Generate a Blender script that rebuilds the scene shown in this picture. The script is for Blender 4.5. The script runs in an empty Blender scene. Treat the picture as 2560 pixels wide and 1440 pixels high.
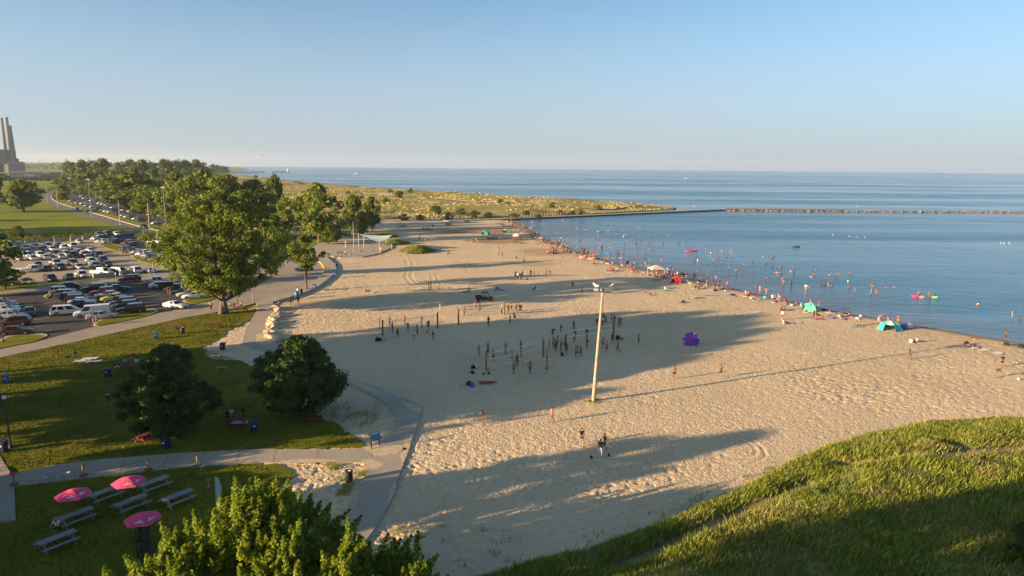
import bpy, bmesh, math, random
import numpy as np
from mathutils import Vector, Matrix, Quaternion
from mathutils.geometry import tessellate_polygon

# ------------------------------------------------------------------ scene, camera, light
S = bpy.context.scene
COL = S.collection
random.seed(7); RNG = np.random.default_rng(7)
CAM_H, FPX = 28.0, 1706.0                    # drone 28 m up; focal length in pixels of the 2560 px wide picture
PITCH, ROLL = math.radians(10.12), math.radians(0.5)
cam = bpy.data.cameras.new('camera'); cam_o = bpy.data.objects.new('camera', cam); COL.objects.link(cam_o)
cam.sensor_width = 36.0; cam.lens = 36.0 * FPX / 2560.0; cam.clip_start = 0.5; cam.clip_end = 40000
cam_o.location = (0, 0, CAM_H)
cam_o.rotation_euler = (Matrix.Rotation(math.radians(90) - PITCH, 3, 'X') @ Matrix.Rotation(ROLL, 3, 'Z')).to_euler()
S.camera = cam_o
SUN_EL, SUN_AZ = math.radians(11.6), math.radians(24.5)   # light travels to +X, a little to +Y
SD = Vector((math.cos(SUN_AZ) * math.cos(SUN_EL), math.sin(SUN_AZ) * math.cos(SUN_EL), -math.sin(SUN_EL)))
sun = bpy.data.lights.new('sun', 'SUN'); sun.energy = 5.0; sun.angle = math.radians(0.53); sun.color = (1.0, 0.69, 0.375)
sun_o = bpy.data.objects.new('sun', sun); COL.objects.link(sun_o)
sun_o.rotation_euler = SD.to_track_quat('-Z', 'Y').to_euler(); sun_o.location = (-60, -30, 60)
HORIZON = (2.12, 2.34, 2.72)
W = bpy.data.worlds.new('World'); S.world = W; W.use_nodes = True
wn = W.node_tree; bg = wn.nodes['Background']
sky = wn.nodes.new('ShaderNodeTexSky'); sky.sky_type = 'NISHITA'; sky.sun_disc = False
sky.sun_elevation = SUN_EL; sky.sun_rotation = math.atan2(-SD.x, -SD.y)
sky.altitude = 0; sky.air_density = 0.6; sky.dust_density = 0.9; sky.ozone_density = 1.8
tcw = wn.nodes.new('ShaderNodeTexCoord'); sep = wn.nodes.new('ShaderNodeSeparateXYZ'); wn.links.new(tcw.outputs['Generated'], sep.inputs[0])
hr = wn.nodes.new('ShaderNodeValToRGB'); hr.color_ramp.interpolation = 'EASE'           # summer haze whitens the sky low down, all the way round
hr.color_ramp.elements[0].position = 0.0; hr.color_ramp.elements[0].color = (0.80,) * 3 + (1,); hr.color_ramp.elements[1].position = 0.27; hr.color_ramp.elements[1].color = (0, 0, 0, 1)
wn.links.new(sep.outputs['Z'], hr.inputs['Fac'])
tint = wn.nodes.new('ShaderNodeMix'); tint.data_type = 'RGBA'; tint.blend_type = 'MULTIPLY'; tint.inputs[0].default_value = 1.0; tint.inputs[7].default_value = (0.97, 1.07, 0.955, 1)
wn.links.new(sky.outputs[0], tint.inputs[6])
mixw = wn.nodes.new('ShaderNodeMix'); mixw.data_type = 'RGBA'; wn.links.new(hr.outputs[0], mixw.inputs[0]); wn.links.new(tint.outputs[2], mixw.inputs[6]); mixw.inputs[7].default_value = HORIZON + (1,)
wn.links.new(mixw.outputs[2], bg.inputs['Color']); bg.inputs['Strength'].default_value = 0.079
S.view_settings.view_transform = 'Standard'; S.view_settings.look = 'None'; S.view_settings.gamma = 1
S.view_settings.use_curve_mapping = False; S.view_settings.exposure = 1.52
HAZE = 0.00006
S.render.engine = 'CYCLES'
S.cycles.max_bounces = 6; S.cycles.transparent_max_bounces = 8; S.cycles.volume_bounces = 1

# ------------------------------------------------------------------ from a spot in the picture to a place on the ground
def ray(px, py):
    x = (px - 1280) / FPX; y = -(py - 720) / FPX
    c, s = math.cos(ROLL), math.sin(ROLL); xr, yr = c * x - s * y, s * x + c * y
    cp, sp = math.cos(PITCH), math.sin(PITCH)
    return xr, cp + yr * sp, -sp + yr * cp
def gp(px, py, z=0.0):
    d = ray(px, py); t = (z - CAM_H) / d[2]
    return Vector((d[0] * t, d[1] * t, z))
def proj(X, Y, Z):
    cp, sp = math.cos(PITCH), math.sin(PITCH); z = Z - CAM_H
    dep = Y * cp - z * sp; xr, yr = X / dep, (Y * sp + z * cp) / dep
    c, s = math.cos(ROLL), math.sin(ROLL)
    return 1280 + (c * xr + s * yr) * FPX, 720 - (-s * xr + c * yr) * FPX
def height_at(px, base, top, z=0.0):
    p = gp(px, base, z); lo, hi = 0.0, 400.0
    for _ in range(40):
        m = (lo + hi) / 2
        if proj(p.x, p.y, z + m)[1] > top: lo = m
        else: hi = m
    return lo
CS, SN = math.cos(SUN_AZ), math.sin(SUN_AZ)
def uv(u, v, z=0.0): return Vector((u * CS - v * SN, u * SN + v * CS, z))   # u runs with the sunlight

# ------------------------------------------------------------------ materials
MATS = {}
def new_mat(name):
    m = bpy.data.materials.new(name); m.use_nodes = True; MATS[name] = m
    nt = m.node_tree; return m, nt, nt.nodes['Principled BSDF']
def nd(nt, typ, **kw):
    n = nt.nodes.new('ShaderNode' + typ)
    for k, v in kw.items():
        if k.startswith('i_'): n.inputs[k[2:].replace('_', ' ')].default_value = v
        else: setattr(n, k, v)
    return n
def c4(c): return (c[0], c[1], c[2], 1.0)
def noise(nt, scale, detail=3.0, rough=0.55, vec=None, stretch=None):
    n = nd(nt, 'TexNoise', i_Scale=scale, i_Detail=detail, i_Roughness=rough)
    if vec is None:
        tc = nd(nt, 'NewGeometry'); vec = tc.outputs['Position']
    if stretch is not None:
        mp = nd(nt, 'Mapping'); mp.inputs['Scale'].default_value = stretch[:3]
        if len(stretch) > 3: mp.inputs['Rotation'].default_value = (0, 0, stretch[3])
        nt.links.new(vec, mp.inputs['Vector']); vec = mp.outputs['Vector']
    nt.links.new(vec, n.inputs['Vector']); return n
def ramp(nt, fac, stops):
    r = nd(nt, 'ValToRGB'); cr = r.color_ramp
    while len(cr.elements) < len(stops): cr.elements.new(0.5)
    for e, (p, c) in zip(cr.elements, stops): e.position = p; e.color = c4(c)
    nt.links.new(fac, r.inputs['Fac']); return r
def mixc(nt, fac, a, b, blend='MIX'):
    m = nd(nt, 'Mix', data_type='RGBA', blend_type=blend)
    for sock, v in ((0, fac), (6, a), (7, b)):
        if hasattr(v, 'is_output'): nt.links.new(v, m.inputs[sock])
        else: m.inputs[sock].default_value = v if sock == 0 else c4(v)
    return m.outputs[2]
def bump(nt, bs, height, dist, strength=1.0):
    b = nd(nt, 'Bump', i_Strength=strength, i_Distance=dist)
    nt.links.new(height, b.inputs['Height']); nt.links.new(b.outputs[0], bs.inputs['Normal']); return b
def plain(name, col, rough=0.7, var=0.18, scale=2.0, metallic=0.0, bumpd=0.0, spec=0.3, coat=0.0):
    if name in MATS: return MATS[name]
    m, nt, bs = new_mat(name)
    n = noise(nt, scale)
    a = tuple(max(0, x * (1 - var)) for x in col); b = tuple(min(1, x * (1 + var)) for x in col)
    r = ramp(nt, n.outputs['Fac'], [(0.3, a), (0.7, b)])
    nt.links.new(r.outputs[0], bs.inputs['Base Color'])
    bs.inputs['Roughness'].default_value = rough; bs.inputs['Metallic'].default_value = metallic
    bs.inputs['Specular IOR Level'].default_value = spec; bs.inputs['Coat Weight'].default_value = coat
    if bumpd: bump(nt, bs, n.outputs['Fac'], bumpd)
    return m
def tinted(name, rough=0.7, coat=0.0, spec=0.3, var=0.12, scale=6.0, sheen=0.0):
    """takes its colour from the object it is on"""
    m, nt, bs = new_mat(name)
    oi = nd(nt, 'ObjectInfo'); n = noise(nt, scale)
    r = ramp(nt, n.outputs['Fac'], [(0.3, (1 - var,) * 3), (0.7, (1 + var,) * 3)])
    nt.links.new(mixc(nt, 1.0, oi.outputs['Color'], r.outputs[0], 'MULTIPLY'), bs.inputs['Base Color'])
    bs.inputs['Roughness'].default_value = rough; bs.inputs['Coat Weight'].default_value = coat
    bs.inputs['Specular IOR Level'].default_value = spec; bs.inputs['Coat Roughness'].default_value = 0.08
    return m

# ------------------------------------------------------------------ mesh helpers
def link(o, parent=None):
    COL.objects.link(o)
    if parent is not None: o.parent = parent
    return o
def tag(o, label=None, cat=None, group=None, kind=None):
    if label: o['label'] = label
    if cat: o['category'] = cat
    if group: o['group'] = group
    if kind: o['kind'] = kind
    return o
def thing(name, label, cat, loc=(0, 0, 0), rz=0.0, group=None, scale=1.0):
    o = link(bpy.data.objects.new(name, None)); o.location = loc; o.rotation_euler = (0, 0, rz); o.scale = (scale,) * 3
    o.empty_display_size = 0.2
    return tag(o, label, cat, group)
def copy_tree(o, parent=None):
    c = o.copy(); COL.objects.link(c); c.parent = parent
    for ch in list(o.children): copy_tree(ch, c)
    return c
def np_mesh(name, V, F, mat=None, smooth=False):
    V = np.asarray(V, np.float32); F = np.asarray(F, np.int32); k = F.shape[1]
    me = bpy.data.meshes.new(name); me.vertices.add(len(V)); me.vertices.foreach_set('co', V.ravel())
    me.loops.add(F.size); me.loops.foreach_set('vertex_index', F.ravel())
    me.polygons.add(len(F)); me.polygons.foreach_set('loop_start', np.arange(0, F.size, k, dtype=np.int32))
    me.polygons.foreach_set('loop_total', np.full(len(F), k, np.int32))
    if smooth: me.polygons.foreach_set('use_smooth', np.ones(len(F), bool))
    me.update(calc_edges=True)
    if mat: me.materials.append(mat)
    return me
class MB:
    def __init__(s): s.v = []; s.f = []
    def add(s, V, F):
        o = len(s.v); s.v += [tuple(p) for p in V]; s.f += [tuple(i + o for i in f) for f in F]; return s
    def box(s, c, d, rz=0.0, m=None):
        hx, hy, hz = d[0] / 2, d[1] / 2, d[2] / 2
        P = [Vector((x, y, z)) for z in (-hz, hz) for x, y in ((-hx, -hy), (hx, -hy), (hx, hy), (-hx, hy))]
        R = m if m is not None else Matrix.Rotation(rz, 3, 'Z')
        return s.add([R @ p + Vector(c) for p in P], [(3, 2, 1, 0), (4, 5, 6, 7), (0, 1, 5, 4), (1, 2, 6, 5), (2, 3, 7, 6), (3, 0, 4, 7)])
    def bar(s, a, b, w, h=None, up=(0, 0, 1)):
        a, b = Vector(a), Vector(b); d = b - a; h = h or w
        x = d.normalized(); y = Vector(up).cross(x)
        if y.length < 1e-4: y = Vector((0, 1, 0)).cross(x)
        y.normalize(); z = x.cross(y)
        return s.box((a + b) / 2, (d.length, w, h), m=Matrix((x, y, z)).transposed())
    def tube(s, pts, rad, n=8, cap=True):
        pts = [Vector(p) for p in pts]; rad = rad if hasattr(rad, '__len__') else [rad] * len(pts)
        V = []; F = []
        for i, p in enumerate(pts):
            t = (pts[min(i + 1, len(pts) - 1)] - pts[max(i - 1, 0)]).normalized()
            a = t.cross(Vector((0, 0, 1)) if abs(t.z) < 0.95 else Vector((1, 0, 0))).normalized(); b = t.cross(a)
            for k in range(n):
                q = 2 * math.pi * k / n; V.append(p + (a * math.cos(q) + b * math.sin(q)) * rad[i])
        for i in range(len(pts) - 1):
            for k in range(n):
                F.append((i * n + k, i * n + (k + 1) % n, (i + 1) * n + (k + 1) % n, (i + 1) * n + k))
        if cap: F.append(tuple(range(n))[::-1]); F.append(tuple((len(pts) - 1) * n + k for k in range(n)))
        return s.add(V, F)
    def lathe(s, prof, n=12, c=(0, 0, 0), m=None):
        V = []; F = []; c = Vector(c)
        for r, z in prof:
            for k in range(n):
                q = 2 * math.pi * k / n; p = Vector((r * math.cos(q), r * math.sin(q), z)); V.append((m @ p if m else p) + c)
        for i in range(len(prof) - 1):
            for k in range(n): F.append((i * n + k, i * n + (k + 1) % n, (i + 1) * n + (k + 1) % n, (i + 1) * n + k))
        F.append(tuple(range(n))[::-1]); F.append(tuple((len(prof) - 1) * n + k for k in range(n)))
        return s.add(V, F)
    def ball(s, c, r, n=10, m=6):
        r = r if hasattr(r, '__len__') else (r, r, r)
        prof = [(max(1e-3, math.sin(math.pi * i / m)), -math.cos(math.pi * i / m)) for i in range(m + 1)]
        return s.lathe([(a, b) for a, b in prof], n, c, Matrix.Diagonal(Vector(r)))
    def prism(s, poly, z0, z1):
        n = len(poly); V = [(p[0], p[1], z0) for p in poly] + [(p[0], p[1], z1) for p in poly]
        F = [(i, (i + 1) % n, n + (i + 1) % n, n + i) for i in range(n)]
        for t in tessellate_polygon([[Vector((p[0], p[1], 0)) for p in poly]]):
            a, b, c = t; F.append((n + a, n + b, n + c)); F.append((c, b, a))
        return s.add(V, F)
    def mesh(s, name, mat, smooth=False, bevel=0.0):
        me = bpy.data.meshes.new(name); me.from_pydata(s.v, [], s.f)
        bm = bmesh.new(); bm.from_mesh(me)
        if bevel: bmesh.ops.bevel(bm, geom=[e for e in bm.edges if e.is_manifold and e.calc_face_angle(0) > 0.5], offset=bevel, segments=1, affect='EDGES')
        bmesh.ops.recalc_face_normals(bm, faces=bm.faces); bm.to_mesh(me); bm.free()
        if smooth:
            me.polygons.foreach_set('use_smooth', np.ones(len(me.polygons), bool))
            me.set_sharp_from_angle(angle=math.radians(40)) if hasattr(me, 'set_sharp_from_angle') else None
        me.materials.append(mat); return me
    def build(s, name, mat, parent=None, smooth=False, bevel=0.0, color=None):
        o = link(bpy.data.objects.new(name, s.mesh(name, mat, smooth, bevel)), parent)
        if color: o.color = c4(color)
        return o
def catmull(P, n=6, closed=False):
    P = [Vector(p) for p in P]; out = []; N = len(P)
    for i in range(N if closed else N - 1):
        p0, p1, p2, p3 = (P[(i - 1) % N], P[i], P[(i + 1) % N], P[(i + 2) % N]) if closed else (P[max(i - 1, 0)], P[i], P[i + 1], P[min(i + 2, N - 1)])
        for k in range(n):
            t = k / n; out.append(0.5 * (2 * p1 + (p2 - p0) * t + (2 * p0 - 5 * p1 + 4 * p2 - p3) * t * t + (3 * p1 - p0 - 3 * p2 + p3) * t ** 3))
    if not closed: out.append(P[-1])
    return out
def sheet(name, pix, z, mat, kind='structure', smooth=0, thick=0.0, jitter=0.0, world=False):
    """a flat piece of ground whose outline is given as spots in the picture"""
    P = [Vector(p).to_3d() if world else gp(p[0], p[1], z) for p in pix]
    if smooth: P = catmull(P, smooth, True)
    if jitter:
        Q = []
        for i, p in enumerate(P):
            q = P[(i + 1) % len(P)]; k = max(1, min(40, int((q - p).length / (jitter * 1.5))))
            for j in range(k):
                w = p.lerp(q, j / k); Q.append(w + Vector((random.gauss(0, jitter * 0.5), random.gauss(0, jitter * 0.5), 0)))
        P = Q
    if thick:
        o = MB().prism([(p.x, p.y) for p in P], z - thick, z).build(name, mat)
    else:
        me = bpy.data.meshes.new(name)
        tri = tessellate_polygon([[Vector((p.x, p.y, 0)) for p in P]])
        me.from_pydata([(p.x, p.y, z) for p in P], [], [tuple(t) for t in tri])
        bm = bmesh.new(); bm.from_mesh(me)
        for f in bm.faces:
            if f.normal.z < 0: f.normal_flip()
        bm.to_mesh(me); bm.free(); me.materials.append(mat)
        o = link(bpy.data.objects.new(name, me))
    return tag(o, kind=kind)
# numpy noise
def _h(ix, iy, seed):
    n = (ix * 374761393 + iy * 668265263 + seed * 974711) & 0xFFFFFFFF
    n = ((n ^ (n >> 13)) * 1274126177) & 0xFFFFFFFF
    return ((n ^ (n >> 16)) & 0xFFFF) / 65535.0
def vnoise(x, y, scale, seed=0):
    x = np.asarray(x, np.float64) / scale; y = np.asarray(y, np.float64) / scale
    ix = np.floor(x).astype(np.int64); iy = np.floor(y).astype(np.int64); fx = x - ix; fy = y - iy
    fx = fx * fx * fx * (fx * (fx * 6 - 15) + 10); fy = fy * fy * fy * (fy * (fy * 6 - 15) + 10)
    a = _h(ix, iy, seed); b = _h(ix + 1, iy, seed); c = _h(ix, iy + 1, seed); d = _h(ix + 1, iy + 1, seed)
    return (a * (1 - fx) + b * fx) * (1 - fy) + (c * (1 - fx) + d * fx) * fy
def inside(x, y, poly):
    x = np.asarray(x); y = np.asarray(y); r = np.zeros(x.shape, bool); n = len(poly)
    for i in range(n):
        x0, y0 = poly[i][0], poly[i][1]; x1, y1 = poly[(i + 1) % n][0], poly[(i + 1) % n][1]
        if y0 == y1: continue
        c = ((y0 > y) != (y1 > y)) & (x < (x1 - x0) * (y - y0) / (y1 - y0) + x0); r ^= c
    return r
def dist_line(x, y, pts, closed=False):
    x = np.asarray(x); d = np.full(x.shape, 1e9); n = len(pts)
    for i in range(n if closed else n - 1):
        ax, ay = pts[i][0], pts[i][1]; bx, by = pts[(i + 1) % n][0], pts[(i + 1) % n][1]
        L = (bx - ax) ** 2 + (by - ay) ** 2 + 1e-9
        t = np.clip(((x - ax) * (bx - ax) + (y - ay) * (by - ay)) / L, 0, 1)
        d = np.minimum(d, np.hypot(x - ax - t * (bx - ax), y - ay - t * (by - ay)))
    return d
def sstep(a, b, x):
    t = np.clip((x - a) / (b - a), 0, 1); return t * t * (3 - 2 * t)
ORD = 'first second third fourth fifth sixth seventh eighth ninth tenth eleventh twelfth thirteenth fourteenth fifteenth sixteenth seventeenth eighteenth nineteenth twentieth'.split()
TENS = {20: 'twenty', 30: 'thirty', 40: 'forty', 50: 'fifty', 60: 'sixty', 70: 'seventy'}
def nth(i):
    if i < 20: return ORD[i]
    t = (i + 1) // 10 * 10; k = (i + 1) % 10
    return {20: 'twentieth', 30: 'thirtieth', 40: 'fortieth', 50: 'fiftieth', 60: 'sixtieth', 70: 'seventieth'}[t] if k == 0 else TENS[t] + '-' + ORD[k - 1]
# ------------------------------------------------------------------ figures: the poses are modelled once, placed at the end
m_cloth = tinted('cloth', 0.85); m_skin = tinted('skin', 0.55); m_hair = tinted('hair', 0.7);
def skin_mesh(name, V, E, R, mat, root=0, lev=1):
    me = bpy.data.meshes.new(name); me.from_pydata(V, E, []); o = bpy.data.objects.new(name, me); COL.objects.link(o)
    sm = o.modifiers.new('s', 'SKIN'); sm.use_smooth_shade = True
    for i, r in enumerate(R):
        sv = me.skin_vertices[0].data[i]; r = r if hasattr(r, '__len__') else (r, r); sv.radius = r; sv.use_root = (i == root)
    if lev: su = o.modifiers.new('u', 'SUBSURF'); su.levels = lev; su.render_levels = lev
    dg = bpy.context.evaluated_depsgraph_get(); out = bpy.data.meshes.new_from_object(o.evaluated_get(dg)); out.name = name
    bpy.data.objects.remove(o); bpy.data.meshes.remove(me); out.materials.clear(); out.materials.append(mat); return out
def pose(pel, chest, neck, head, arms, legs, face):
    """joint positions, metres; arms/legs: [(shoulder, elbow, wrist)], [(hip, knee, ankle, toe)]"""
    return dict(pel=pel, chest=chest, neck=neck, head=head, arms=arms, legs=legs, face=face)
def stand(arm='down', stride=0.0, bend=0.0, wide=.10):
    pel = Vector((0, 0, .93)); bx = bend
    chest = Vector((bx * .35, 0, 1.30 - bx * .12)); neck = Vector((bx * .52, 0, 1.47 - bx * .22)); head = Vector((bx * .66 + .02, 0, 1.62 - bx * .28))
    A = []
    for s in (-1, 1):
        sh = neck + Vector((-.01, s * .185, -.05))
        if arm == 'down': e, w = sh + Vector((-.02, s * .06, -.28)), sh + Vector((.06, s * .07, -.52))
        elif arm == 'hip': e, w = sh + Vector((-.08, s * .20, -.24)), sh + Vector((.05, s * .02, -.42))
        elif arm == 'up': e, w = sh + Vector((.10, s * .10, .20)), sh + Vector((.12, s * .02, .46))
        elif arm == 'front': e, w = sh + Vector((.10, s * .05, -.26)), sh + Vector((.32, -s * .04, -.20))
        elif arm == 'cross': e, w = sh + Vector((.05, s * .08, -.27)), sh + Vector((.22, -s * .14, -.22))
        elif arm == 'swing': e, w = sh + Vector((-.16 * s, s * .06, -.24)), sh + Vector((.12 - .22 * s, s * .05, -.42))
        elif arm == 'out': e, w = sh + Vector((.0, s * .25, -.12)), sh + Vector((.08, s * .48, -.08))
        A.append((sh, e, w))
    Lg = []
    for s in (-1, 1):
        h = pel + Vector((0, s * .09, -.05)); st = stride * s
        k = Vector((st * .55 + (.05 if stride else .02), s * wide, .50)); a = Vector((st - (.06 if stride and s < 0 else 0), s * (wide + .01), .09 + (.06 if stride > .3 and s < 0 else 0)))
        Lg.append((h, k, a, a + Vector((.15, s * .02, -.05))))
    return pose(pel, chest, neck, head, A, Lg, Vector((1, 0, 0)))
def sit_ground(lean=-.12, knees=.42):
    pel = Vector((0, 0, .12)); chest = Vector((lean, 0, .48)); neck = Vector((lean * 1.3, 0, .66)); head = Vector((lean * 1.2 + .03, 0, .82)); A = []; Lg = []
    for s in (-1, 1):
        sh = neck + Vector((0, s * .18, -.05)); A.append((sh, sh + Vector((.08 if lean > -.2 else -.15, s * .08, -.25)), Vector((.28 if lean > -.2 else -.38, s * (.16 if lean > -.2 else .25), .34 if lean > -.2 else .05))))
        h = pel + Vector((.05, s * .09, 0)); k = Vector((.42, s * .16, knees)); a = Vector((.72 if knees > .25 else .85, s * .14, .07)); Lg.append((h, k, a, a + Vector((.15, 0, .02))))
    return pose(pel, chest, neck, head, A, Lg, Vector((1, 0, 0)))
def sit_bench(lean=.05):
    pel = Vector((0, 0, .52)); chest = Vector((lean, 0, .88)); neck = Vector((lean * 1.6, 0, 1.05)); head = Vector((lean * 2 + .03, 0, 1.20)); A = []; Lg = []
    for s in (-1, 1):
        sh = neck + Vector((0, s * .18, -.05)); A.append((sh, sh + Vector((.10, s * .08, -.25)), sh + Vector((.35, -s * .02, -.22)))); h = pel + Vector((.04, s * .09, 0)); k = Vector((.46, s * .12, .50)); a = Vector((.42, s * .12, .08)); Lg.append((h, k, a, a + Vector((.15, 0, -.04))))
    return pose(pel, chest, neck, head, A, Lg, Vector((1, 0, 0)))
def lie(prone=False):
    z = .13; pel = Vector((0, 0, z)); chest = Vector((-.38, 0, z + .02)); neck = Vector((-.56, 0, z + .03)); head = Vector((-.72, 0, z + .03)); A = []; Lg = []
    for s in (-1, 1):
        sh = neck + Vector((.04, s * .18, -.02)); A.append((sh, sh + Vector((.10, s * .18, -.05)), sh + Vector((-.14 if s > 0 else .3, s * .22, -.06)))); h = pel + Vector((.05, s * .09, 0)); k = Vector((.48, s * .13, .12 + (.18 if s > 0 and not prone else 0))); a = Vector((.88, s * .12, .07)); Lg.append((h, k, a, a + Vector((.06, 0, .1 if not prone else -.03))))
    return pose(pel, chest, neck, head, A, Lg, Vector((0, 0, 1 if not prone else -1)))
def person_meshes(name, P, fem=False):
    V, E, R = [], [], []
    def v(p, r, to=None):
        V.append(tuple(p)); R.append(r)
        if to is not None: E.append((to, len(V) - 1))
        return len(V) - 1
    k = .93 if fem else 1.0
    pe = v(P['pel'], (.105, .145)); wa = v(P['pel'].lerp(P['chest'], .5), (.095, .125 * k), pe); ch = v(P['chest'], (.11, .155 * k), wa); nk0 = v(P['neck'] + Vector((0, 0, -.05)) if P['neck'].z > .4 else P['neck'], (.075, .11), ch)
    nk = v(P['neck'].lerp(P['head'], .35), .052, nk0); hd_ = v(P['head'] - (P['head'] - P['neck']).normalized() * .03, (.082, .072), nk); tp = v(P['head'] + (P['head'] - P['neck']).normalized() * .075, (.078, .068), hd_); v(P['head'] + P['face'] * .09, .022, hd_)
    for sh, e, w in P['arms']:
        a = v(sh, .058 * k, nk0); b = v(sh.lerp(e, .6), .046 * k, a); c = v(e, .040 * k, b); d = v(w, .028, c); dr = (w - e).normalized(); side = dr.cross(Vector((0, 0, 1)) if abs(dr.z) < .9 else Vector((1, 0, 0))).normalized(); pm = v(w + dr * .07, (.034, .02), d)
        for j, (o, l) in enumerate(((-.028, .075), (-.010, .09), (.010, .085), (.028, .07))): f = v(w + dr * (.12) + side * o, .010, pm); v(w + dr * (.12 + l * .6) + side * o + P['face'] * .02, .009, f)
        v(w + dr * .07 + side * -.055 + P['face'] * .02, .010, d)
    for h, kn, an, to in P['legs']:
        a = v(h, .088, pe); b = v(h.lerp(kn, .5), .075, a); c = v(kn, .056, b); d = v(kn.lerp(an, .4), .055, c); e = v(an, .036, d); f = v(an.lerp(to, .5) + Vector((0, 0, -.01)), (.034, .04), e); v(to, (.022, .035), f)
    body = skin_mesh(name + '_body', V, E, R, m_skin)
    up = (P['head'] - P['neck']).normalized(); fc = P['face']; hc = P['head'] + up * .055 - fc * .018; side = up.cross(fc); M = Matrix((fc, side, up)).transposed()
    q = MB().lathe([(max(.004, math.sin(math.pi * i / 7)) , -math.cos(math.pi * i / 7)) for i in range(2, 8)], 10, hc, M @ Matrix.Diagonal(Vector((.108, .095, .095))))
    if fem: q.tube([hc - fc * .06 + up * .02, hc - fc * .10 - up * .14, hc - fc * .09 - up * .30], [.07, .075, .02], 8)
    hair = q.mesh(name + '_hair', m_hair, True)
    def cloth(nm, pts, sc):
        VV, EE, RR = [], [], []
        for chain in pts:
            for i, (p, r, to) in enumerate(chain): VV.append(tuple(p)); RR.append(tuple(x * sc for x in (r if hasattr(r, '__len__') else (r, r)))); 
        n = 0
        for chain in pts:
            for i, (p, r, to) in enumerate(chain):
                if to is not None: EE.append((to, n))
                n += 1
        return skin_mesh(name + nm, VV, EE, RR, m_cloth)
    tr = [(P['pel'] + (P['chest'] - P['pel']).normalized() * .06, (.105, .14), None), (P['pel'].lerp(P['chest'], .5), (.10, .13 * k), 0), (P['chest'], (.115, .16 * k), 1), (P['neck'] - (P['neck'] - P['chest']).normalized() * .04, (.075, .11), 2)]
    sl = []
    idx = 4
    for sh, e, w in P['arms']: sl.append([(sh, .062, 3), (sh.lerp(e, .75), .054, idx)]); idx += 2
    shirt = cloth('_shirt', [tr] + sl, 1.13)
    tank = cloth('_top', [[(P['pel'].lerp(P['chest'], .35), (.096, .125 * k), None), (P['chest'], (.112, .157 * k), 0), (P['neck'] - (P['neck'] - P['chest']).normalized() * .06, (.07, .09), 1)]], 1.10)
    def legs(f, r1):
        pts = [[(P['pel'] + (P['chest'] - P['pel']).normalized() * .05, (.105, .14), None), (P['pel'], (.108, .145), 0)]]; i = 2
        for h, kn, an, to in P['legs']:
            e = h.lerp(kn, f) if f <= 1 else kn.lerp(an, f - 1)
            if f <= 1: pts.append([(h, .092, 1), (e, r1, i)]); i += 2
            else: pts.append([(h, .092, 1), (kn, .066, i), (e, .055, i + 1)]); i += 3
        return cloth('_shorts%d' % (f * 10), pts, 1.14)
    return dict(body=body, hair=hair, shirt=shirt, top=tank, shorts=legs(.72, .082), brief=legs(.22, .088), trousers=legs(1.8, .06))
POSES = dict(stand=stand(), hip=stand('hip'), front=stand('front'), cross=stand('cross'), walk=stand('swing', .26), run=stand('swing', .42, .3), up=stand('up', .1), bend=stand('front', .12, .9, .14), out=stand('out', .16), sit=sit_ground(), recline=sit_ground(-.34, .3), kneel=sit_ground(-.05, .40), bench=sit_bench(), lie=lie(), prone=lie(True))
PM = {(k, f): person_meshes(f'{k}_{"f" if f else "m"}', p, f) for k, p in POSES.items() for f in (False, True)}
# ------------------------------------------------------------------ ground materials
WZ = -0.5                                     # lake level
m_sand, nt, bs = new_mat('beach_sand')
at = nd(nt, 'Attribute', attribute_name='wet')
n1 = noise(nt, 0.06, 4); n2 = noise(nt, 1.7, 4, 0.7); n3 = noise(nt, 6.0, 3, 0.7)
r1 = ramp(nt, n1.outputs['Fac'], [(0.3, (0.56, 0.435, 0.285)), (0.7, (0.64, 0.505, 0.345))])
r2 = ramp(nt, n2.outputs['Fac'], [(0.25, (0.80, 0.79, 0.78)), (0.6, (1.02, 1.02, 1.02))])
cc = mixc(nt, 1.0, r1.outputs[0], r2.outputs[0], 'MULTIPLY')
cc = mixc(nt, at.outputs['Fac'], cc, (0.30, 0.185, 0.10))
nt.links.new(cc, bs.inputs['Base Color']); bs.inputs['Roughness'].default_value = 0.95; bs.inputs['Specular IOR Level'].default_value = 0.1
vor = nd(nt, 'TexVoronoi', feature='SMOOTH_F1', i_Scale=4.2, i_Smoothness=0.4); g = nd(nt, 'NewGeometry'); nt.links.new(g.outputs['Position'], vor.inputs['Vector'])
mx = nd(nt, 'Math', operation='ADD'); nt.links.new(vor.outputs['Distance'], mx.inputs[0]); nt.links.new(n3.outputs['Fac'], mx.inputs[1])
bump(nt, bs, mx.outputs[0], 0.07, 0.8)
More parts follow.
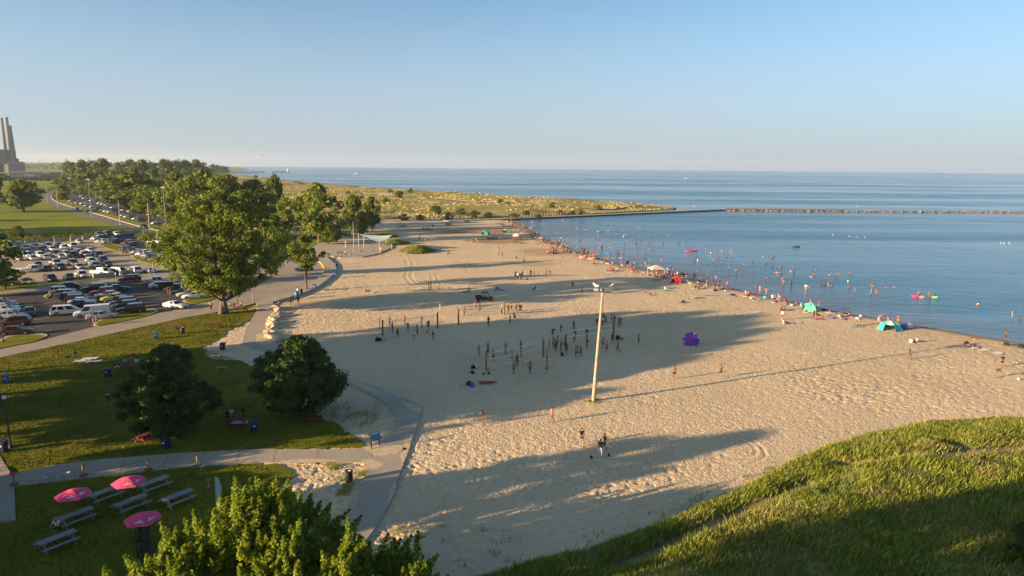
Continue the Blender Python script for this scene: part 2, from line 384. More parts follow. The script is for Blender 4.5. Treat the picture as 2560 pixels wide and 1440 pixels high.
def grass_mat(name, dark, light, dry, dryamt=0.45, sc=0.25, bd=0.10):
    m, nt, bs = new_mat(name)
    a = noise(nt, sc, 5, 0.65); b = noise(nt, 5.0, 4, 0.7); c = noise(nt, sc * 0.45, 4, 0.6); d = noise(nt, 1.1, 4, 0.75)
    r = ramp(nt, a.outputs['Fac'], [(0.3, dark), (0.68, light)])
    k = ramp(nt, b.outputs['Fac'], [(0.25, (0.55, 0.55, 0.55)), (0.75, (1.3, 1.3, 1.2))])
    x = mixc(nt, 1.0, r.outputs[0], k.outputs[0], 'MULTIPLY')
    q = ramp(nt, c.outputs['Fac'], [(dryamt, (0, 0, 0)), (dryamt + 0.22, (1, 1, 1))])
    q2 = ramp(nt, d.outputs['Fac'], [(0.35, (0, 0, 0)), (0.65, (1, 1, 1))])
    qq = nd(nt, 'Math', operation='MULTIPLY'); nt.links.new(q.outputs[0], qq.inputs[0]); nt.links.new(q2.outputs[0], qq.inputs[1])
    x = mixc(nt, qq.outputs[0], x, dry)
    nt.links.new(x, bs.inputs['Base Color']); bs.inputs['Roughness'].default_value = 0.9; bs.inputs['Specular IOR Level'].default_value = 0.1
    bump(nt, bs, b.outputs['Fac'], bd); return m
m_lawn = grass_mat('lawn_grass', (0.105, 0.122, 0.008), (0.195, 0.190, 0.018), (0.24, 0.175, 0.05), 0.52, 0.16, 0.12)
m_meadow = grass_mat('meadow_grass', (0.135, 0.175, 0.014), (0.25, 0.265, 0.030), (0.33, 0.27, 0.07), 0.52, 0.03, 0.25)
m_dune = grass_mat('dune_grass_ground', (0.19, 0.175, 0.055), (0.36, 0.31, 0.11), (0.50, 0.38, 0.22), 0.42, 0.06, 0.3)
m_verge = grass_mat('verge_grass', (0.115, 0.14, 0.010), (0.20, 0.20, 0.020), (0.20, 0.16, 0.06), 0.62, 0.3, 0.15)
def paved(name, col, var=0.10, sc=0.35, crack=0.0, rough=0.85, tint=None):
    m, nt, bs = new_mat(name)
    a = noise(nt, sc, 6, 0.65); b = noise(nt, 14.0, 3, 0.7); s = noise(nt, 0.6, 4, 0.6, stretch=(1, 0.12, 1, 0.25))
    r = ramp(nt, a.outputs['Fac'], [(0.3, tuple(x * (1 - var) for x in col)), (0.7, tuple(x * (1 + var) for x in col))])
    k = ramp(nt, b.outputs['Fac'], [(0.3, (0.88,) * 3), (0.7, (1.1,) * 3)])
    x = mixc(nt, 1.0, r.outputs[0], k.outputs[0], 'MULTIPLY')
    q = ramp(nt, s.outputs['Fac'], [(0.55, (0, 0, 0)), (0.72, (1, 1, 1))])
    if tint: x = mixc(nt, q.outputs[0], x, tint)
    nt.links.new(x, bs.inputs['Base Color']); bs.inputs['Roughness'].default_value = rough; bs.inputs['Specular IOR Level'].default_value = 0.2
    bump(nt, bs, b.outputs['Fac'], 0.012); return m
m_asph = paved('dark_asphalt', (0.060, 0.055, 0.052), 0.22, 0.25, tint=(0.095, 0.082, 0.07))
m_road = paved('worn_road_asphalt', (0.31, 0.265, 0.22), 0.12, 0.2, tint=(0.37, 0.315, 0.255))
m_farroad = paved('far_road_asphalt', (0.17, 0.15, 0.135), 0.1, 0.05)
m_gravel = paved('lot_gravel', (0.36, 0.285, 0.205), 0.12, 0.12, tint=(0.28, 0.23, 0.17))
m_conc = paved('path_concrete', (0.36, 0.315, 0.26), 0.08, 0.3, tint=(0.42, 0.36, 0.285))
m_kerb = paved('kerb_concrete', (0.42, 0.36, 0.29), 0.1, 0.5)
m_yellow = plain('yellow_kerb_paint', (0.62, 0.42, 0.05), 0.6)
m_white_paint = plain('white_road_paint', (0.55, 0.48, 0.38), 0.7)
# water
m_water, nt, bs = new_mat('lake_water')
geo = nd(nt, 'NewGeometry')
at = nd(nt, 'Attribute', attribute_name='shallow')
slick = noise(nt, 0.0042, 4, 0.62, stretch=(0.30, 1.7, 1, 0.10)); slick2 = noise(nt, 0.02, 4, 0.6, stretch=(0.35, 1.3, 1, 0.3))
w1 = noise(nt, 0.55, 3, 0.6, stretch=(0.42, 1.0, 1, 0.55)); w2 = noise(nt, 1.9, 3, 0.65, stretch=(0.5, 1.0, 1, 0.35)); w3 = noise(nt, 0.14, 2, 0.5, stretch=(0.5, 1.0, 1, 0.7))
def mth(nt, op, a, b=None, c=None):
    m = nd(nt, 'Math', operation=op)
    for i, v in enumerate((a, b, c)):
        if v is None: continue
        if hasattr(v, 'is_output'): nt.links.new(v, m.inputs[i])
        else: m.inputs[i].default_value = v
    return m.outputs[0]
h = mth(nt, 'MULTIPLY_ADD', w2.outputs['Fac'], 0.35, w1.outputs['Fac']); h = mth(nt, 'MULTIPLY_ADD', w3.outputs['Fac'], 1.6, h)
sl = ramp(nt, slick.outputs['Fac'], [(0.42, (1, 1, 1)), (0.56, (0.42, 0.42, 0.42))])
sl2 = ramp(nt, slick2.outputs['Fac'], [(0.35, (1, 1, 1)), (0.65, (0.55, 0.55, 0.55))])
amp = mth(nt, 'MULTIPLY', sl.outputs[0], sl2.outputs[0]); h = mth(nt, 'MULTIPLY', h, amp)
bump(nt, bs, h, 0.48, 1.0)
wcol = mixc(nt, at.outputs['Fac'], (0.018, 0.120, 0.215), (0.085, 0.115, 0.155))
nt.links.new(wcol, bs.inputs['Base Color']); bs.inputs['Roughness'].default_value = 0.10; bs.inputs['IOR'].default_value = 1.333
rr = mth(nt, 'MULTIPLY_ADD', amp, 0.24, 0.06); nt.links.new(rr, bs.inputs['Roughness'])

# ------------------------------------------------------------------ shoreline
SHORE_PX = [(1262, 553), (1290, 556), (1312, 566), (1345, 590), (1400, 612), (1462, 634), (1560, 664), (1650, 682), (1720, 694), (1800, 714), (1900, 738), (2000, 759), (2100, 781), (2200, 798), (2300, 816), (2430, 838), (2560, 860), (2800, 902)]
SHORE = [gp(x, y, WZ) for x, y in SHORE_PX]
SHORE += [Vector((170, 92, WZ)), Vector((260, 70, WZ)), Vector((420, 20, WZ)), Vector((800, -120, WZ))]
SHORE = catmull(SHORE, 5)
SH2 = np.array([(p.x, p.y) for p in SHORE])
def gs(px, py):
    """a spot on the beach, following its slope down to the water"""
    p = gp(px, py)
    for _ in range(2):
        d = float(dist_line(np.array([p.x]), np.array([p.y]), SH2)[0]); p = gp(px, py, min(0.0, WZ + 0.02 + 0.12 * d))
    return p
BEACH_POLY = [(p.x, p.y) for p in [gp(x, y) for x, y in [(1262, 547), (950, 547), (890, 556), (822, 600), (815, 650), (830, 690), (700, 745), (640, 760), (580, 795), (480, 862), (490, 905), (560, 1000), (640, 1130), (600, 1250), (560, 1440)]]]
BEACH_POLY += [(-40, 20), (120, -10), (400, -60)]
far_edge = [(p.x, p.y) for p in SHORE]
BEACH_OUT = BEACH_POLY + [(p.x + 6, p.y + 6) for p in SHORE[::-1]]     # the sand runs on under the water
# far coast, past the pier: dunes, then a beach curving away to the left
COAST_PX = [(1690, 520), (1640, 514), (1560, 508), (1440, 501), (1200, 487), (1000, 474), (880, 465.5), (720, 451), (620, 440), (560, 432.5), (545, 430)]
COAST = catmull([gp(x, y, WZ) for x, y in COAST_PX], 5)

# beach: a height field with trodden sand
tv = np.arange(-0.88, 1.04, 0.0024); yrow = [41.0]
while yrow[-1] < 385: yrow.append(yrow[-1] * 1.0027)
yv = np.array(yrow); T, Yg = np.meshgrid(tv, yv); Xg = T * Yg
ok = inside(Xg, Yg, BEACH_OUT)
sd = dist_line(Xg[::1], Yg, [(p.x, p.y) for p in SHORE[::2]] + [(SHORE[-1].x, SHORE[-1].y)])
land = inside(Xg, Yg, BEACH_POLY + far_edge[::-1]); sd = np.where(land, sd, -sd)
base = np.where(sd > 0, np.minimum(0, WZ + 0.02 + 0.12 * sd), np.maximum(-2.0, WZ + 0.02 + 0.05 * sd))
base = base - 0.04 * np.clip(1 - np.abs(base) / 0.3, 0, 1) * 0
amp = sstep(1.5, 7.0, sd)
n_a = vnoise(Xg, Yg, 0.46, 1); n_b = vnoise(Xg + 31, Yg - 7, 0.30, 2); n_c = vnoise(Xg, Yg, 9.0, 3); n_d = vnoise(Xg, Yg, 2.6, 4)
tramp = 0.30 + 1.15 * vnoise(Xg, Yg, 14.0, 9) * (0.6 + 0.7 * vnoise(Xg + 5, Yg, 4.5, 19))
dim = -0.080 * sstep(0.52, 0.88, n_a) * (0.4 + 0.6 * n_b) - 0.05 * sstep(0.5, 0.9, n_b) + 0.03 * n_d
sh_amt = np.ones_like(Xg)
calm_line = [gp(x, y) for x, y in [(1180, 1330), (1350, 1300), (1550, 1300), (1700, 1270), (1850, 1200), (2000, 1130)]]
cd = dist_line(Xg, Yg, [(p.x, p.y) for p in calm_line]); sh_amt = 0.30 + 0.70 * sstep(1.5, 5.5, cd)
z = base + amp * (dim * tramp * sh_amt + 0.10 * (n_c - 0.5))
TRACKS = [[(1005, 636), (1018, 655), (1018, 675), (1014, 692), (1030, 710), (1050, 720)], [(1020, 636), (1032, 655), (1031, 675), (1028, 692), (1045, 710), (1066, 720)],
          [(1075, 680), (1082, 700), (1092, 715)], [(1090, 685), (1096, 700), (1104, 712)],
          [(1062, 1045), (1060, 1075), (1040, 1105), (1022, 1140)], [(1052, 1050), (1050, 1075), (1032, 1100)],
          [(1100, 1270), (1250, 1255), (1330, 1215), (1400, 1165), (1480, 1130)], [(1120, 1285), (1265, 1268), (1345, 1225), (1415, 1175), (1490, 1140)],
          [(1330, 1290), (1450, 1255), (1560, 1262), (1680, 1240)], [(1350, 1305), (1470, 1272), (1580, 1278), (1700, 1255)],
          [(1640, 1262), (1700, 1235), (1760, 1215)], [(1600, 1320), (1720, 1265), (1850, 1195)], [(1230, 1325), (1420, 1335), (1600, 1270), (1740, 1225)],
          [(1856, 1148), (1888, 1135), (1880, 1112), (1840, 1095)], [(1862, 1165), (1912, 1142), (1900, 1115), (1850, 1085)],
          [(2210, 1015), (2145, 1008), (2120, 995), (2130, 985), (2180, 975)], [(700, 830), (840, 795), (950, 780), (1000, 800)], [(1700, 885), (1850, 870), (1960, 845), (2060, 835)],
          [(720, 870), (850, 850), (960, 838)], [(760, 812), (830, 790), (860, 770)], [(900, 790), (960, 808), (1010, 812)]]
for tr in TRACKS:
    P = catmull([gp(x, y) for x, y in tr], 4)
    bx0, bx1 = min(p.x for p in P) - 1, max(p.x for p in P) + 1; by0, by1 = min(p.y for p in P) - 1, max(p.y for p in P) + 1
    m = (Xg > bx0) & (Xg < bx1) & (Yg > by0) & (Yg < by1)
    d = dist_line(Xg[m], Yg[m], P); wdt = max(0.24, 0.0022 * P[0].y)
    zz = z[m]; k = sstep(wdt * 1.6, 0, d); zz = zz * (1 - 0.6 * k) - 0.05 * sstep(wdt, 0, d) + 0.025 * sstep(wdt * 0.8, 0, np.abs(d - wdt * 1.6)); z[m] = zz
def blob(px, py, rx, ry):
    c = gp(px, py); return sstep(1.25, 0.55, np.hypot((Xg - c.x) / rx, (Yg - c.y) / ry) + 0.5 * (vnoise(Xg, Yg, 6, 21) - 0.5))
wet = np.maximum.reduce([0.85 * blob(1200, 578, 22, 14), 0.8 * blob(1255, 600, 14, 12), 0.55 * blob(1370, 630, 11, 10), 0.5 * blob(1080, 575, 20, 8), 0.4 * blob(1840, 722, 5, 2), 0.45 * blob(1320, 660, 8, 5)])
wet = np.maximum(wet, 0.9 * sstep(3.4, 0.3, sd)) 
wet = np.maximum(wet, 0.35 * sstep(12, 2, sd) * vnoise(Xg, Yg, 3.0, 5))
idx = -np.ones(Xg.shape, np.int64); cell = ok[:-1, :-1] & ok[1:, :-1] & ok[:-1, 1:] & ok[1:, 1:]
use = np.zeros(Xg.shape, bool); use[:-1, :-1] |= cell; use[1:, :-1] |= cell; use[:-1, 1:] |= cell; use[1:, 1:] |= cell
idx[use] = np.arange(use.sum())
F = np.stack([idx[:-1, :-1][cell], idx[:-1, 1:][cell], idx[1:, 1:][cell], idx[1:, :-1][cell]], 1)
me = np_mesh('beach', np.stack([Xg[use], Yg[use], z[use]], 1), F, m_sand, smooth=True)
a = me.attributes.new('wet', 'FLOAT', 'POINT'); a.data.foreach_set('value', wet[use].astype(np.float32))
tag(link(bpy.data.objects.new('beach', me)), kind='structure')
# sand that lies beside and behind the camera, out of the picture
tag(link(bpy.data.objects.new('near_beach', np_mesh('near_beach', [(-40, -80, -0.04), (400, -80, -0.04), (260, 64, -0.6), (112, 95, -0.25), (44, 41.2, -0.04), (-38, 41.2, -0.04)], [(0, 1, 2, 3, 4, 5)], m_sand))), kind='structure')

# lake
R = 9300.0
P = [(p.x, p.y) for p in SHORE]
ring = [(-R * 0.45, 300), (-R * 0.6, R * 0.85)] + [(R * math.sin(a), R * math.cos(a)) for a in np.radians(np.arange(-30, 121, 6))] + [(R * 0.75, -2500), (0, -2500)]
xs = np.unique(np.concatenate([np.linspace(-150, 320, 160), -150 - np.geomspace(10, 6000, 25), 320 + np.geomspace(10, 8500, 30)]))
ys = np.unique(np.concatenate([np.linspace(-60, 560, 210), -60 - np.geomspace(5, 2400, 12), 560 + np.geomspace(5, 8800, 45)]))
XX, YY = np.meshgrid(xs, ys); keep = XX ** 2 + YY ** 2 < R * R
sdw = np.zeros_like(XX); nearm = (XX > -150) & (XX < 330) & (YY > -60) & (YY < 560)
sdw[...] = 1.0
sdw[nearm] = 1 - sstep(0.0, 1.0, dist_line(XX[nearm], YY[nearm], [(p.x, p.y) for p in SHORE]) / (9 + 0.13 * YY[nearm])); sdw[~nearm] = 0
gi = np.arange(XX.size).reshape(XX.shape); cell = keep[:-1, :-1] & keep[1:, :-1] & keep[:-1, 1:] & keep[1:, 1:]
F = np.stack([gi[:-1, :-1][cell], gi[:-1, 1:][cell], gi[1:, 1:][cell], gi[1:, :-1][cell]], 1)
me = np_mesh('lake_water', np.stack([XX.ravel(), YY.ravel(), np.full(XX.size, WZ)], 1), F, m_water)
a = me.attributes.new('shallow', 'FLOAT', 'POINT'); a.data.foreach_set('value', sdw.ravel().astype(np.float32))
tag(link(bpy.data.objects.new('water', me)), kind='structure')

# land to the horizon: meadow sheet, dropping into the lake along the coast
coast_land = [(p.x, p.y, 0) for p in COAST]
land_out = [gp(1262, 551), gp(1262, 546)] + [gp(1690, 521.5)] + COAST + [Vector((-1250, 3300, 0)), Vector((-2600, 6500, 0)), Vector((-4200, 8200, 0)), Vector((-7500, 5500, 0)), Vector((-7500, -2000, 0)), Vector((-40, -2000, 0)), Vector((-40, 20, 0)), gp(560, 1440), gp(600, 1250), gp(640, 1130), gp(560, 1000), gp(490, 905), gp(480, 862), gp(580, 795), gp(640, 760), gp(700, 745), gp(830, 690), gp(815, 650), gp(822, 600), gp(890, 556), gp(950, 547)]
tag(MB().prism([(p.x, p.y) for p in land_out], -1.6, -0.06).build('ground', m_meadow), kind='structure')

# far dunes between the swimming beach and the open shore
D_OUT = [(p.x, p.y) for p in [gp(950, 549), gp(1262, 546.5), gp(1690, 521.0)] + COAST[:-2] + [gp(552, 437), gp(500, 452), gp(420, 470), gp(395, 500), gp(455, 545), gp(600, 590), gp(700, 600), gp(800, 592), gp(880, 590), gp(905, 565)]]
xs = np.arange(-700, 140, 2.2); ys = np.arange(230, 1800, 3.6); XX, YY = np.meshgrid(xs, ys); ok = inside(XX, YY, D_OUT)
ed = dist_line(XX, YY, D_OUT, True)
zd = 0.06 + sstep(0, 22, ed) * (2.6 * np.maximum(0, vnoise(XX, YY, 30, 11) - 0.35) + 1.1 * vnoise(XX, YY, 12, 12) + 0.5 * vnoise(XX, YY, 5, 13)) 
gi = np.arange(XX.size).reshape(XX.shape); cell = ok[:-1, :-1] & ok[1:, :-1] & ok[:-1, 1:] & ok[1:, 1:]
F = np.stack([gi[:-1, :-1][cell], gi[:-1, 1:][cell], gi[1:, 1:][cell], gi[1:, :-1][cell]], 1)
tag(link(bpy.data.objects.new('far_dunes', np_mesh('far_dunes', np.stack([XX.ravel(), YY.ravel(), zd.ravel()], 1), F, m_dune, True))), kind='structure')
def dune_z(x, y):
    x = np.atleast_1d(x); y = np.atleast_1d(y); e = dist_line(x, y, D_OUT, True)
    return 0.06 + sstep(0, 22, e) * (2.6 * np.maximum(0, vnoise(x, y, 30, 11) - 0.35) + 1.1 * vnoise(x, y, 12, 12) + 0.5 * vnoise(x, y, 5, 13))
# pale open-shore sand between dune grass and lake
P = [COAST[i] for i in range(len(COAST))]
m_pale = plain('pale_shore_sand', (0.50, 0.40, 0.28), 0.95, 0.08, 0.1)
inner = []
for i, p in enumerate(P):
    t = (P[min(i + 1, len(P) - 1)] - P[max(i - 1, 0)]).normalized(); wd = 3.0 + 13 * min(1, i / len(P) * 1.4)
    inner.append(p + Vector((-t.y, t.x, 0)) * wd if (Vector((-t.y, t.x, 0)).dot(Vector((-1, -0.6, 0))) > 0) else p - Vector((-t.y, t.x, 0)) * wd)
V = []; F = []
for i, (a, b) in enumerate(zip(P, inner)):
    V += [(a.x, a.y, WZ + 0.02), (b.x, b.y, 0.32)]
    if i: F.append((2 * i - 2, 2 * i, 2 * i + 1, 2 * i - 1))
tag(link(bpy.data.objects.new('open_shore', np_mesh('open_shore', V, F, m_pale))), kind='structure')
# sandy tracks through the dunes
for k, tr in enumerate([[(740, 478), (800, 480), (900, 484), (1000, 496), (1130, 506), (1250, 511), (1340, 517), (1430, 521), (1520, 522)], [(600, 446), (690, 456), (770, 466)], [(1480, 527), (1600, 521), (1690, 521)]]):
    P = catmull([gp(x, y) for x, y in tr], 6); V = []; F = []
    for i, p in enumerate(P):
        t = (P[min(i + 1, len(P) - 1)] - P[max(i - 1, 0)]).normalized(); n = Vector((-t.y, t.x, 0)); wd = 3.2 + 2 * math.sin(i * 0.9)
        for s in (-1, 1):
            q = p + n * wd * s; V.append((q.x, q.y, float(dune_z(q.x, q.y)[0]) + 0.5))
        if i: F.append((2 * i - 2, 2 * i, 2 * i + 1, 2 * i - 1))
    tag(link(bpy.data.objects.new('dune_track', np_mesh('dune_track', V, F, m_pale))), kind='structure')

# ------------------------------------------------------------------ lawns, paths, roads, lots
sheet('lawn', [(-420, 990), (0, 893), (200, 850), (400, 806), (530, 783), (600, 776), (640, 772), (625, 800), (575, 822), (548, 850), (505, 868), (525, 895), (600, 902), (650, 925), (672, 965), (690, 1000), (770, 1032), (850, 1062), (890, 1092), (912, 1118), (800, 1124), (700, 1122), (450, 1134), (200, 1155), (60, 1175), (0, 1150), (-300, 1230)], 0.09, m_lawn, jitter=0.45)
sheet('picnic_lawn', [(-300, 1330), (40, 1300), (36, 1216), (120, 1206), (250, 1191), (450, 1169), (640, 1157), (700, 1166), (745, 1182), (700, 1215), (770, 1270), (700, 1350), (560, 1500), (300, 1650), (-500, 1650)], 0.09, m_lawn, jitter=0.4)
# promenade and paths, joined slabs of concrete
path_top = [(-60, 1195), (25, 1186), (110, 1166), (250, 1148), (450, 1132), (650, 1122), (800, 1124), (900, 1120)]
path_bot = [(925, 1156), (800, 1153), (650, 1156), (450, 1169), (250, 1191), (120, 1206), (-60, 1226)]
sheet('path', path_top + path_bot, 0.13, m_conc, thick=0.25)
sheet('path', [(900, 1120), (960, 1100), (985, 1075), (988, 1040), (970, 1012), (925, 985), (860, 958), (760, 915), (690, 885), (618, 866), (604, 862), (612, 828), (632, 792), (645, 772), (640, 756), (700, 738), (715, 745), (690, 762), (676, 790), (668, 815), (668, 835), (700, 862), (770, 895), (868, 942), (940, 966), (1052, 1014), (1054, 1024), (1040, 1070), (1020, 1130), (1000, 1180), (985, 1230), (962, 1278), (930, 1330), (860, 1420), (800, 1420), (850, 1330), (882, 1270), (910, 1200), (925, 1156)], 0.127, m_conc, thick=0.25)
sheet('sidewalk', [(-80, 1090), (0, 1140), (25, 1180), (36, 1215), (39, 1300), (-20, 1312), (-120, 1310)], 0.122, m_conc, thick=0.25)
# promenade raised above the sand
prom_out = [(690, 752), (730, 741), (770, 727), (800, 712), (826, 692), (842, 678), (838, 660), (822, 646), (815, 639)]
prom_in = [(790, 640), (800, 652), (811, 668), (812, 676), (800, 692), (775, 708), (730, 728), (690, 741)]
sheet('promenade', prom_out + prom_in, 0.42, m_conc, thick=0.8)
sheet('plaza', [(790, 640), (815, 640), (850, 643), (905, 642), (950, 632), (982, 617), (978, 602), (950, 606), (900, 602), (850, 600), (800, 606), (780, 620)], 0.30, m_conc, thick=0.7)
sheet('beach_road', [(-350, 945), (0, 871), (100, 852), (235, 817), (330, 797), (400, 782), (480, 764), (560, 742), (620, 722), (690, 690), (730, 668), (770, 645), (790, 640), (800, 652), (811, 668), (812, 676), (800, 692), (775, 708), (730, 728), (690, 741), (645, 756), (600, 768), (530, 782), (450, 796), (300, 829), (150, 863), (0, 894), (-350, 972)], 0.105, m_road)
sheet('parking_lot', [(-260, 780), (0, 736), (110, 724), (250, 711), (400, 696), (480, 690), (560, 690), (640, 690), (690, 690), (620, 722), (560, 742), (480, 764), (400, 782), (330, 797), (235, 817), (100, 852), (0, 871), (-350, 945)], 0.085, m_asph)
sheet('upper_road', [(-260, 755), (0, 724), (100, 714), (235, 701), (330, 686), (410, 678), (480, 671), (600, 655), (700, 640), (790, 625), (790, 640), (770, 645), (730, 668), (690, 690), (560, 690), (480, 690), (400, 696), (250, 711), (110, 724), (0, 736), (-260, 780)], 0.065, m_road)
sheet('gravel_lot', [(-160, 622), (15, 612), (150, 605), (240, 596), (252, 606), (300, 622), (335, 640), (385, 653), (430, 660), (560, 652), (600, 655), (480, 671), (410, 678), (330, 686), (235, 701), (100, 713), (-160, 733)], 0.045, m_gravel)
sheet('back_lot', [(238, 590), (300, 586), (390, 582), (480, 578), (600, 585), (720, 580), (760, 600), (760, 625), (700, 640), (600, 652), (500, 656), (430, 660), (385, 653), (335, 640), (300, 622), (252, 606)], 0.03, m_asph)
verge = [[(-160, 722), (0, 708), (70, 711), (150, 705), (232, 697), (238, 701), (100, 715), (0, 726), (-160, 742)], [(262, 693), (340, 682), (412, 674), (412, 678), (335, 687), (262, 697)]]
for v in verge: sheet('grass_verge', v, 0.16, m_verge, thick=0.2, smooth=3)
for v in [[(-60, 872), (0, 853), (25, 841), (75, 836), (107, 838), (108, 845), (75, 856), (30, 864), (-30, 876)], [(240, 811), (246, 803), (290, 790), (350, 778), (380, 775), (388, 779), (384, 784), (340, 796), (270, 810), (246, 814)], [(462, 752), (480, 747), (520, 736), (548, 733), (560, 737), (540, 745), (505, 756), (475, 757)], [(250, 607), (300, 614), (312, 630), (290, 626), (262, 617)], [(330, 638), (372, 650), (400, 652), (395, 660), (350, 652)], [(112, 741), (122, 736), (128, 738), (118, 745)]]:
    sheet('grass_island', v, 0.20, m_verge, thick=0.2, smooth=3)
    P = catmull([gp(x, y) for x, y in v], 3, True); c = sum(P, Vector()) / len(P)
    tag(MB().prism([((p - c) * 1.05 + c + (p - c).normalized() * 0.22)[:2] for p in P], 0.0, 0.165).build('kerb', m_kerb), kind='structure')
sheet('far_road', [(160, 452), (128, 470), (102, 482), (97, 490), (108, 503), (140, 520), (195, 537), (300, 567), (380, 588), (480, 612), (520, 622), (620, 622), (560, 606), (470, 590), (400, 578), (340, 565), (260, 541), (190, 521), (148, 508), (130, 497), (128, 488), (140, 478), (180, 455)], 0.02, m_farroad)
sheet('far_lot', [(146, 486), (170, 480), (205, 482), (260, 500), (340, 521), (430, 538), (470, 545), (500, 565), (470, 575), (420, 568), (350, 556), (260, 531), (190, 510)], 0.03, m_asph)
P = catmull([gp(x, y) for x, y in [(128, 488), (131, 497), (150, 508), (190, 520.5), (260, 540), (340, 563.5), (400, 577)]], 5)
k = MB()
for a, b in zip(P, P[1:]): k.bar((a.x, a.y, 0.1), (b.x, b.y, 0.1), 0.9, 0.2)
tag(k.build('kerb', m_kerb), kind='structure')
for pts, m in ([(797, 650), (808, 663), (812, 674), (806, 686), (798, 694)], m_yellow),:
    P = catmull([gp(x, y, 0.42) for x, y in pts], 4); k = MB()
    for a, b in zip(P, P[1:]): k.bar((a.x, a.y, 0.3), (b.x, b.y, 0.3), 0.32, 0.3)
    tag(k.build('kerb', m), kind='structure')
# parking bay lines
for a, b in [((150, 752), (110, 760)), ((160, 770), (120, 776)), ((345, 745), (400, 737)), ((340, 735), (395, 728)), ((350, 758), (410, 748)), ((85, 800), (130, 793)), ((90, 818), (140, 808)), ((95, 832), (130, 826)), ((360, 768), (415, 757)), ((60, 762), (110, 755)), ((310, 722), (350, 716))]:
    p, q = gp(*a), gp(*b); o = MB().bar((p.x, p.y, 0.087), (q.x, q.y, 0.087), 0.14, 0.006).build('bay_line', m_white_paint); tag(o, kind='structure')
# sand drifted over the edges of the paths
m_drift = plain('drifted_sand', (0.52, 0.41, 0.275), 0.95, 0.12, 1.5, bumpd=0.03)
for v in [[(905, 1118), (945, 1112), (1000, 1112), (1018, 1122), (990, 1135), (940, 1140), (925, 1132)], [(900, 1150), (930, 1146), (960, 1160), (930, 1185), (915, 1190), (920, 1165)], [(1000, 1000), (1052, 1016), (1052, 1035), (1035, 1030), (1010, 1012)], [(700, 1152), (760, 1146), (830, 1149), (880, 1153), (800, 1157), (730, 1158)], [(640, 835), (668, 830), (690, 856), (660, 862), (640, 858)], [(1012, 1100), (1030, 1090), (1020, 1130), (1005, 1165), (1002, 1135)], [(980, 1215), (992, 1190), (986, 1230), (970, 1262), (972, 1238)], [(870, 944), (925, 966), (960, 982), (935, 984), (890, 962)]]:
    sheet('sand_drift', v, 0.136, m_drift, jitter=0.12)
# short turf, so that the mown lawns are not flat
rng = np.random.default_rng(61); LW = [[gp(x, y)[:2] for x, y in q] for q in ([(-60, 915), (0, 895), (200, 852), (400, 808), (530, 785), (630, 776), (570, 824), (505, 870), (600, 904), (650, 927), (690, 1002), (850, 1064), (900, 1114), (700, 1122), (450, 1134), (200, 1155), (60, 1175), (-60, 1190)], [(-60, 1312), (40, 1300), (36, 1216), (250, 1191), (450, 1169), (640, 1157), (690, 1185), (640, 1215), (740, 1270), (560, 1480), (-60, 1480)])]
n = 260000; x = rng.uniform(-80, -10, n); y = rng.uniform(38, 128, n); m = (inside(x, y, LW[0]) | inside(x, y, LW[1])) & (rng.random(n) < 0.35 + 0.9 * vnoise(x, y, 1.6, 62)); x, y = x[m], y[m]; n = len(x)
a = rng.random(n) * 6.283; w = rng.uniform(0.03, 0.07, n); hh = rng.uniform(0.05, 0.15, n)
V = np.stack([np.column_stack([x - np.cos(a) * w, y - np.sin(a) * w, x * 0 + .085]), np.column_stack([x + np.cos(a) * w, y + np.sin(a) * w, x * 0 + .085]), np.column_stack([x + rng.normal(.02, .05, n), y + rng.normal(0, .05, n), .09 + hh])], 1).reshape(-1, 3)
tag(link(bpy.data.objects.new('turf_grass', np_mesh('turf_grass', V, np.arange(n * 3).reshape(-1, 3), m_lawn))), 'short trodden turf of the park lawns', None, None, 'stuff')
# joints across the concrete path
m_joint = plain('path_joint', (0.10, 0.085, 0.07), 0.9)
for a, b in [((590, 1160), (600, 1124)), ((404, 1177), (420, 1134)), ((682, 1157), (692, 1122)), ((300, 1186), (312, 1142)), ((928, 1156), (930, 1117)), ((500, 1166), (512, 1129)), ((790, 1153), (797, 1124)), ((200, 1197), (214, 1152))]:
    p, q = gp(*a, 0.132), gp(*b, 0.132); P = [p.lerp(q, i / 8) + Vector((random.gauss(0, 0.03), 0, 0)) for i in range(9)]; k = MB()
    for s, t in zip(P, P[1:]): k.bar(s, t, 0.035, 0.005)
    tag(k.build('path_joint', m_joint), kind='structure')
# ------------------------------------------------------------------ trees
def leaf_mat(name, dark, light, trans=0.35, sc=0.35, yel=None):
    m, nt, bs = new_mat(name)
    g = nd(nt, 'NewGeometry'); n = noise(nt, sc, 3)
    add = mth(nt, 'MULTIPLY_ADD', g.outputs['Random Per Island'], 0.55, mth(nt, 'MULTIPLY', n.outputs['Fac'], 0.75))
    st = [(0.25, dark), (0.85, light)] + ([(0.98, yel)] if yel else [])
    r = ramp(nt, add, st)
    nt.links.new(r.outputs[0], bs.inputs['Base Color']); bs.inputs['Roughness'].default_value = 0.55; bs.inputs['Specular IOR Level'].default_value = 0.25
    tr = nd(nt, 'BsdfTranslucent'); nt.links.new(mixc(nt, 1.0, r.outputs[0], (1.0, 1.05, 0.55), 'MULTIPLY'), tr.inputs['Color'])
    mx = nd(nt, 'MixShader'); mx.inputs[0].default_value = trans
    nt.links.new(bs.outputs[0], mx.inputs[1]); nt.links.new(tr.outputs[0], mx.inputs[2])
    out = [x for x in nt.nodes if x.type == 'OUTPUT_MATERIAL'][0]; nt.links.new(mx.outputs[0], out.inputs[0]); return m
m_bark = plain('bark', (0.13, 0.10, 0.075), 0.9, 0.35, 3.0, bumpd=0.06)
m_leaf_cot = leaf_mat('cottonwood_leaf', (0.070, 0.115, 0.018), (0.20, 0.250, 0.032), 0.42, yel=(0.30, 0.29, 0.05))
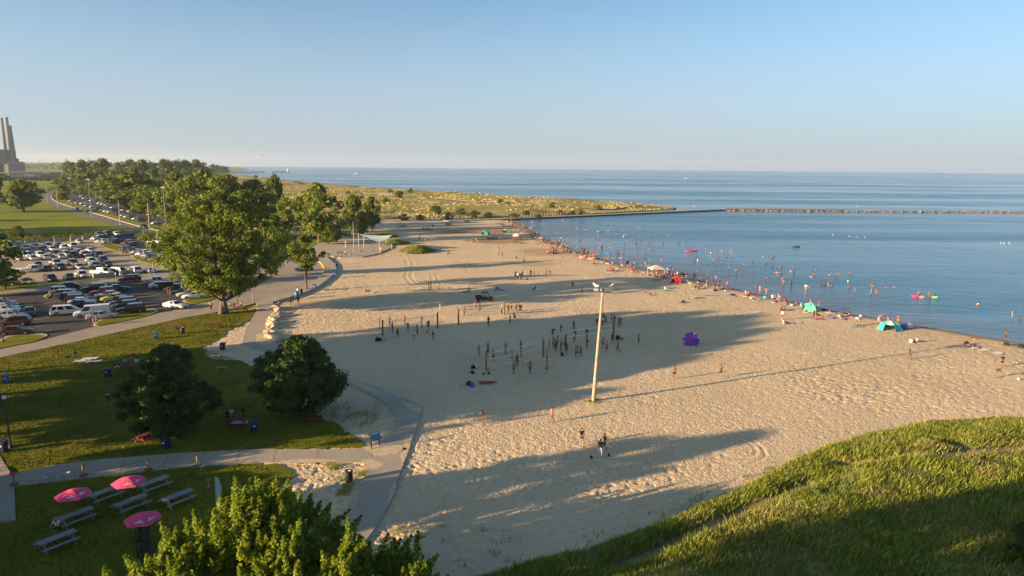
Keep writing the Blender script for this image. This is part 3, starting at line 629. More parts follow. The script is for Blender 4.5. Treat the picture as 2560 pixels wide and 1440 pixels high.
m_leaf_dark = leaf_mat('maple_leaf', (0.022, 0.052, 0.010), (0.060, 0.105, 0.018), 0.25)
m_leaf_fg = leaf_mat('ash_leaf', (0.115, 0.175, 0.018), (0.29, 0.36, 0.040), 0.48)
m_leaf_far = leaf_mat('far_tree_leaf', (0.075, 0.115, 0.034), (0.16, 0.205, 0.06), 0.40, 0.08)
m_leaf_dk2 = leaf_mat('cedar_leaf', (0.014, 0.024, 0.012), (0.03, 0.045, 0.018), 0.1)
m_leaf_yel = leaf_mat('young_leaf', (0.08, 0.11, 0.016), (0.17, 0.185, 0.03), 0.35)
def leaf_cloud(centers, rads, per, size, rng, flat=0.75, up=0.5, quad_fold=False):
    """small leaf faces gathered in clumps round the given centres"""
    C = np.repeat(np.asarray(centers), per, 0); R = np.repeat(np.asarray(rads), per)
    n = len(C); d = rng.normal(size=(n, 3)); d /= np.linalg.norm(d, axis=1)[:, None]
    rr = R * rng.random(n) ** 0.45
    off = d * rr[:, None]; off[:, 2] *= flat
    P = C + off
    nrm = d * 0.75 + rng.normal(size=(n, 3)) * 0.55; nrm[:, 2] += up; nrm /= np.linalg.norm(nrm, axis=1)[:, None]
    t = np.cross(nrm, rng.normal(size=(n, 3))); t /= np.linalg.norm(t, axis=1)[:, None] + 1e-9; b = np.cross(nrm, t)
    s = size * (0.6 + 0.8 * rng.random(n)); L = (s * 0.62)[:, None]; Wd = (s * 0.40)[:, None]
    droop = -nrm * (s * 0.12)[:, None]
    V = np.stack([P - t * L, P + b * Wd + droop, P + t * L, P - b * Wd + droop], 1).reshape(-1, 3)
    F = np.arange(n * 4).reshape(-1, 4); return V, F
def crown_points(h0, h1, r, n, rng, lobes=7, top=0.55, shell=0.6, lop=(0, 0), rough=1.0):
    """clump centres through an uneven crown; widest at `top` of its height"""
    ph = rng.random(lobes) * 6.28; amp = 0.14 + 0.16 * rng.random(lobes); zf = rng.integers(1, 4, lobes); fr = rng.integers(1, 5, lobes)
    out = []
    while len(out) < n:
        t = rng.random(); a = rng.random() * 6.283
        prof = math.sin(math.pi * min(1, max(0, (t * 0.94 + 0.06)) ** (math.log(0.5) / math.log(top)))) ** 0.62
        k = 1 + sum(amp[i] * math.sin(fr[i] * a + ph[i] + zf[i] * 3 * t) for i in range(lobes)) * 0.75 * rough
        q = shell + (1 - shell) * rng.random() if rng.random() < 0.72 else rng.random() * shell
        R = r * prof * k * q
        out.append((R * math.cos(a) + lop[0] * t, R * math.sin(a) + lop[1] * t, h0 + (h1 - h0) * t))
    return np.array(out)
def tree_meshes(name, h, r, base, seed, clumps, per, leaf, mat, trunk_r, forks=1, top=0.55, limbs=26, crad=0.2, shell=0.6, lean=(0, 0), bark=None):
    rng = np.random.default_rng(seed); rnd = random.Random(seed)
    C = crown_points(base, h, r, clumps, rng, top=top, shell=shell, rough=0.85 if 'maple' in name else 1.0)
    R = r * crad * (0.65 + 0.7 * rng.random(len(C)))
    V, F = leaf_cloud(C, R, per, leaf, rng)
    crown = np_mesh(name + '_crown', V, F, mat)
    tb = MB()
    fz = base + (h - base) * 0.18
    tops = []
    for k in range(forks):
        off = Vector(((k - (forks - 1) / 2) * trunk_r * 1.3, 0, 0)); a = 6.28 * k / max(1, forks) + rnd.random()
        tip = Vector((math.cos(a) * r * 0.28 * (forks > 1) + lean[0], math.sin(a) * r * 0.28 * (forks > 1) + lean[1], h * 0.86))
        P = []; n = 9
        for i in range(n):
            t = i / (n - 1); q = off.lerp(tip, t ** 1.25); q.z = tip.z * t
            q += Vector((math.sin(t * 5 + a), math.cos(t * 4 + a), 0)) * 0.05 * r * t; P.append(q)
        rr = [trunk_r * (1.35 if i == 0 else 1.0) * (1 - 0.9 * i / (n - 1)) for i in range(n)]
        rr = [x / math.sqrt(forks) * 1.1 for x in rr]
        tb.tube(P, rr, 9); tops.append(P)
    order = rng.permutation(len(C))[:limbs]
    for i in order:
        c = Vector(C[i]); P = tops[i % forks]
        zt = max(base * 0.75, c.z - 0.55 * math.hypot(c.x, c.y) - 0.05 * h); st = min(P, key=lambda q: abs(q.z - zt))
        mid = st.lerp(c, 0.5) + Vector((0, 0, -0.06 * (c - st).length))
        r0 = trunk_r * 0.34 * (1 - 0.6 * st.z / h)
        tb.tube([st, mid, c], [r0, r0 * 0.6, r0 * 0.15], 5, cap=False)
    return tb.mesh(name + '_trunk', bark or m_bark, smooth=True), crown
def place_tree(meshes, loc, label, name='deciduous_tree', group=None, s=1.0, sz=None, rz=0.0, cat='tree'):
    t = thing(name, label, cat, loc, rz, group); t.scale = (s, s, sz or s)
    link(bpy.data.objects.new('trunk', meshes[0]), t); link(bpy.data.objects.new('crown', meshes[1]), t); return t
# the big cottonwood and its neighbours
p = gp(560, 785); T_BIG = tree_meshes('cottonwood', 22.2, 11.6, 4.6, 11, 330, 130, 0.38, m_leaf_cot, 0.62, 2, 0.50, 70, 0.120, 0.55)
place_tree(T_BIG, p, 'huge cottonwood with thick leaning trunk beside the parking lot', 'cottonwood_tree', rz=0.6)
T_B = tree_meshes('twin', 12.4, 3.6, 5.4, 5, 60, 90, 0.36, m_leaf_cot, 0.26, 2, 0.5, 18, 0.26)
place_tree(T_B, gp(766, 727), 'slim tree with twin bare trunks at the promenade edge', 'promenade_tree')
T_MED = [tree_meshes('medium%d' % i, 10.0, 4.2, 1.6, 40 + i, 70, 70, 0.50, m_leaf_cot, 0.25, 1, 0.5, 14, 0.27) for i in range(3)]
def tree_at(px, base, top, half, meshes, label, h0=10.0, r0=4.2, z=0.0, **kw):
    p = gp(px, base, z); h = height_at(px, base, top, z); r = half / FPX * p.length
    return place_tree(meshes, p, label, s=r / r0, sz=h / h0, rz=random.random() * 6.28, **kw)
G1 = 'trees between the lots and the dunes'
tree_at(690, 690, 545, 42, T_MED[0], 'leafy tree right of the huge cottonwood, over the turning road', group=G1)
tree_at(798, 608, 468, 54, T_MED[1], 'broad tree standing alone between the lot and the shade sail', group=G1)
tree_at(882, 583, 490, 30, T_MED[2], 'dense round tree behind the shade sail, the larger of two', group=G1)
tree_at(931, 577, 497, 25, T_MED[0], 'yellow green tree at the head of the beach', group=G1)
tree_at(905, 588, 530, 22, T_MED[1], 'low bushy tree between the two trees by the shade sail', group=G1)
tree_at(820, 612, 560, 30, T_MED[2], 'small tree below the broad lone tree near the plaza', group=G1)
for i, (px, b, t, hw, lab) in enumerate([(450, 560, 436, 36, 'tall tree in the gap left of the cottonwood'), (515, 575, 432, 50, 'tall spreading tree directly behind the huge cottonwood'), (575, 580, 442, 45, 'tree behind the cottonwood crown, right of its middle'), (640, 570, 455, 48, 'tree showing above the right shoulder of the cottonwood'), (690, 560, 443, 26, 'thin airy poplar with loose top against the dunes'), (610, 600, 480, 45, 'full tree hidden low behind the cottonwood crown'), (480, 590, 505, 30, 'short round tree left behind the cottonwood'), (720, 585, 500, 30, 'shady tree at the dune edge right of the poplar')]):
    tree_at(px, b, t, hw, T_MED[i % 3], lab, group=G1)
T_CED = tree_meshes('cedar', 10, 3.0, 0.8, 77, 60, 70, 0.5, m_leaf_dk2, 0.22, 1, 0.35, 6, 0.3)
for px, b, t, hw, lab in [(465, 552, 470, 16, 'dark cedar left of the cottonwood, the broader of two'), (494, 562, 472, 15, 'dark slim cedar touching the cottonwood crown'), (843, 598, 562, 10, 'dark little evergreen beside the plaza trees')]:
    tree_at(px, b, t, hw, T_CED, lab, r0=3.0, name='cedar_tree', group='dark evergreens near the lots')
# trees at the far parking lot and the wood behind
T_FAR = [tree_meshes('far%d' % i, 20.0, 9.0, 1.5, 60 + i, 60, 55, 1.25, m_leaf_far, 0.5, 1, 0.52, 10, 0.30) for i in range(4)]
for i, (px, b, t, hw, lab) in enumerate([(322, 525, 438, 62, 'wide tree with low forked trunk shading the far parking lot'), (285, 500, 452, 30, 'rounded tree left of the wide tree by the far lot'), (385, 545, 478, 32, 'tree over the middle of the far parked cars'), (352, 540, 498, 26, 'low tree beside the wide tree at the far lot'), (418, 552, 500, 24, 'small tree at the right end of the far lot')]):
    tree_at(px, b, t, hw, T_MED[i % 3], lab, group='trees along the far parking lot')
wood = [(178, 462, 404, 18), (208, 470, 404, 20), (238, 470, 402, 20), (265, 472, 401, 26), (300, 465, 410, 16), (330, 462, 402, 26), (360, 470, 404, 24), (385, 462, 406, 22), (412, 468, 402, 26), (440, 462, 402, 24), (468, 462, 404, 22), (492, 458, 403, 22), (508, 452, 406, 14), (385, 480, 425, 20), (425, 478, 424, 24), (465, 474, 424, 22), (160, 478, 445, 22), (190, 485, 440, 26), (225, 490, 435, 30), (262, 492, 440, 28), (155, 500, 462, 14), (300, 488, 425, 26), (340, 486, 424, 26), (515, 445, 418, 14), (533, 438, 412, 12), (545, 436, 414, 10), (558, 433, 415, 9), (568, 433, 417, 6)]
for i, (px, b, t, hw) in enumerate(sorted(wood)):
    tree_at(px, b, t, hw, T_FAR[i % 4], f'hazy green tree of the far wood, {nth(i)} from the left', h0=20, r0=9, group='trees of the far wood', name='woodland_tree')
# low scrub joining the wood's foot, and the far plain of trees at the horizon
rng = np.random.default_rng(5)
def scrub(name, poly_px, n, rmin, rmax, per, leaf, mat, label, seed, zf=None, h=0.8):
    rng = np.random.default_rng(seed); poly = [gp(x, y)[:2] for x, y in poly_px]
    x0, x1 = min(p[0] for p in poly), max(p[0] for p in poly); y0, y1 = min(p[1] for p in poly), max(p[1] for p in poly)
    C = []
    while len(C) < n:
        x = rng.uniform(x0, x1, 400); y = rng.uniform(y0, y1, 400); m = inside(x, y, poly)
        C += list(zip(x[m], y[m]))
    C = np.array(C[:n]); R = rng.uniform(rmin, rmax, n); z = (zf(C[:, 0], C[:, 1]) if zf else 0) + R * h * 0.5
    V, F = leaf_cloud(np.column_stack([C, z]), R, per, leaf, rng, h)
    o = link(bpy.data.objects.new(name, np_mesh(name, V, F, mat))); return tag(o, label, None, None, 'stuff')
scrub('far_thicket', [(140, 470), (330, 480), (540, 452), (560, 440), (520, 434), (300, 452), (150, 456)], 320, 4, 9, 60, 2.0, m_leaf_far, 'thick green scrub at the foot of the far wood', 3)
scrub('horizon_woodland', [(-400, 424), (0, 423), (170, 423), (420, 417), (420, 414.2), (60, 414.2), (-400, 416)], 900, 12, 30, 26, 9.0, m_leaf_far, 'hazy flat woodland reaching to the left horizon', 4, h=0.7)
scrub('meadow_weeds', [(-60, 602), (100, 590), (240, 585), (330, 580), (240, 592), (100, 604), (-60, 612)], 260, 0.5, 1.3, 40, 0.35, m_leaf_yel, 'tall yellow green weeds along the back of the gravel lot', 6)
scrub('roadside_scrub', [(60, 500), (100, 478), (160, 462), (200, 470), (250, 488), (210, 478), (170, 474), (140, 480), (150, 470), (110, 482)], 90, 1.5, 3.5, 50, 0.9, m_leaf_far, 'green scrub along the bending far road', 8)
scrub('fence_hedge', [(-20, 452), (150, 452), (150, 447), (-20, 448)], 120, 3, 5, 50, 1.6, m_leaf_dk2, 'dark clipped hedge line in front of the far buildings', 9)
scrub('lot_edge_scrub', [(560, 600), (700, 605), (790, 598), (880, 592), (960, 575), (880, 585), (760, 575), (640, 580)], 150, 0.8, 2.0, 60, 0.45, m_leaf_cot, 'weedy green bushes between the back lot and the dunes', 10)
# left edge
tree_at(60, 530, 453, 36, T_MED[1], 'lone spreading tree standing on the meadow', group='trees at the left edge')
tree_at(-22, 530, 435, 34, T_MED[2], 'dark tree cut by the left edge of the meadow', group='trees at the left edge')
tree_at(-28, 742, 578, 62, T_MED[0], 'big dark tree at the left edge of the gravel lot', group='trees at the left edge')
tree_at(13, 724, 664, 34, T_MED[1], 'small pale trunked tree on the verge by the gravel lot', group='trees at the left edge')
T_BUSH = tree_meshes('bush', 2.0, 1.6, 0.1, 90, 40, 60, 0.22, m_leaf_yel, 0.05, 1, 0.4, 6, 0.34)
def bush_at(px, base, top, half, label, group, z=0.0, name='shrub', cat='shrub', meshes=None):
    p = gp(px, base, z); return place_tree(meshes or T_BUSH, p, label, name, group, s=half / FPX * p.length / 1.6, sz=max(0.3, height_at(px, base, top, z) / 2.0), rz=random.random() * 6.28, cat=cat)
bush_at(45, 594, 568, 15, 'round yellow green shrub alone on the shaded meadow band', None)
# two dark maples on the lawn
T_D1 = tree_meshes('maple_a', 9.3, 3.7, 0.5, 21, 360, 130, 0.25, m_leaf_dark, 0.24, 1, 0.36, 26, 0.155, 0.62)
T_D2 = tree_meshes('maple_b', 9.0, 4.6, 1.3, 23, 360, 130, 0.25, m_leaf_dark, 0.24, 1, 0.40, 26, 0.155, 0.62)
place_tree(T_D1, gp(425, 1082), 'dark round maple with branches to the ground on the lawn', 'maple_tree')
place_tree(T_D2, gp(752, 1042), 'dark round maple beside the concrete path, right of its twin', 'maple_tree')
# foreground tree: bright, top just below the camera
def fg_tree(name, h, r, seed, clumps, spires):
    """a crown of upright leafy shoots, tapering to points"""
    rng = np.random.default_rng(seed); C = crown_points(1.0, h - 1.5, r * .92, clumps, rng, lobes=9, top=0.38, shell=0.55, rough=0.7)
    R = 0.16 + 0.22 * rng.random(len(C)); B = crown_points(h * .25, h - 1.3, r, spires, rng, lobes=9, top=0.30, shell=0.86, rough=0.7)
    SC = []; SR = []
    for b in B:
        out = np.array([b[0], b[1], 0]) / r; L = rng.uniform(.7, 1.55) * (0.75 + .45 * b[2] / h); d = np.array([0, 0, 1.0]) + out * rng.uniform(.1, .8) + rng.normal(0, .16, 3); w = rng.uniform(.30, .52)
        for k in range(7): t = k / 6; SC.append(b + d * L * t); SR.append(w * (1 - t) ** .7 * rng.uniform(.75, 1.2) + .06)
    V1, F1 = leaf_cloud(C, R, 30, 0.17, rng, 1.2, 0.3); V2, F2 = leaf_cloud(np.array(SC), np.array(SR), 40, 0.165, rng, 1.1, 0.25)
    V = np.concatenate([V1, V2]); F = np.concatenate([F1, F2 + len(V1)])
    tb = MB(); tb.tube([(0, 0, 0), (0.1, 0, h * 0.3), (0, 0.1, h * 0.6), (0, 0, h * 0.85)], [0.22, 0.17, 0.1, 0.03], 8)
    for c in C[rng.permutation(len(C))[:60]]:
        c = Vector(c); st = Vector((0, 0, max(0.8, c.z - 0.7 * math.hypot(c.x, c.y)))); tb.tube([st, st.lerp(c, 0.5) + Vector((0, 0, -0.15)), c], [0.05, 0.035, 0.008], 5, cap=False)
    return tb.mesh(name + '_trunk', m_bark, True), np_mesh(name + '_crown', V, F, m_leaf_fg)
T_FG = [fg_tree('ash_a', 8.2, 4.6, 31, 900, 190), fg_tree('ash_b', 6.3, 3.5, 32, 500, 120)]
place_tree(T_FG[0], (-16.2, 40.0, 0), 'sunlit bright green ash tree at the bottom of the picture', 'ash_tree')
place_tree(T_FG[1], (-9.6, 37.2, 0), 'lower bright ash tree right beside the bottom ash', 'ash_tree', rz=1.2)
place_tree(T_FG[1], (-19.8, 37.0, 0), 'ash tree cut by the bottom edge, left of the tall ash', 'ash_tree', rz=2.4, sz=1.02)
place_tree(T_FG[1], (-13.0, 37.6, 0), 'ash tree between the tall ash and the lower one beside it', 'ash_tree', rz=5.1, sz=1.06)
place_tree(T_FG[1], (-7.6, 37.6, 0), 'small ash at the path end of the ash clump', 'ash_tree', rz=.4, s=.8, sz=.78)
place_tree(T_FG[1], (-5.4, 35.6, 0), 'shaded low ash at the foot of the grassy dune', 'ash_tree', rz=4.0, s=0.85, sz=0.82)
# shade trees standing outside the left edge; their long shadows cross the lawn and beach
T_SH = [tree_meshes('shade%d' % i, 20.0, 6.5, 4.2, 110 + i, 150, 75, 0.62, m_leaf_cot, 0.45, 1, 0.5, 24, 0.21, 0.5) for i in range(2)]
def shade_tree(u0, v, tip, r, label, i=0, base=None):
    h = (tip - u0) * math.tan(SUN_EL); t = place_tree(T_SH[i % 2], uv(u0, v), label, 'shade_tree', 'tall shade trees left of the lawn', s=r / 6.5, sz=h / 20.0, rz=i * 1.3); return t
for i, (u0, v, tip, r) in enumerate([(-42, 98, 92, 8.5), (-36, 109, 74, 5.5), (-46, 88, 86, 7.5), (-34, 79, 64, 5.0), (-30, 71, 44, 4.5), (-38, 103, 84, 5.0), (-28, 52.2, 51, 4.4), (-27, 62, 3, 4.2), (-30, 55, 20, 4.2), (-52, 93, 60, 7), (-50, 93, 88, 7), (-40, 83, 76, 6), (-46, 104, 86, 6)]):
    shade_tree(u0, v, tip, r, ['shade tree outside the left edge with the longest beach shadow', 'shade tree outside the left edge at the back of the lawn', 'second tallest shade tree outside the left edge', 'slim shade tree left of the dark maples', 'low shade tree left of the lamp post', 'shade tree just behind the tallest one', 'shade tree left of the picnic tables', 'short shade tree beside the picnic lawn sidewalk', 'short shade tree beyond the picnic lawn', 'wide shade tree far out on the left', 'tall shade tree behind the wide one far left', 'shade tree between the tall ones left of the lawn', 'shade tree at the back row left of the lawn'][i], i)
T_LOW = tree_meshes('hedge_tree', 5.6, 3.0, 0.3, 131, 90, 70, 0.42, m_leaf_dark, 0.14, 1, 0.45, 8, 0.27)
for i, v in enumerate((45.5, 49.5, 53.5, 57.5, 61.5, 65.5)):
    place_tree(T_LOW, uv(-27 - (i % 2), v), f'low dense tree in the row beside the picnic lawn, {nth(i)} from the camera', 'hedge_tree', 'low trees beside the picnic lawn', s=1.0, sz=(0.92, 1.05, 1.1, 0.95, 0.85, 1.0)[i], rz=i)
for i, (x, y, h, r) in enumerate([(-22, 14, 20, 6), (-34, 16, 23.5, 5.6), (-12, 4, 18, 6), (-60, 30, 13, 4), (2, 2, 13, 5), (-28, 4, 19, 7)]):
    place_tree(T_SH[i % 2], (x, y, 0), ['shade tree below and left of the camera', 'shade tree left of the bottom ash trees', 'shade tree straight below the camera', 'shade tree left of the bottom lawn', 'low shade tree right under the camera', 'tallest shade tree behind the ash trees'][i], 'shade_tree', 'trees below the camera', s=r / 6.5, sz=h / 20.0, rz=i * 1.1)
# shade on the meadow and gravel lot comes from trees further left
for i, (px, b, h, r) in enumerate([(-330, 600, 17, 8), (-520, 640, 15, 8), (-420, 560, 16, 8)]):
    place_tree(T_SH[i % 2], gp(px, b), ['tree left of the meadow throwing a band of shade', 'tree left of the gravel lot outside the picture', 'far tree left of the meadow outside the picture'][i], 'shade_tree', 'trees left of the meadow', s=r / 6.5, sz=h / 20)
for i, v in enumerate((325, 337, 349)):
    place_tree(T_SH[i % 2], uv(-102 - 4 * i, v), f'tree outside the left edge shading the meadow band, {nth(i)} of three', 'shade_tree', 'trees left of the meadow', s=1.1, sz=(.80, .86, .78)[i], rz=i)
# shrubs on the far dunes
for i, (px, b, t, hw) in enumerate(sorted([(975, 484, 476, 7), (998, 500, 482, 12), (1027, 486, 474, 6), (965, 515, 503, 9), (1090, 540, 520, 16), (1120, 548, 533, 12), (1155, 540, 524, 14), (1185, 545, 527, 14), (1220, 545, 530, 12), (1251, 512, 502, 8), (1270, 515, 508, 5), (1315, 540, 528, 10), (1380, 527, 515, 8), (1400, 536, 527, 12), (1430, 537, 527, 11), (1452, 536, 524, 10), (1495, 527, 516, 9), (1285, 545, 533, 12), (1050, 550, 538, 12), (1010, 550, 535, 14), (870, 486, 478, 6), (750, 462, 457, 5), (785, 466, 459, 6), (640, 449, 441, 5), (905, 502, 494, 8), (935, 540, 522, 14), (1345, 545, 537, 9), (700, 470, 460, 8), (860, 560, 540, 14), (1545, 525, 518, 6)])):
    p = gp(px, b); z = float(dune_z(p.x, p.y)[0])
    place_tree(T_FAR[i % 4] if hw > 9 else T_BUSH, (p.x, p.y, z - 0.2), f'green shrub on the far dunes, {nth(i)} from the left', 'dune_shrub', 'shrubs scattered over the far dunes', s=hw / FPX * p.length / (9.0 if hw > 9 else 1.6), sz=height_at(px, b, t) / (20.0 if hw > 9 else 2.0), rz=i, cat='shrub')
# tufts of dune grass on the far dunes
rng = np.random.default_rng(15); n = 26000
x = rng.uniform(-420, 130, n); y = 270 + 560 * rng.random(n) ** 1.4; m = inside(x, y, D_OUT) & (vnoise(x, y, 22, 30) > 0.38); x, y = x[m], y[m]; zz = dune_z(x, y); n = len(x)
a = rng.random(n) * 6.28; w = rng.uniform(0.5, 1.5, n); hh = rng.uniform(0.4, 1.1, n)
V = np.stack([np.column_stack([x - np.cos(a) * w, y - np.sin(a) * w, zz]), np.column_stack([x + np.cos(a) * w, y + np.sin(a) * w, zz]), np.column_stack([x + rng.normal(0, .4, n), y, zz + hh])], 1).reshape(-1, 3)
m_tuft = leaf_mat('dune_tuft', (0.20, 0.19, 0.05), (0.45, 0.37, 0.14), 0.3, 0.05)
tag(link(bpy.data.objects.new('far_dune_grass', np_mesh('far_dune_grass', V, np.arange(n * 3).reshape(-1, 3), m_tuft))), 'dry tufted grass covering the far dunes', None, None, 'stuff')

# ------------------------------------------------------------------ near grassy dune, bottom right
ND_PX = [(1090, 1470), (1300, 1412), (1500, 1358), (1650, 1302), (1800, 1238), (1900, 1192), (2000, 1140), (2130, 1094), (2280, 1064), (2430, 1050), (2560, 1052), (2760, 1062)]
ND = [gp(x, y) for x, y in ND_PX]; ND = [(p.x, p.y) for p in catmull(ND, 4)] + [(95, 66), (110, 40), (100, 8), (40, 6), (0, 22), (-8, 30), (-11, 38)]
RIDGES = [[gp(x, y)[:2] for x, y in l] for l in ([(2110, 1180), (2200, 1185), (2330, 1190), (2440, 1172), (2560, 1160)], [(2330, 1140), (2440, 1172)], [(1960, 1265), (2020, 1230)], [(1540, 1440), (1700, 1370), (1850, 1300), (1960, 1262)])]
xs = np.arange(-12, 100, 0.45); ys = np.arange(8, 84, 0.45); XX, YY = np.meshgrid(xs, ys)
def near_z(x, y):
    e = dist_line(x, y, ND, True); e = np.where(inside(x, y, ND), e, -e)
    z = -0.12 + 0.5 * sstep(-0.3, 1.2, e) + 1.5 * sstep(0.5, 11, e) + 0.9 * sstep(0, 6, e) * (vnoise(x, y, 7.5, 51) - 0.3) + 0.35 * sstep(0, 3, e) * (vnoise(x, y, 2.6, 52) - 0.5)
    tr = np.minimum.reduce([dist_line(x, y, r) for r in RIDGES]); return z - 0.55 * sstep(1.8, 0.2, tr) * sstep(0, 2, e), e, tr
zz, e, tr = near_z(XX, YY); ok = e > -0.6
gi = np.arange(XX.size).reshape(XX.shape); cell = ok[:-1, :-1] & ok[1:, :-1] & ok[:-1, 1:] & ok[1:, 1:]
F = np.stack([gi[:-1, :-1][cell], gi[:-1, 1:][cell], gi[1:, 1:][cell], gi[1:, :-1][cell]], 1)
m_dsoil = plain('dune_soil', (0.25, 0.205, 0.11), 0.95, 0.25, 0.8, bumpd=0.05)
tag(link(bpy.data.objects.new('near_dune', np_mesh('near_dune', np.stack([XX.ravel(), YY.ravel(), zz.ravel()], 1), F, m_dsoil, True))), kind='structure')
rng = np.random.default_rng(52); n = 820000
x = rng.uniform(-11, 86, n); y = rng.uniform(26, 82, n); zz, e, tr = near_z(x, y)
dens = np.clip(sstep(0.0, 0.8, e) * (0.25 + 0.75 * sstep(0.4, 1.3, tr)) * (0.55 + 1.1 * vnoise(x, y, 3.2, 53)) * (0.85 + 0.4 * vnoise(x, y, 0.8, 54)), 0, 1)
dens = np.where(tr < 0.75, 0.05, dens) * np.where(vnoise(x, y, 5.0, 57) > 0.76, 0.45, 1.0); keep = (rng.random(n) < dens) & (y > 0.92 * np.abs(x) * 0.9)
x, y, zz, e = x[keep], y[keep], zz[keep], e[keep]; n = len(x)
a = rng.random(n) * 6.283; w = rng.uniform(0.010, 0.024, n); hh = rng.uniform(0.25, 0.85, n) * (0.5 + 0.6 * vnoise(x, y, 2.0, 55)) * (0.6 + 0.4 * sstep(0, 2, e)); la = rng.normal(0.5, 0.9, n); lean = hh * rng.uniform(0.1, 0.6, n)
bx, by = np.cos(a) * w, np.sin(a) * w; lx, ly = np.cos(la) * lean, np.sin(la) * lean
V = np.stack([np.column_stack([x - bx, y - by, zz - 0.03]), np.column_stack([x + bx, y + by, zz - 0.03]), np.column_stack([x + bx * .8 + lx * .35, y + by * .8 + ly * .35, zz + hh * .6]), np.column_stack([x + lx, y + ly, zz + hh])], 1).reshape(-1, 3)
m_blade, nt, bs = new_mat('marram_blade')
g = nd(nt, 'NewGeometry'); lo = noise(nt, 0.16, 4, 0.65); 
gr = ramp(nt, g.outputs['Random Per Island'], [(0.0, (0.105, 0.150, 0.012)), (0.6, (0.245, 0.31, 0.030)), (1.0, (0.37, 0.38, 0.07))]); tn = ramp(nt, g.outputs['Random Per Island'], [(0.0, (0.20, 0.16, 0.05)), (0.6, (0.42, 0.34, 0.14)), (1.0, (0.55, 0.44, 0.24))])
fm_ = ramp(nt, lo.outputs['Fac'], [(0.50, (0.03,) * 3), (0.70, (0.75,) * 3)]); bc = mixc(nt, fm_.outputs[0], gr.outputs[0], tn.outputs[0]); nt.links.new(bc, bs.inputs['Base Color']); bs.inputs['Roughness'].default_value = 0.6
tr_ = nd(nt, 'BsdfTranslucent'); nt.links.new(bc, tr_.inputs['Color']); mx = nd(nt, 'MixShader'); mx.inputs[0].default_value = 0.4; nt.links.new(bs.outputs[0], mx.inputs[1]); nt.links.new(tr_.outputs[0], mx.inputs[2])
nt.links.new(mx.outputs[0], [x_ for x_ in nt.nodes if x_.type == 'OUTPUT_MATERIAL'][0].inputs[0])
tag(link(bpy.data.objects.new('near_dune_grass', np_mesh('near_dune_grass', V, np.arange(n * 4).reshape(-1, 4), m_blade))), 'tall bright green marram grass covering the near dune', None, None, 'stuff')
# ------------------------------------------------------------------ words and common materials
m_metal = plain('grey_metal', (0.30, 0.29, 0.28), 0.45, 0.15, metallic=0.6)
m_dark = plain('black_paint', (0.018, 0.018, 0.02), 0.5)
m_wood = plain('weathered_timber', (0.17, 0.12, 0.08), 0.9, 0.3, 4, bumpd=0.03)
m_polew = plain('pale_pole_wood', (0.42, 0.35, 0.26), 0.8, 0.2, 2)
m_bin = plain('navy_plastic', (0.012, 0.03, 0.085), 0.45, 0.15)
m_binl = plain('blue_plastic', (0.03, 0.12, 0.30), 0.45, 0.15)
m_greyw = plain('grey_table_board', (0.24, 0.245, 0.26), 0.75, 0.12, 3)
m_redw = plain('red_table_board', (0.16, 0.035, 0.03), 0.7, 0.2, 3)
m_pink = plain('pink_canopy', (0.74, 0.075, 0.20), 0.75, 0.06)
m_whitef = plain('white_cloth', (0.72, 0.72, 0.70), 0.8, 0.05)
m_white = plain('white_paint', (0.70, 0.68, 0.64), 0.5, 0.05)
m_float = tinted('vinyl', 0.35, spec=0.5)
m_paint = tinted('car_paint', 0.28, coat=0.8, spec=0.5, var=0.05)
m_glass = plain('car_glass', (0.012, 0.015, 0.018), 0.06, 0.05, spec=0.8)
m_tyre = plain('tyre_rubber', (0.014, 0.014, 0.014), 0.85)
m_rim = plain('wheel_rim', (0.35, 0.35, 0.36), 0.35, metallic=0.8)
m_lamp = plain('headlamp', (0.62, 0.62, 0.60), 0.15, spec=0.8)
m_tail = plain('tail_lamp', (0.30, 0.012, 0.012), 0.25)
m_trim = plain('black_trim', (0.02, 0.02, 0.02), 0.6)
m_plate = plain('number_plate', (0.5, 0.5, 0.48), 0.5)
m_concw = paved('barrier_concrete', (0.34, 0.30, 0.26), 0.12, 0.6)

# ------------------------------------------------------------------ cars
CC = dict(white=(0.70, 0.70, 0.69), silver=(0.40, 0.41, 0.42), grey=(0.17, 0.175, 0.18), black=(0.013, 0.013, 0.015), charcoal=(0.045, 0.047, 0.052), maroon=(0.055, 0.009, 0.012), red=(0.20, 0.015, 0.02), blue=(0.025, 0.055, 0.14), navy=(0.014, 0.022, 0.05), yellow=(0.62, 0.42, 0.02), tan=(0.36, 0.30, 0.21), green=(0.05, 0.085, 0.075), brown=(0.09, 0.05, 0.04), skyblue=(0.32, 0.42, 0.52))
def loft(st):
    """st: (x, half width, z low, z top) along the body"""
    mb = MB(); V = []; F = []; n = 12
    for x, w, zb, zt in st:
        zm = zb + (zt - zb) * 0.55
        h = [(0.0, zb), (w * 0.86, zb), (w * 0.98, zb + 0.10), (w, zm), (w * 0.965, zt - 0.07), (w * 0.86, zt - 0.01), (0.0, zt + 0.025)]
        ring = [(x, y, z) for y, z in h] + [(x, -y, z) for y, z in h[-2:0:-1]]; V += ring
    for i in range(len(st) - 1):
        for k in range(n): F.append((i * n + k, i * n + (k + 1) % n, (i + 1) * n + (k + 1) % n, (i + 1) * n + k))
    F.append(tuple(range(n))[::-1]); F.append(tuple((len(st) - 1) * n + k for k in range(n)))
    return mb.add(V, F)
def inset(P, k, out):
    c = sum(P, Vector()) / len(P); n = (P[1] - P[0]).cross(P[2] - P[0]).normalized()
    if n.dot(out) < 0: n = -n
    return [c + (p - c) * k + n * 0.012 for p in P]
CARP = {}
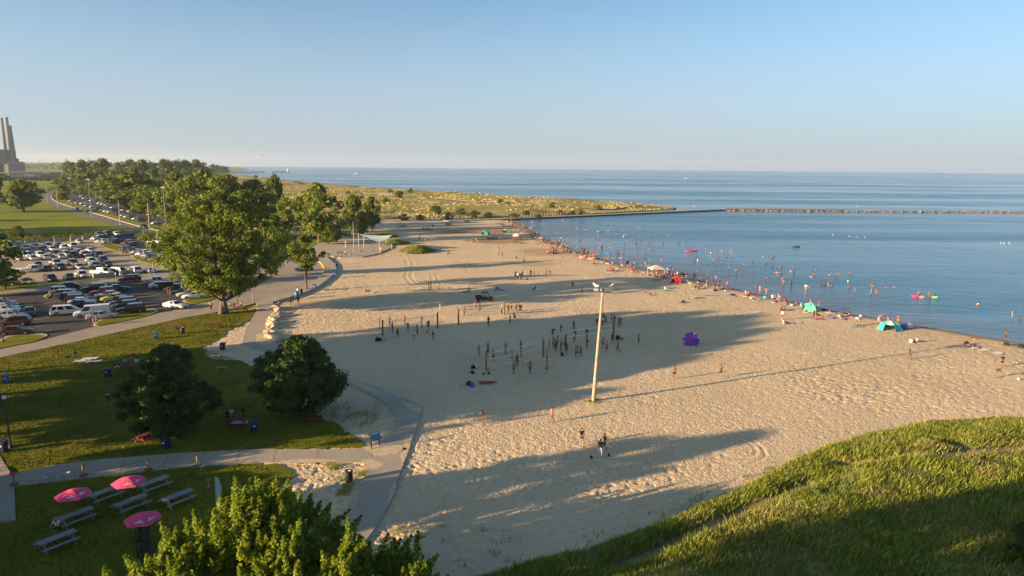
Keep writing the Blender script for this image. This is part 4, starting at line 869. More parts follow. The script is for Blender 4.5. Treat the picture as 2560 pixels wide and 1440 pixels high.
def car_proto(kind):
    W2 = 0.93
    if kind == 'sedan': L, st, cab, zr, wb = 4.75, [(-2.37, .70, .34, .74), (-2.2, .88, .27, .92), (-1.2, W2, .22, .96), (0.7, W2, .22, .92), (1.5, .90, .24, .84), (2.2, .80, .28, .70), (2.37, .62, .36, .58)], [(1.05, .90), (.25, 1.40), (-.95, 1.43), (-1.75, .97)], .60, (1.42, -1.38)
    elif kind == 'suv': L, st, cab, zr, wb = 4.8, [(-2.38, .78, .42, 1.0), (-2.28, .92, .32, 1.06), (-1.0, .96, .30, 1.07), (.9, .96, .30, 1.04), (1.7, .93, .32, .98), (2.2, .86, .36, .86), (2.38, .70, .42, .72)], [(1.10, 1.02), (.45, 1.66), (-1.85, 1.70), (-2.28, 1.06)], .68, (1.45, -1.42)
    elif kind == 'minivan': L, st, cab, zr, wb = 5.1, [(-2.54, .80, .40, 1.0), (-2.45, .94, .28, 1.06), (-.8, .97, .26, 1.06), (1.2, .97, .26, 1.00), (1.9, .93, .30, .92), (2.4, .82, .34, .78), (2.54, .66, .42, .66)], [(1.70, .98), (.65, 1.70), (-2.0, 1.74), (-2.46, 1.04)], .72, (1.55, -1.5)
    elif kind == 'van': L, st, cab, zr, wb = 5.7, [(-2.85, .92, .45, 1.15), (-2.8, 1.0, .40, 1.2), (0, 1.0, .38, 1.2), (1.55, 1.0, .38, 1.16), (2.3, .97, .40, 1.08), (2.75, .90, .42, 1.0), (2.85, .78, .48, .85)], [(1.85, 1.12), (1.15, 2.02), (-2.70, 2.08), (-2.82, 1.18)], .82, (1.85, -1.65)
    elif kind == 'pickup': L, st, cab, zr, wb = 5.7, [(-2.85, .90, .50, 1.08), (-2.8, .98, .44, 1.10), (-.9, .98, .42, 1.10), (1.2, .98, .42, 1.10), (2.2, .95, .44, 1.04), (2.7, .90, .48, .98), (2.85, .78, .52, .85)], [(1.35, 1.08), (.80, 1.78), (-.75, 1.82), (-.95, 1.10)], .70, (1.75, -1.75)
    elif kind == 'coupe': L, st, cab, zr, wb = 4.8, [(-2.4, .74, .36, .86), (-2.25, .94, .26, .98), (-1.2, .97, .22, .98), (.5, .95, .21, .93), (1.6, .95, .23, .87), (2.25, .88, .28, .76), (2.4, .74, .34, .64)], [(.75, .92), (-.10, 1.32), (-1.05, 1.33), (-1.95, .98)], .56, (1.45, -1.4)
    else: L, st, cab, zr, wb = 4.45, [(-2.22, .72, .30, .82), (-2.1, .94, .22, .93), (-1.1, .98, .18, .92), (.3, .93, .18, .80), (1.4, .95, .20, .76), (2.05, .82, .24, .58), (2.22, .60, .28, .46)], [(.60, .79), (-.25, 1.18), (-.85, 1.20), (-1.85, .90)], .50, (1.3, -1.25)
    root = bpy.data.objects.new('parked_car', None)
    parts = []
    def part(name, mb, mat, parent=None, smooth=False):
        o = bpy.data.objects.new(name, mb.mesh(name, mat, smooth)); o.parent = parent or root; parts.append(o); return o
    part('body', loft(st), m_paint, smooth=True)
    wbse = st[3][1] * 0.90; (x0, z0), (x1, z1), (x2, z2), (x3, z3) = cab
    lo = [Vector((x0, wbse * .95, z0 - .02)), Vector((x1, zr, z1)), Vector((x2, zr, z2)), Vector((x3, wbse * .95, z3 - .02))]; mi = [Vector((p.x, -p.y, p.z)) for p in lo]
    mb = MB().add(lo + mi, [(0, 1, 2, 3), (7, 6, 5, 4), (0, 4, 5, 1), (1, 5, 6, 2), (2, 6, 7, 3), (3, 7, 4, 0)]); part('cabin', mb, m_paint)
    q = MB(); q.add(inset([lo[0], lo[1], mi[1], mi[0]], .90, Vector((1, 0, 1))), [(0, 1, 2, 3)]); part('windscreen', q, m_glass)
    q = MB(); q.add(inset([lo[3], lo[2], mi[2], mi[3]], .86, Vector((-1, 0, .5))), [(0, 1, 2, 3)]); part('rear_window', q, m_glass)
    for s, S_ in ((1, lo), (-1, mi)):
        if kind == 'van': segs = [(0.02, .30)]
        elif kind == 'pickup': segs = [(.04, .48), (.54, .97)]
        elif kind in ('coupe', 'sports'): segs = [(.10, .62)]
        else: segs = [(.03, .40), (.44, .74), (.78, .97)] if kind in ('suv', 'minivan') else [(.05, .50), (.55, .95)]
        for a, b in segs:
            A = S_[0].lerp(S_[3], a); B = S_[0].lerp(S_[3], b); C = S_[1].lerp(S_[2], b); D = S_[1].lerp(S_[2], a)
            q = MB(); q.add(inset([A, D, C, B], .84, Vector((0, s, 0))), [(0, 1, 2, 3)]); part('side_window', q, m_glass)
    rw = .37 if kind in ('suv', 'pickup', 'van', 'minivan') else .33
    wt = MB().lathe([(rw * .62, -.11), (rw, -.10), (rw, .10), (rw * .62, .11)], 14, m=Matrix.Rotation(math.radians(90), 3, 'X')).mesh('tyre', m_tyre)
    wr = MB().lathe([(rw * .60, -.115), (rw * .2, -.13), (rw * .2, .13), (rw * .60, .115)], 10, m=Matrix.Rotation(math.radians(90), 3, 'X')).mesh('rim', m_rim)
    for x in wb:
        for s in (-1, 1):
            o = bpy.data.objects.new('wheel', wt); o.parent = root; o.location = (x, s * (st[3][1] - .085), rw); parts.append(o)
            r = bpy.data.objects.new('rim', wr); r.parent = o; parts.append(r)
    fx = st[-1][0]; rx = st[0][0]; fw = st[-2][1]
    for s in (-1, 1):
        part('headlight', MB().box((fx - .10, s * (st[-1][1] * .92), (st[-1][2] + st[-1][3]) / 2 + .10), (.16, .30, .13)), m_lamp)
        part('tail_light', MB().box((rx + .07, s * st[0][1] * .95, st[0][3] - .10), (.14, .22, .20 if kind not in ('suv', 'van', 'minivan') else .40)), m_tail)
        part('mirror', MB().box((x0 - .25, s * (wbse + .13), z0 + .12), (.12, .20, .13)), m_paint)
    part('grille', MB().box((fx - .01, 0, (st[-1][2] + st[-1][3]) / 2 - .02), (.06, st[-1][1] * 1.1, .18)), m_trim)
    part('number_plate', MB().box((rx - .005, 0, .62), (.03, .34, .14)), m_plate)
    if kind == 'pickup':
        part('load_bed', MB().box((-1.9, 0, 1.112), (1.75, 1.55, .02)), m_trim)
        part('tailgate', MB().box((-2.83, 0, .86), (.06, 1.6, .42)), m_paint)
    return root, parts
TYPEN = dict(sedan='sedan', suv='SUV', minivan='minivan', van='panel van', pickup='pickup truck', coupe='coupe', sports='sports car')
def put_car(kind, colour, loc, heading, label, group=None, s=1.04, simple=False, name=None, cat=None):
    if kind not in CARP: CARP[kind] = car_proto(kind)
    root, parts = CARP[kind]
    r = root.copy(); r.name = name or {'van': 'panel_van', 'pickup': 'pickup_truck', 'suv': 'sport_utility_car'}.get(kind, 'parked_car'); COL.objects.link(r)
    r.location = loc; r.rotation_euler = (0, 0, heading); r.scale = (s, s, s); tag(r, label, cat or ('van' if kind == 'van' else 'truck' if kind == 'pickup' else 'car'), group)
    mp = {}
    for p in parts:
        if simple and p.name.split('.')[0] in ('mirror', 'number_plate', 'grille', 'rim'): continue
        c = p.copy(); COL.objects.link(c); c.parent = mp.get(p.parent.name, r) if p.parent != root else r; mp[p.name] = c
        if p.data.materials[0] == m_paint: c.color = c4(CC[colour])
    return r
def hd(a, b):
    p, q = gp(*a), gp(*b); return math.atan2(q.y - p.y, q.x - p.x)
H_NEAR = hd((135, 788), (202, 783))
def row_cars(rows, heading, desc, group, z, simple=False, s=1.04):
    rows = sorted(rows, key=lambda r: r[0])
    for i, r in enumerate(rows):
        px, py, kind, colour = r[:4]; fl = r[4] if len(r) > 4 else ''
        if fl == 'r': h = heading + math.pi
        elif isinstance(fl, float): h = fl
        else: h = heading
        put_car(kind, colour, gp(px, py, z), h + random.gauss(0, 0.03), f'{colour} {TYPEN[kind]}, {nth(i)} from the left {desc}', group, s, simple)
# asphalt lot by the beach road
row_cars([(168, 721, 'sedan', 'navy', 'r'), (158, 735, 'suv', 'silver'), (172, 743, 'suv', 'grey'), (186, 751, 'suv', 'black'), (199, 756, 'suv', 'maroon'), (206, 761, 'sedan', 'white'), (204, 767, 'sedan', 'navy'), (168, 786, 'minivan', 'white')], H_NEAR, 'in the column facing the middle of the asphalt lot', 'cars in the asphalt lot, west column', .09)
row_cars([(236, 728, 'suv', 'black'), (293, 727, 'sedan', 'charcoal', 'r'), (258, 737, 'suv', 'red'), (270, 744, 'sedan', 'silver'), (285, 751, 'sedan', 'yellow'), (296, 757, 'sedan', 'black'), (307, 764, 'suv', 'charcoal'), (314, 772, 'suv', 'black'), (329, 781, 'suv', 'maroon'), (232, 791, 'van', 'white'), (255, 797, 'sedan', 'silver', 'r')], H_NEAR + math.pi, 'in the column beside the long grass island', 'cars in the asphalt lot, east column', .09)
row_cars([(392, 711, 'pickup', 'silver'), (402, 719, 'sedan', 'white'), (424, 722, 'suv', 'black'), (442, 728, 'suv', 'navy', 'r'), (458, 735, 'sedan', 'charcoal', 'r'), (472, 741, 'sedan', 'silver', 'r'), (486, 746, 'sedan', 'white', 'r'), (516, 720, 'sedan', 'white', 'r'), (526, 733, 'suv', 'maroon'), (462, 707, 'sedan', 'white'), (506, 707, 'suv', 'maroon')], H_NEAR, 'in the group left of the big cottonwood trunk', 'cars beside the cottonwood', .09)
row_cars([(3, 763, 'sedan', 'white'), (8, 770, 'sedan', 'charcoal'), (11, 776, 'sedan', 'white'), (14, 782, 'sedan', 'white'), (30, 796, 'sedan', 'silver'), (38, 814, 'suv', 'maroon', 'r'), (42, 836, 'sedan', 'maroon')], hd((0, 842), (86, 837)), 'in the stack cut by the picture edge', 'cars at the left edge of the asphalt lot', .09)
put_car('sedan', 'black', gp(75, 787, .09), hd((73, 775), (79, 800)), 'black sedan rolling towards the beach road in the empty lane', None)
put_car('coupe', 'white', gp(440, 770, .09), hd((412, 766), (470, 772)), 'white muscle coupe with dark bonnet stripes leaving the lot', None)
put_car('suv', 'maroon', gp(325, 704, .07), hd((354, 703), (296, 706)), 'dark maroon SUV driving along the upper road', None)
put_car('sedan', 'navy', gp(759, 677, .11), hd((775, 676), (745, 678)), 'dark blue sedan on the turning road by the twin trunk tree', None)
# gravel lot rows
ra = hd((71, 709), (256, 686)); H_GR = -0.75
g = 'cars on the gravel lot'
row_cars([(34, 712, 'suv', 'silver'), (73, 709, 'sports', 'yellow'), (127, 703, 'minivan', 'black'), (174, 698, 'sedan', 'charcoal'), (205, 694, 'suv', 'white'), (256, 687, 'pickup', 'white', H_GR + .5), (301, 685, 'suv', 'green', H_GR + .4), (338, 682, 'suv', 'white', 'r'), (374, 681, 'sports', 'skyblue', 'r')], H_GR, 'in the gravel lot row by the road', g, .05)
row_cars([(82, 678, 'suv', 'white', 'r'), (96, 667, 'sedan', 'grey'), (115, 676, 'sedan', 'black', 'r'), (141, 664, 'pickup', 'silver'), (152, 674, 'suv', 'charcoal'), (184, 663, 'suv', 'brown'), (198, 672, 'sedan', 'silver'), (229, 659, 'suv', 'white'), (237, 668, 'sedan', 'grey'), (258, 655, 'suv', 'charcoal'), (268, 666, 'sedan', 'navy')], H_GR, 'in the second gravel lot row', g, .05)
row_cars([(37, 640, 'sedan', 'red'), (47, 651, 'sedan', 'silver'), (70, 643, 'suv', 'white'), (82, 650, 'sedan', 'white', 'r'), (101, 643, 'suv', 'white'), (115, 648, 'sedan', 'white', 'r'), (138, 640, 'pickup', 'grey'), (152, 646, 'sedan', 'white', 'r'), (167, 640, 'suv', 'silver'), (183, 643, 'pickup', 'black'), (199, 636, 'suv', 'grey'), (214, 641, 'suv', 'silver'), (227, 631, 'sedan', 'white'), (244, 641, 'suv', 'black', 'r')], H_GR, 'in the third gravel lot row', g, .05)
row_cars([(28, 616, 'suv', 'white'), (50, 614, 'sedan', 'silver', H_GR + 1.1), (38, 629, 'suv', 'charcoal', 'r'), (64, 624, 'sedan', 'grey'), (69, 632, 'sedan', 'charcoal'), (90, 620, 'sedan', 'silver'), (101, 628, 'sedan', 'maroon'), (122, 619, 'suv', 'silver'), (131, 627, 'sedan', 'white'), (149, 617, 'sedan', 'black'), (162, 624, 'suv', 'white'), (184, 620, 'pickup', 'white'), (199, 608, 'sedan', 'silver'), (15, 628, 'suv', 'grey')], H_GR, 'in the gravel lot row by the concrete blocks', g, .05)
H_BK = hd((390, 618), (330, 628))
row_cars([(243, 600, 'suv', 'white'), (258, 599, 'pickup', 'navy'), (254, 607, 'sedan', 'white'), (268, 608, 'sedan', 'silver'), (290, 609, 'pickup', 'black'), (320, 612, 'suv', 'red'), (326, 618, 'suv', 'black'), (316, 626, 'sedan', 'charcoal'), (332, 629, 'sedan', 'black'), (343, 634, 'sedan', 'silver'), (357, 639, 'suv', 'white'), (372, 643, 'suv', 'silver'), (381, 648, 'suv', 'navy'), (392, 652, 'suv', 'maroon')], H_BK, 'in the slanting line behind the gravel lot', 'cars along the back lot', .05)
row_cars([(268, 588, 'suv', 'maroon'), (291, 588, 'sedan', 'white'), (247, 589, 'sedan', 'charcoal')], H_GR, 'beyond the blue barrier', 'cars by the blue barrier', .04, True)
row_cars([(710, 590, 'sedan', 'black'), (738, 593, 'sedan', 'white'), (690, 596, 'suv', 'silver'), (765, 596, 'sedan', 'charcoal'), (560, 622, 'suv', 'white'), (600, 630, 'sedan', 'skyblue'), (470, 622, 'sedan', 'white'), (520, 628, 'suv', 'silver')], hd((690, 596), (760, 592)), 'in the back lot under the trees', 'cars in the back lot under trees', .04)
# far lot
H_FL = hd((195, 509), (340, 549)) - 0.9
row_cars([(154, 489, 'van', 'white'), (158, 497, 'pickup', 'white'), (169, 500, 'suv', 'red'), (179, 503, 'sedan', 'silver'), (195, 508, 'sedan', 'skyblue'), (208, 511, 'suv', 'white'), (219, 516, 'suv', 'silver'), (232, 519, 'sedan', 'white'), (245, 522, 'sedan', 'navy'), (258, 528, 'suv', 'white'), (267, 530, 'sedan', 'white'), (276, 532, 'sedan', 'white'), (287, 534, 'sedan', 'black'), (296, 537, 'suv', 'red'), (309, 541, 'sedan', 'white'), (319, 544, 'sedan', 'white'), (330, 546, 'sedan', 'black'), (340, 549, 'sedan', 'white'), (351, 552, 'sedan', 'blue'), (378, 557, 'sedan', 'navy'), (389, 560, 'sedan', 'white')], H_FL, 'in the far lot row by the road', 'cars in the far lot, road side', .04, True)
row_cars([(197, 487, 'suv', 'maroon'), (206, 492, 'sedan', 'white'), (213, 497, 'sedan', 'white'), (221, 500, 'sedan', 'charcoal'), (231, 503, 'suv', 'white'), (243, 506, 'sedan', 'navy'), (251, 510, 'suv', 'white'), (259, 512, 'sedan', 'white'), (268, 515, 'sedan', 'silver'), (275, 518, 'suv', 'red'), (284, 521, 'suv', 'white'), (297, 524, 'sedan', 'black'), (311, 527, 'sedan', 'white'), (327, 530, 'sedan', 'white'), (343, 533, 'suv', 'maroon'), (360, 535, 'sedan', 'white'), (376, 538, 'suv', 'white'), (403, 541, 'sedan', 'silver'), (427, 545, 'sedan', 'white')], H_FL, 'in the far lot row under the trees', 'cars in the far lot, tree side', .04, True)
put_car('sedan', 'black', gp(193, 525, .03), hd((180, 520), (216, 531)), 'black car following another on the far road', None, simple=True)
put_car('sedan', 'charcoal', gp(216, 532, .03), hd((180, 520), (216, 531)), 'dark car leading on the far road by the lamp', None, simple=True)
put_car('suv', 'blue', gp(361, 571, .03), hd((330, 562), (380, 575)), 'blue car on the far road near the big tree', None, simple=True)
put_car('suv', 'black', gp(1224, 545.5, 0.1), 0.1, 'dark jeep parked where the pier leaves the beach', None)
put_car('sedan', 'white', gp(28, 480, 0), 0.4, 'white car half hidden by the lone meadow tree', None, simple=True)

# utility vehicle on the sand
def strip(mb, P, w, h):
    for a, b in zip(P, P[1:]): mb.bar(a, b, w, h)
t = thing('utility_vehicle', 'black open utility buggy with roof standing on the sand', 'vehicle', gp(1210, 753), hd((1190, 752), (1231, 752)), None)
b = MB(); b.box((-1.15, 0, .85), (1.3, 1.45, .12)); b.box((-1.15, .70, 1.02), (1.3, .06, .34)); b.box((-1.15, -.70, 1.02), (1.3, .06, .34)); b.box((-1.78, 0, 1.02), (.06, 1.45, .34)); b.build('load_bed', m_dark, t)
b = loft([(-.55, .72, .38, .75), (.9, .74, .38, .78), (1.25, .72, .40, 1.0), (1.75, .62, .45, .92), (1.9, .5, .5, .8)]); b.box((-1.1, 0, .6), (1.3, .9, .4)); b.build('body', m_dark, t)
b = MB()
for s in (-1, 1): strip(b, [Vector((1.15, .68 * s, .95)), Vector((.72, .62 * s, 1.88)), Vector((-.45, .62 * s, 1.90)), Vector((-.55, .68 * s, .8))], .06, .06)
b.bar((.1, .64, 1.9), (.1, .68, .75), .06); b.bar((.1, -.64, 1.9), (.1, -.68, .75), .06); b.build('roll_cage', m_dark, t)
MB().box((.12, 0, 1.94), (1.35, 1.36, .06)).build('roof', m_trim, t)
for x, s in ((.35, 0), (-.3, 0)):
    q = MB().box((x, 0, .88), (.45, 1.2, .18)); q.box((x - .22, 0, 1.12), (.12, 1.2, .5)); q.build('seat', m_trim, t)
for x in (1.3, -1.25):
    for s in (-1, 1):
        w = MB().lathe([(.18, -.14), (.34, -.12), (.34, .12), (.18, .14)], 14, (x, s * .66, .34), Matrix.Rotation(math.radians(90), 3, 'X')).build('wheel', m_tyre, t)
t = thing('boat_trailer', 'white small boat on a trailer behind the gravel lot cars', 'boat', gp(47, 682, .05), 0.1)
b = loft([(-2.6, .8, .6, 1.15), (-1, .95, .5, 1.15), (1, .85, .55, 1.2), (2.2, .4, .75, 1.3), (2.7, .08, 1.0, 1.35)]); b.build('hull', m_white, t)
MB().bar((-2.4, 0, .45), (3.2, 0, .45), .12).build('trailer_frame', m_metal, t)
for s in (-1, 1): MB().lathe([(.15, -.1), (.3, -.1), (.3, .1), (.15, .1)], 12, (-.6, s * .9, .3), Matrix.Rotation(math.radians(90), 3, 'X')).build('wheel', m_tyre, t)
# food stand trucks behind the cottonwood
for px, py, col, lab in ((390, 622, 'white', 'white food trailer at the back lot, partly behind the cottonwood'), (425, 625, 'red', 'red food trailer behind the cottonwood leaves')):
    t = thing('food_trailer', lab, 'trailer', gp(px, py, .03), hd((382, 622), (430, 626)))
    MB().box((0, 0, 1.65), (5.5, 2.3, 2.3)).build('body', m_paint, t, bevel=.08, color=CC[col])
    MB().box((0, -1.16, 1.75), (2.6, .03, .9)).build('serving_hatch', m_trim, t); MB().box((0, -1.6, 2.35), (2.8, .9, .05)).build('awning', m_whitef, t)
    for s in (-1, 1): MB().lathe([(.2, -.1), (.35, -.1), (.35, .1), (.2, .1)], 12, (0, s * 1.1, .35), Matrix.Rotation(math.radians(90), 3, 'X')).build('wheel', m_tyre, t)

# concrete blocks and barriers
def jersey(a, b, label, h=.8, w=.55, z=.04, mat=None, name='concrete_barrier', group=None):
    p, q = gp(*a, z), gp(*b, z); d = (q - p).length; t = (q - p).normalized(); n = Vector((-t.y, t.x, 0)); V = []; F = []
    pr = [(-w / 2, 0), (-w / 2, h * .12), (-w * .22, h * .42), (-w * .16, h), (w * .16, h), (w * .22, h * .42), (w / 2, h * .12), (w / 2, 0)]
    for e in (p, q): V += [e + n * y + Vector((0, 0, zz)) for y, zz in pr]
    k = len(pr); F = [(i, (i + 1) % k, k + (i + 1) % k, k + i) for i in range(k)] + [tuple(range(k))[::-1], tuple(range(k, 2 * k))]
    return tag(MB().add(V, F).build(name, mat or m_concw), label, 'barrier', group)
G = 'concrete blocks behind the gravel lot'
for i, (a, b) in enumerate([((18, 612), (32, 611)), ((62, 609), (92, 607)), ((101, 606), (125, 605)), ((136, 604), (165, 602)), ((176, 601), (200, 599)), ((206, 598), (233, 595)), ((296, 585), (315, 583)), ((327, 582), (354, 580))]):
    jersey(a, b, f'concrete block at the back of the gravel lot, {nth(i)} from the left', 1.2, .7, group=G)
jersey((234, 696), (286, 690), 'long concrete barrier in front of the white pickup', .95, .6, .06)
jersey((300, 688), (346, 682), 'concrete barrier below the green and white SUVs', .95, .6, .06)
m_blue = plain('blue_banner', (0.02, 0.09, 0.34), 0.6)
for a, b, lab in (((286, 598), (336, 592), 'long blue banner barrier at the back lot gate'), ((370, 592), (400, 589), 'short blue banner barrier beside the cottonwood crown')):
    p, q = gp(*a), gp(*b); t = thing('banner_barrier', lab, 'barrier', p); d = q - p
    MB().bar((0, 0, .75), (d.x, d.y, .75), .06, 1.2).build('banner', m_blue, t)
    for i in range(5): e = d * (i / 4); MB().bar((e.x, e.y, 0), (e.x, e.y, 1.45), .07).build('post', m_metal, t)
G = 'white marker posts by the gravel lot'
for i, (px, b, tp) in enumerate([(233, 698, 687), (289, 693, 682), (300, 692, 684), (188, 701, 689), (384, 684, 657), (222, 664, 655), (255, 664, 656)]):
    p = gp(px, b); t = thing('marker_post', f'thin white marker post at the gravel lot, {nth(i)} listed from the road', 'post', p, group=G); h = height_at(px, b, tp)
    t['label'] = f'thin white marker post by the gravel lot cars, {["at the long barrier end", "between two barriers", "beside the green SUV", "near the black minivan", "tall with a square sign", "in the second row middle", "near the navy sedan"][i]}'
    MB().tube([(0, 0, 0), (0, 0, h)], .05, 6).build('pole', m_white, t)
    MB().box((0, -.03, h - .15), (.35, .03, .3)).build('sign', m_white, t)

# poles, lamps, wires
G = 'wooden utility poles along the far road'
poles = [(96, 497, 479), (119, 506, 463), (145, 518, 471), (184, 529, 479), (301, 564, 500), (374, 575, 507), (417, 580, 518), (240, 495, 477), (252, 497, 478)]
ptop = []
for i, (px, b, tp) in enumerate(poles):
    p = gp(px, b); h = min(height_at(px, b, tp), 13); t = thing('utility_pole', f'wooden utility pole by the far road, {nth(i)} going towards the cottonwood', 'pole', p, group=G)
    MB().tube([(0, 0, 0), (.1, 0, h)], [.22, .14], 7).build('pole', m_polew, t)
    MB().box((.1, 0, h - .8), (2.4, .12, .14), rz=.9).build('crossarm', m_wood, t); ptop.append(p + Vector((.1, 0, h - .7)))
wb = thing('power_wires', 'thin power wires strung between the far road poles', 'wires', (0, 0, 0))
for a, b in zip(ptop[:7], ptop[1:7]):
    P = [a.lerp(b, i / 10) - Vector((0, 0, 1.2 * math.sin(math.pi * i / 10))) for i in range(11)]; MB().tube(P, .025, 4).build('wire', m_dark, wb)
for i, (px, b, tp, lab) in enumerate([(230, 545, 450, 'tall thin lamp mast beside the cars on the far road'), (178, 500, 446, 'tall lamp mast rising from the far lot'), (417, 588, 470, 'lamp mast in front of the cottonwood crown'), (108, 425, 392, 'stadium light mast left of the far wood'), (269, 425, 389, 'stadium light mast above the round far trees'), (321, 425, 394, 'stadium light mast, the middle of three by the wood'), (347, 425, 396, 'stadium light mast above the long wood')]):
    p = gp(px, b); h = min(height_at(px, b, tp), 75); k = 1 if i < 3 else 3
    t = thing('light_mast', lab, 'mast', p); MB().tube([(0, 0, 0), (0, 0, h)], [.16 * k, .10 * k], 7).build('pole', m_metal, t)
    MB().box((0, 0, h + .2 * k), (1.6 * k, .4 * k, .5 * k)).build('lamp_head', m_metal, t)
def park_lamp(px, b, tp, lab, double=False):
    p = gp(px, b); h = height_at(px, b, tp); t = thing('park_lamp', lab, 'street lamp', p)
    MB().lathe([(.20, 0), (.20, .12), (.11, .5), (.075, .7), (.055, h - .5), (.10, h - .45), (.10, h - .40)], 10).build('post', plain('green_black_iron', (.03, .04, .038), .5), t)
    MB().ball((0, 0, h - .14), .21, 12, 8).build('globe', plain('lamp_globe', (.75, .74, .70), .3), t, smooth=True)
park_lamp(27, 1122, 990, 'globe lamp on a dark post beside the path'); park_lamp(4, 1022, 930, 'globe lamp post cut by the left edge of the lawn')
park_lamp(9, 858, 660, 'tall dark lamp post at the edge of the asphalt lot')
for px, b, tp, lab in ((633, 757, 660, 'slim grey lamp post at the road behind the path'), (534, 741, 640, 'dark lamp post on the island under the cottonwood'), (885, 631, 555, 'grey lamp post at the plaza beside the shade sail'), (690, 680, 610, 'slender lamp post beside the turning road'), (423, 700, 655, 'dark pole on the upper road verge'), (864, 622, 602, 'white sign post on the plaza'), (737, 585, 570, 'small white sign at the back lot')):
    p = gp(px, b); h = height_at(px, b, tp); t = thing('lamp_post', lab, 'post', p, rz=.3)
    MB().tube([(0, 0, 0), (0, 0, h)], [.10, .06], 7).build('pole', m_metal if 'grey' in lab or 'slender' in lab else m_white if 'white' in lab else m_dark, t)
    if 'sign' in lab: MB().box((0, -.04, h - .3), (.6, .03, .6)).build('sign', m_white, t)
    else: MB().box((.35, 0, h), (.9, .25, .12)).build('lamp_head', m_metal, t)

# ------------------------------------------------------------------ floodlight pole on the beach
p = gp(1483, 1003); q = gp(1507, 722); d = ray(1507, 728); tt = p.y / d[1]; top = Vector((d[0] * tt, p.y, CAM_H + d[2] * tt)) - p
t = thing('floodlight_pole', 'tall pale wooden floodlight pole standing in the sand', 'light pole', p)
m_pole = plain('pale_wood_pole', (0.36, 0.30, 0.225), .8, .18, 1.5)
MB().tube([Vector((0, 0, -.3)), top * .5, top], [.23, .185, .13], 12).build('pole', m_pole, t, smooth=True)
MB().bar(top + Vector((-.95, 0, -.15)), top + Vector((1.0, .1, -.15)), .10).build('crossarm', m_metal, t)
MB().box(top + Vector((-.05, 0, .05)), (.5, .4, .35)).build('junction_box', m_metal, t)
for k, (x, s) in enumerate([(-.75, 1), (-.35, 1), (.45, -1), (.85, -1)]):
    m = Matrix.Rotation(math.radians(90), 3, 'Y') @ Matrix.Rotation(math.radians(25 * s), 3, 'X')
    MB().lathe([(.10, -.35), (.24, -.28), (.27, .25), (.22, .36)], 10, top + Vector((x, 0, .18 if k < 2 else .1)), m if k < 2 else Matrix.Rotation(math.radians(60), 3, 'X')).build('floodlight', plain('brushed_metal', (.45, .44, .42), .3, .2, 5, metallic=.8), t)
rng = np.random.default_rng(8); V, F = leaf_cloud(np.column_stack([rng.normal(0, .4, 26), rng.normal(0, .3, 26), np.full(26, .08)]), np.full(26, .18), 12, .16, rng, .6)
link(bpy.data.objects.new('weeds', np_mesh('weeds', V, F, m_blade)), t)
def gull(loc, lab, rz=0.0, flying=False, s=1.0):
    t = thing('gull', lab, 'bird', loc, rz, scale=s)
    b = loft([(-.28, .02, .14, .17), (-.1, .07, .08, .22), (.1, .09, .08, .26), (.2, .05, .18, .34), (.26, .055, .26, .38), (.31, .03, .29, .34), (.36, .006, .30, .32)]); b.build('body', m_white, t, smooth=True)
    for sgn in (-1, 1):
        if flying: MB().add([(.12, .06 * sgn, .2), (-.08, .06 * sgn, .2), (-.1, .4 * sgn, .32), (-.16, .75 * sgn, .22), (.06, .4 * sgn, .33)], [(0, 1, 2, 4), (2, 3, 4)]).build('wing', plain('gull_grey', (.45, .46, .48), .7), t)
        else: MB().add([(.1, .085 * sgn, .22), (-.05, .10 * sgn, .20), (-.34, .03 * sgn, .17), (-.05, .09 * sgn, .12)], [(0, 1, 2, 3)]).build('wing', plain('gull_grey', (.45, .46, .48), .7), t)
        if not flying: MB().tube([(0, .03 * sgn, 0), (0, .03 * sgn, .1)], .008, 5).build('leg', plain('gull_leg', (.5, .3, .1), .6), t)
gull(p + top + Vector((-.8, 0, .45)), 'white gull perched on the end of the floodlight pole', 2.4, s=1.3); gull(p + top + Vector((.95, .1, .38)), 'white gull perched on the other end of the floodlights', .6, s=1.3)
for i, (px, py) in enumerate([(643, 391), (652, 389), (656, 388), (662, 386), (648, 393)]):
    d = ray(px, py); k = 600; gull(Vector((d[0] * k, d[1] * k, CAM_H + d[2] * k)), f'gull flying in the small flock above the lake, {nth(i)} of five', i * .7, True, 2.0); 

# ------------------------------------------------------------------ volleyball courts
G = 'volleyball net posts'
m_post = plain('old_post_wood', (.14, .10, .07), .9, .35, 3); m_postl = plain('sunlit_post_wood', (.26, .17, .09), .9, .3, 3)  # second wood is a lighter copy with sunlight put into its colour
vp = {}
for k, (px, b, tp, lab) in enumerate([(957, 838, 800, 'dark timber net post beside the man seated in white'), (1094, 820, 781, 'dark timber net post at the right end of the long white net'), (1146, 811, 771, 'dark timber post standing clear between two nets'), (1261, 787, 752, 'timber net post with a crowd around it'), (1215, 925, 876, 'brown timber net post with bags at its foot'), (1358, 891, 848, 'timber net post in front of the packed group'), (1414, 865, 835, 'timber post rising behind the packed group'), (1533, 845, 798, 'timber net post beside the women standing')]):
    p = gp(px, b); h = height_at(px, b, tp); vp[k] = (p, h)
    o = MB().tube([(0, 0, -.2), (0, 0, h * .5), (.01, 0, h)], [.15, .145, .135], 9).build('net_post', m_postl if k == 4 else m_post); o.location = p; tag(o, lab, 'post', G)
m_tape = plain('white_net_tape', (.74, .74, .72), .7, .04); m_cord = plain('net_cord', (.20, .20, .20), .8)
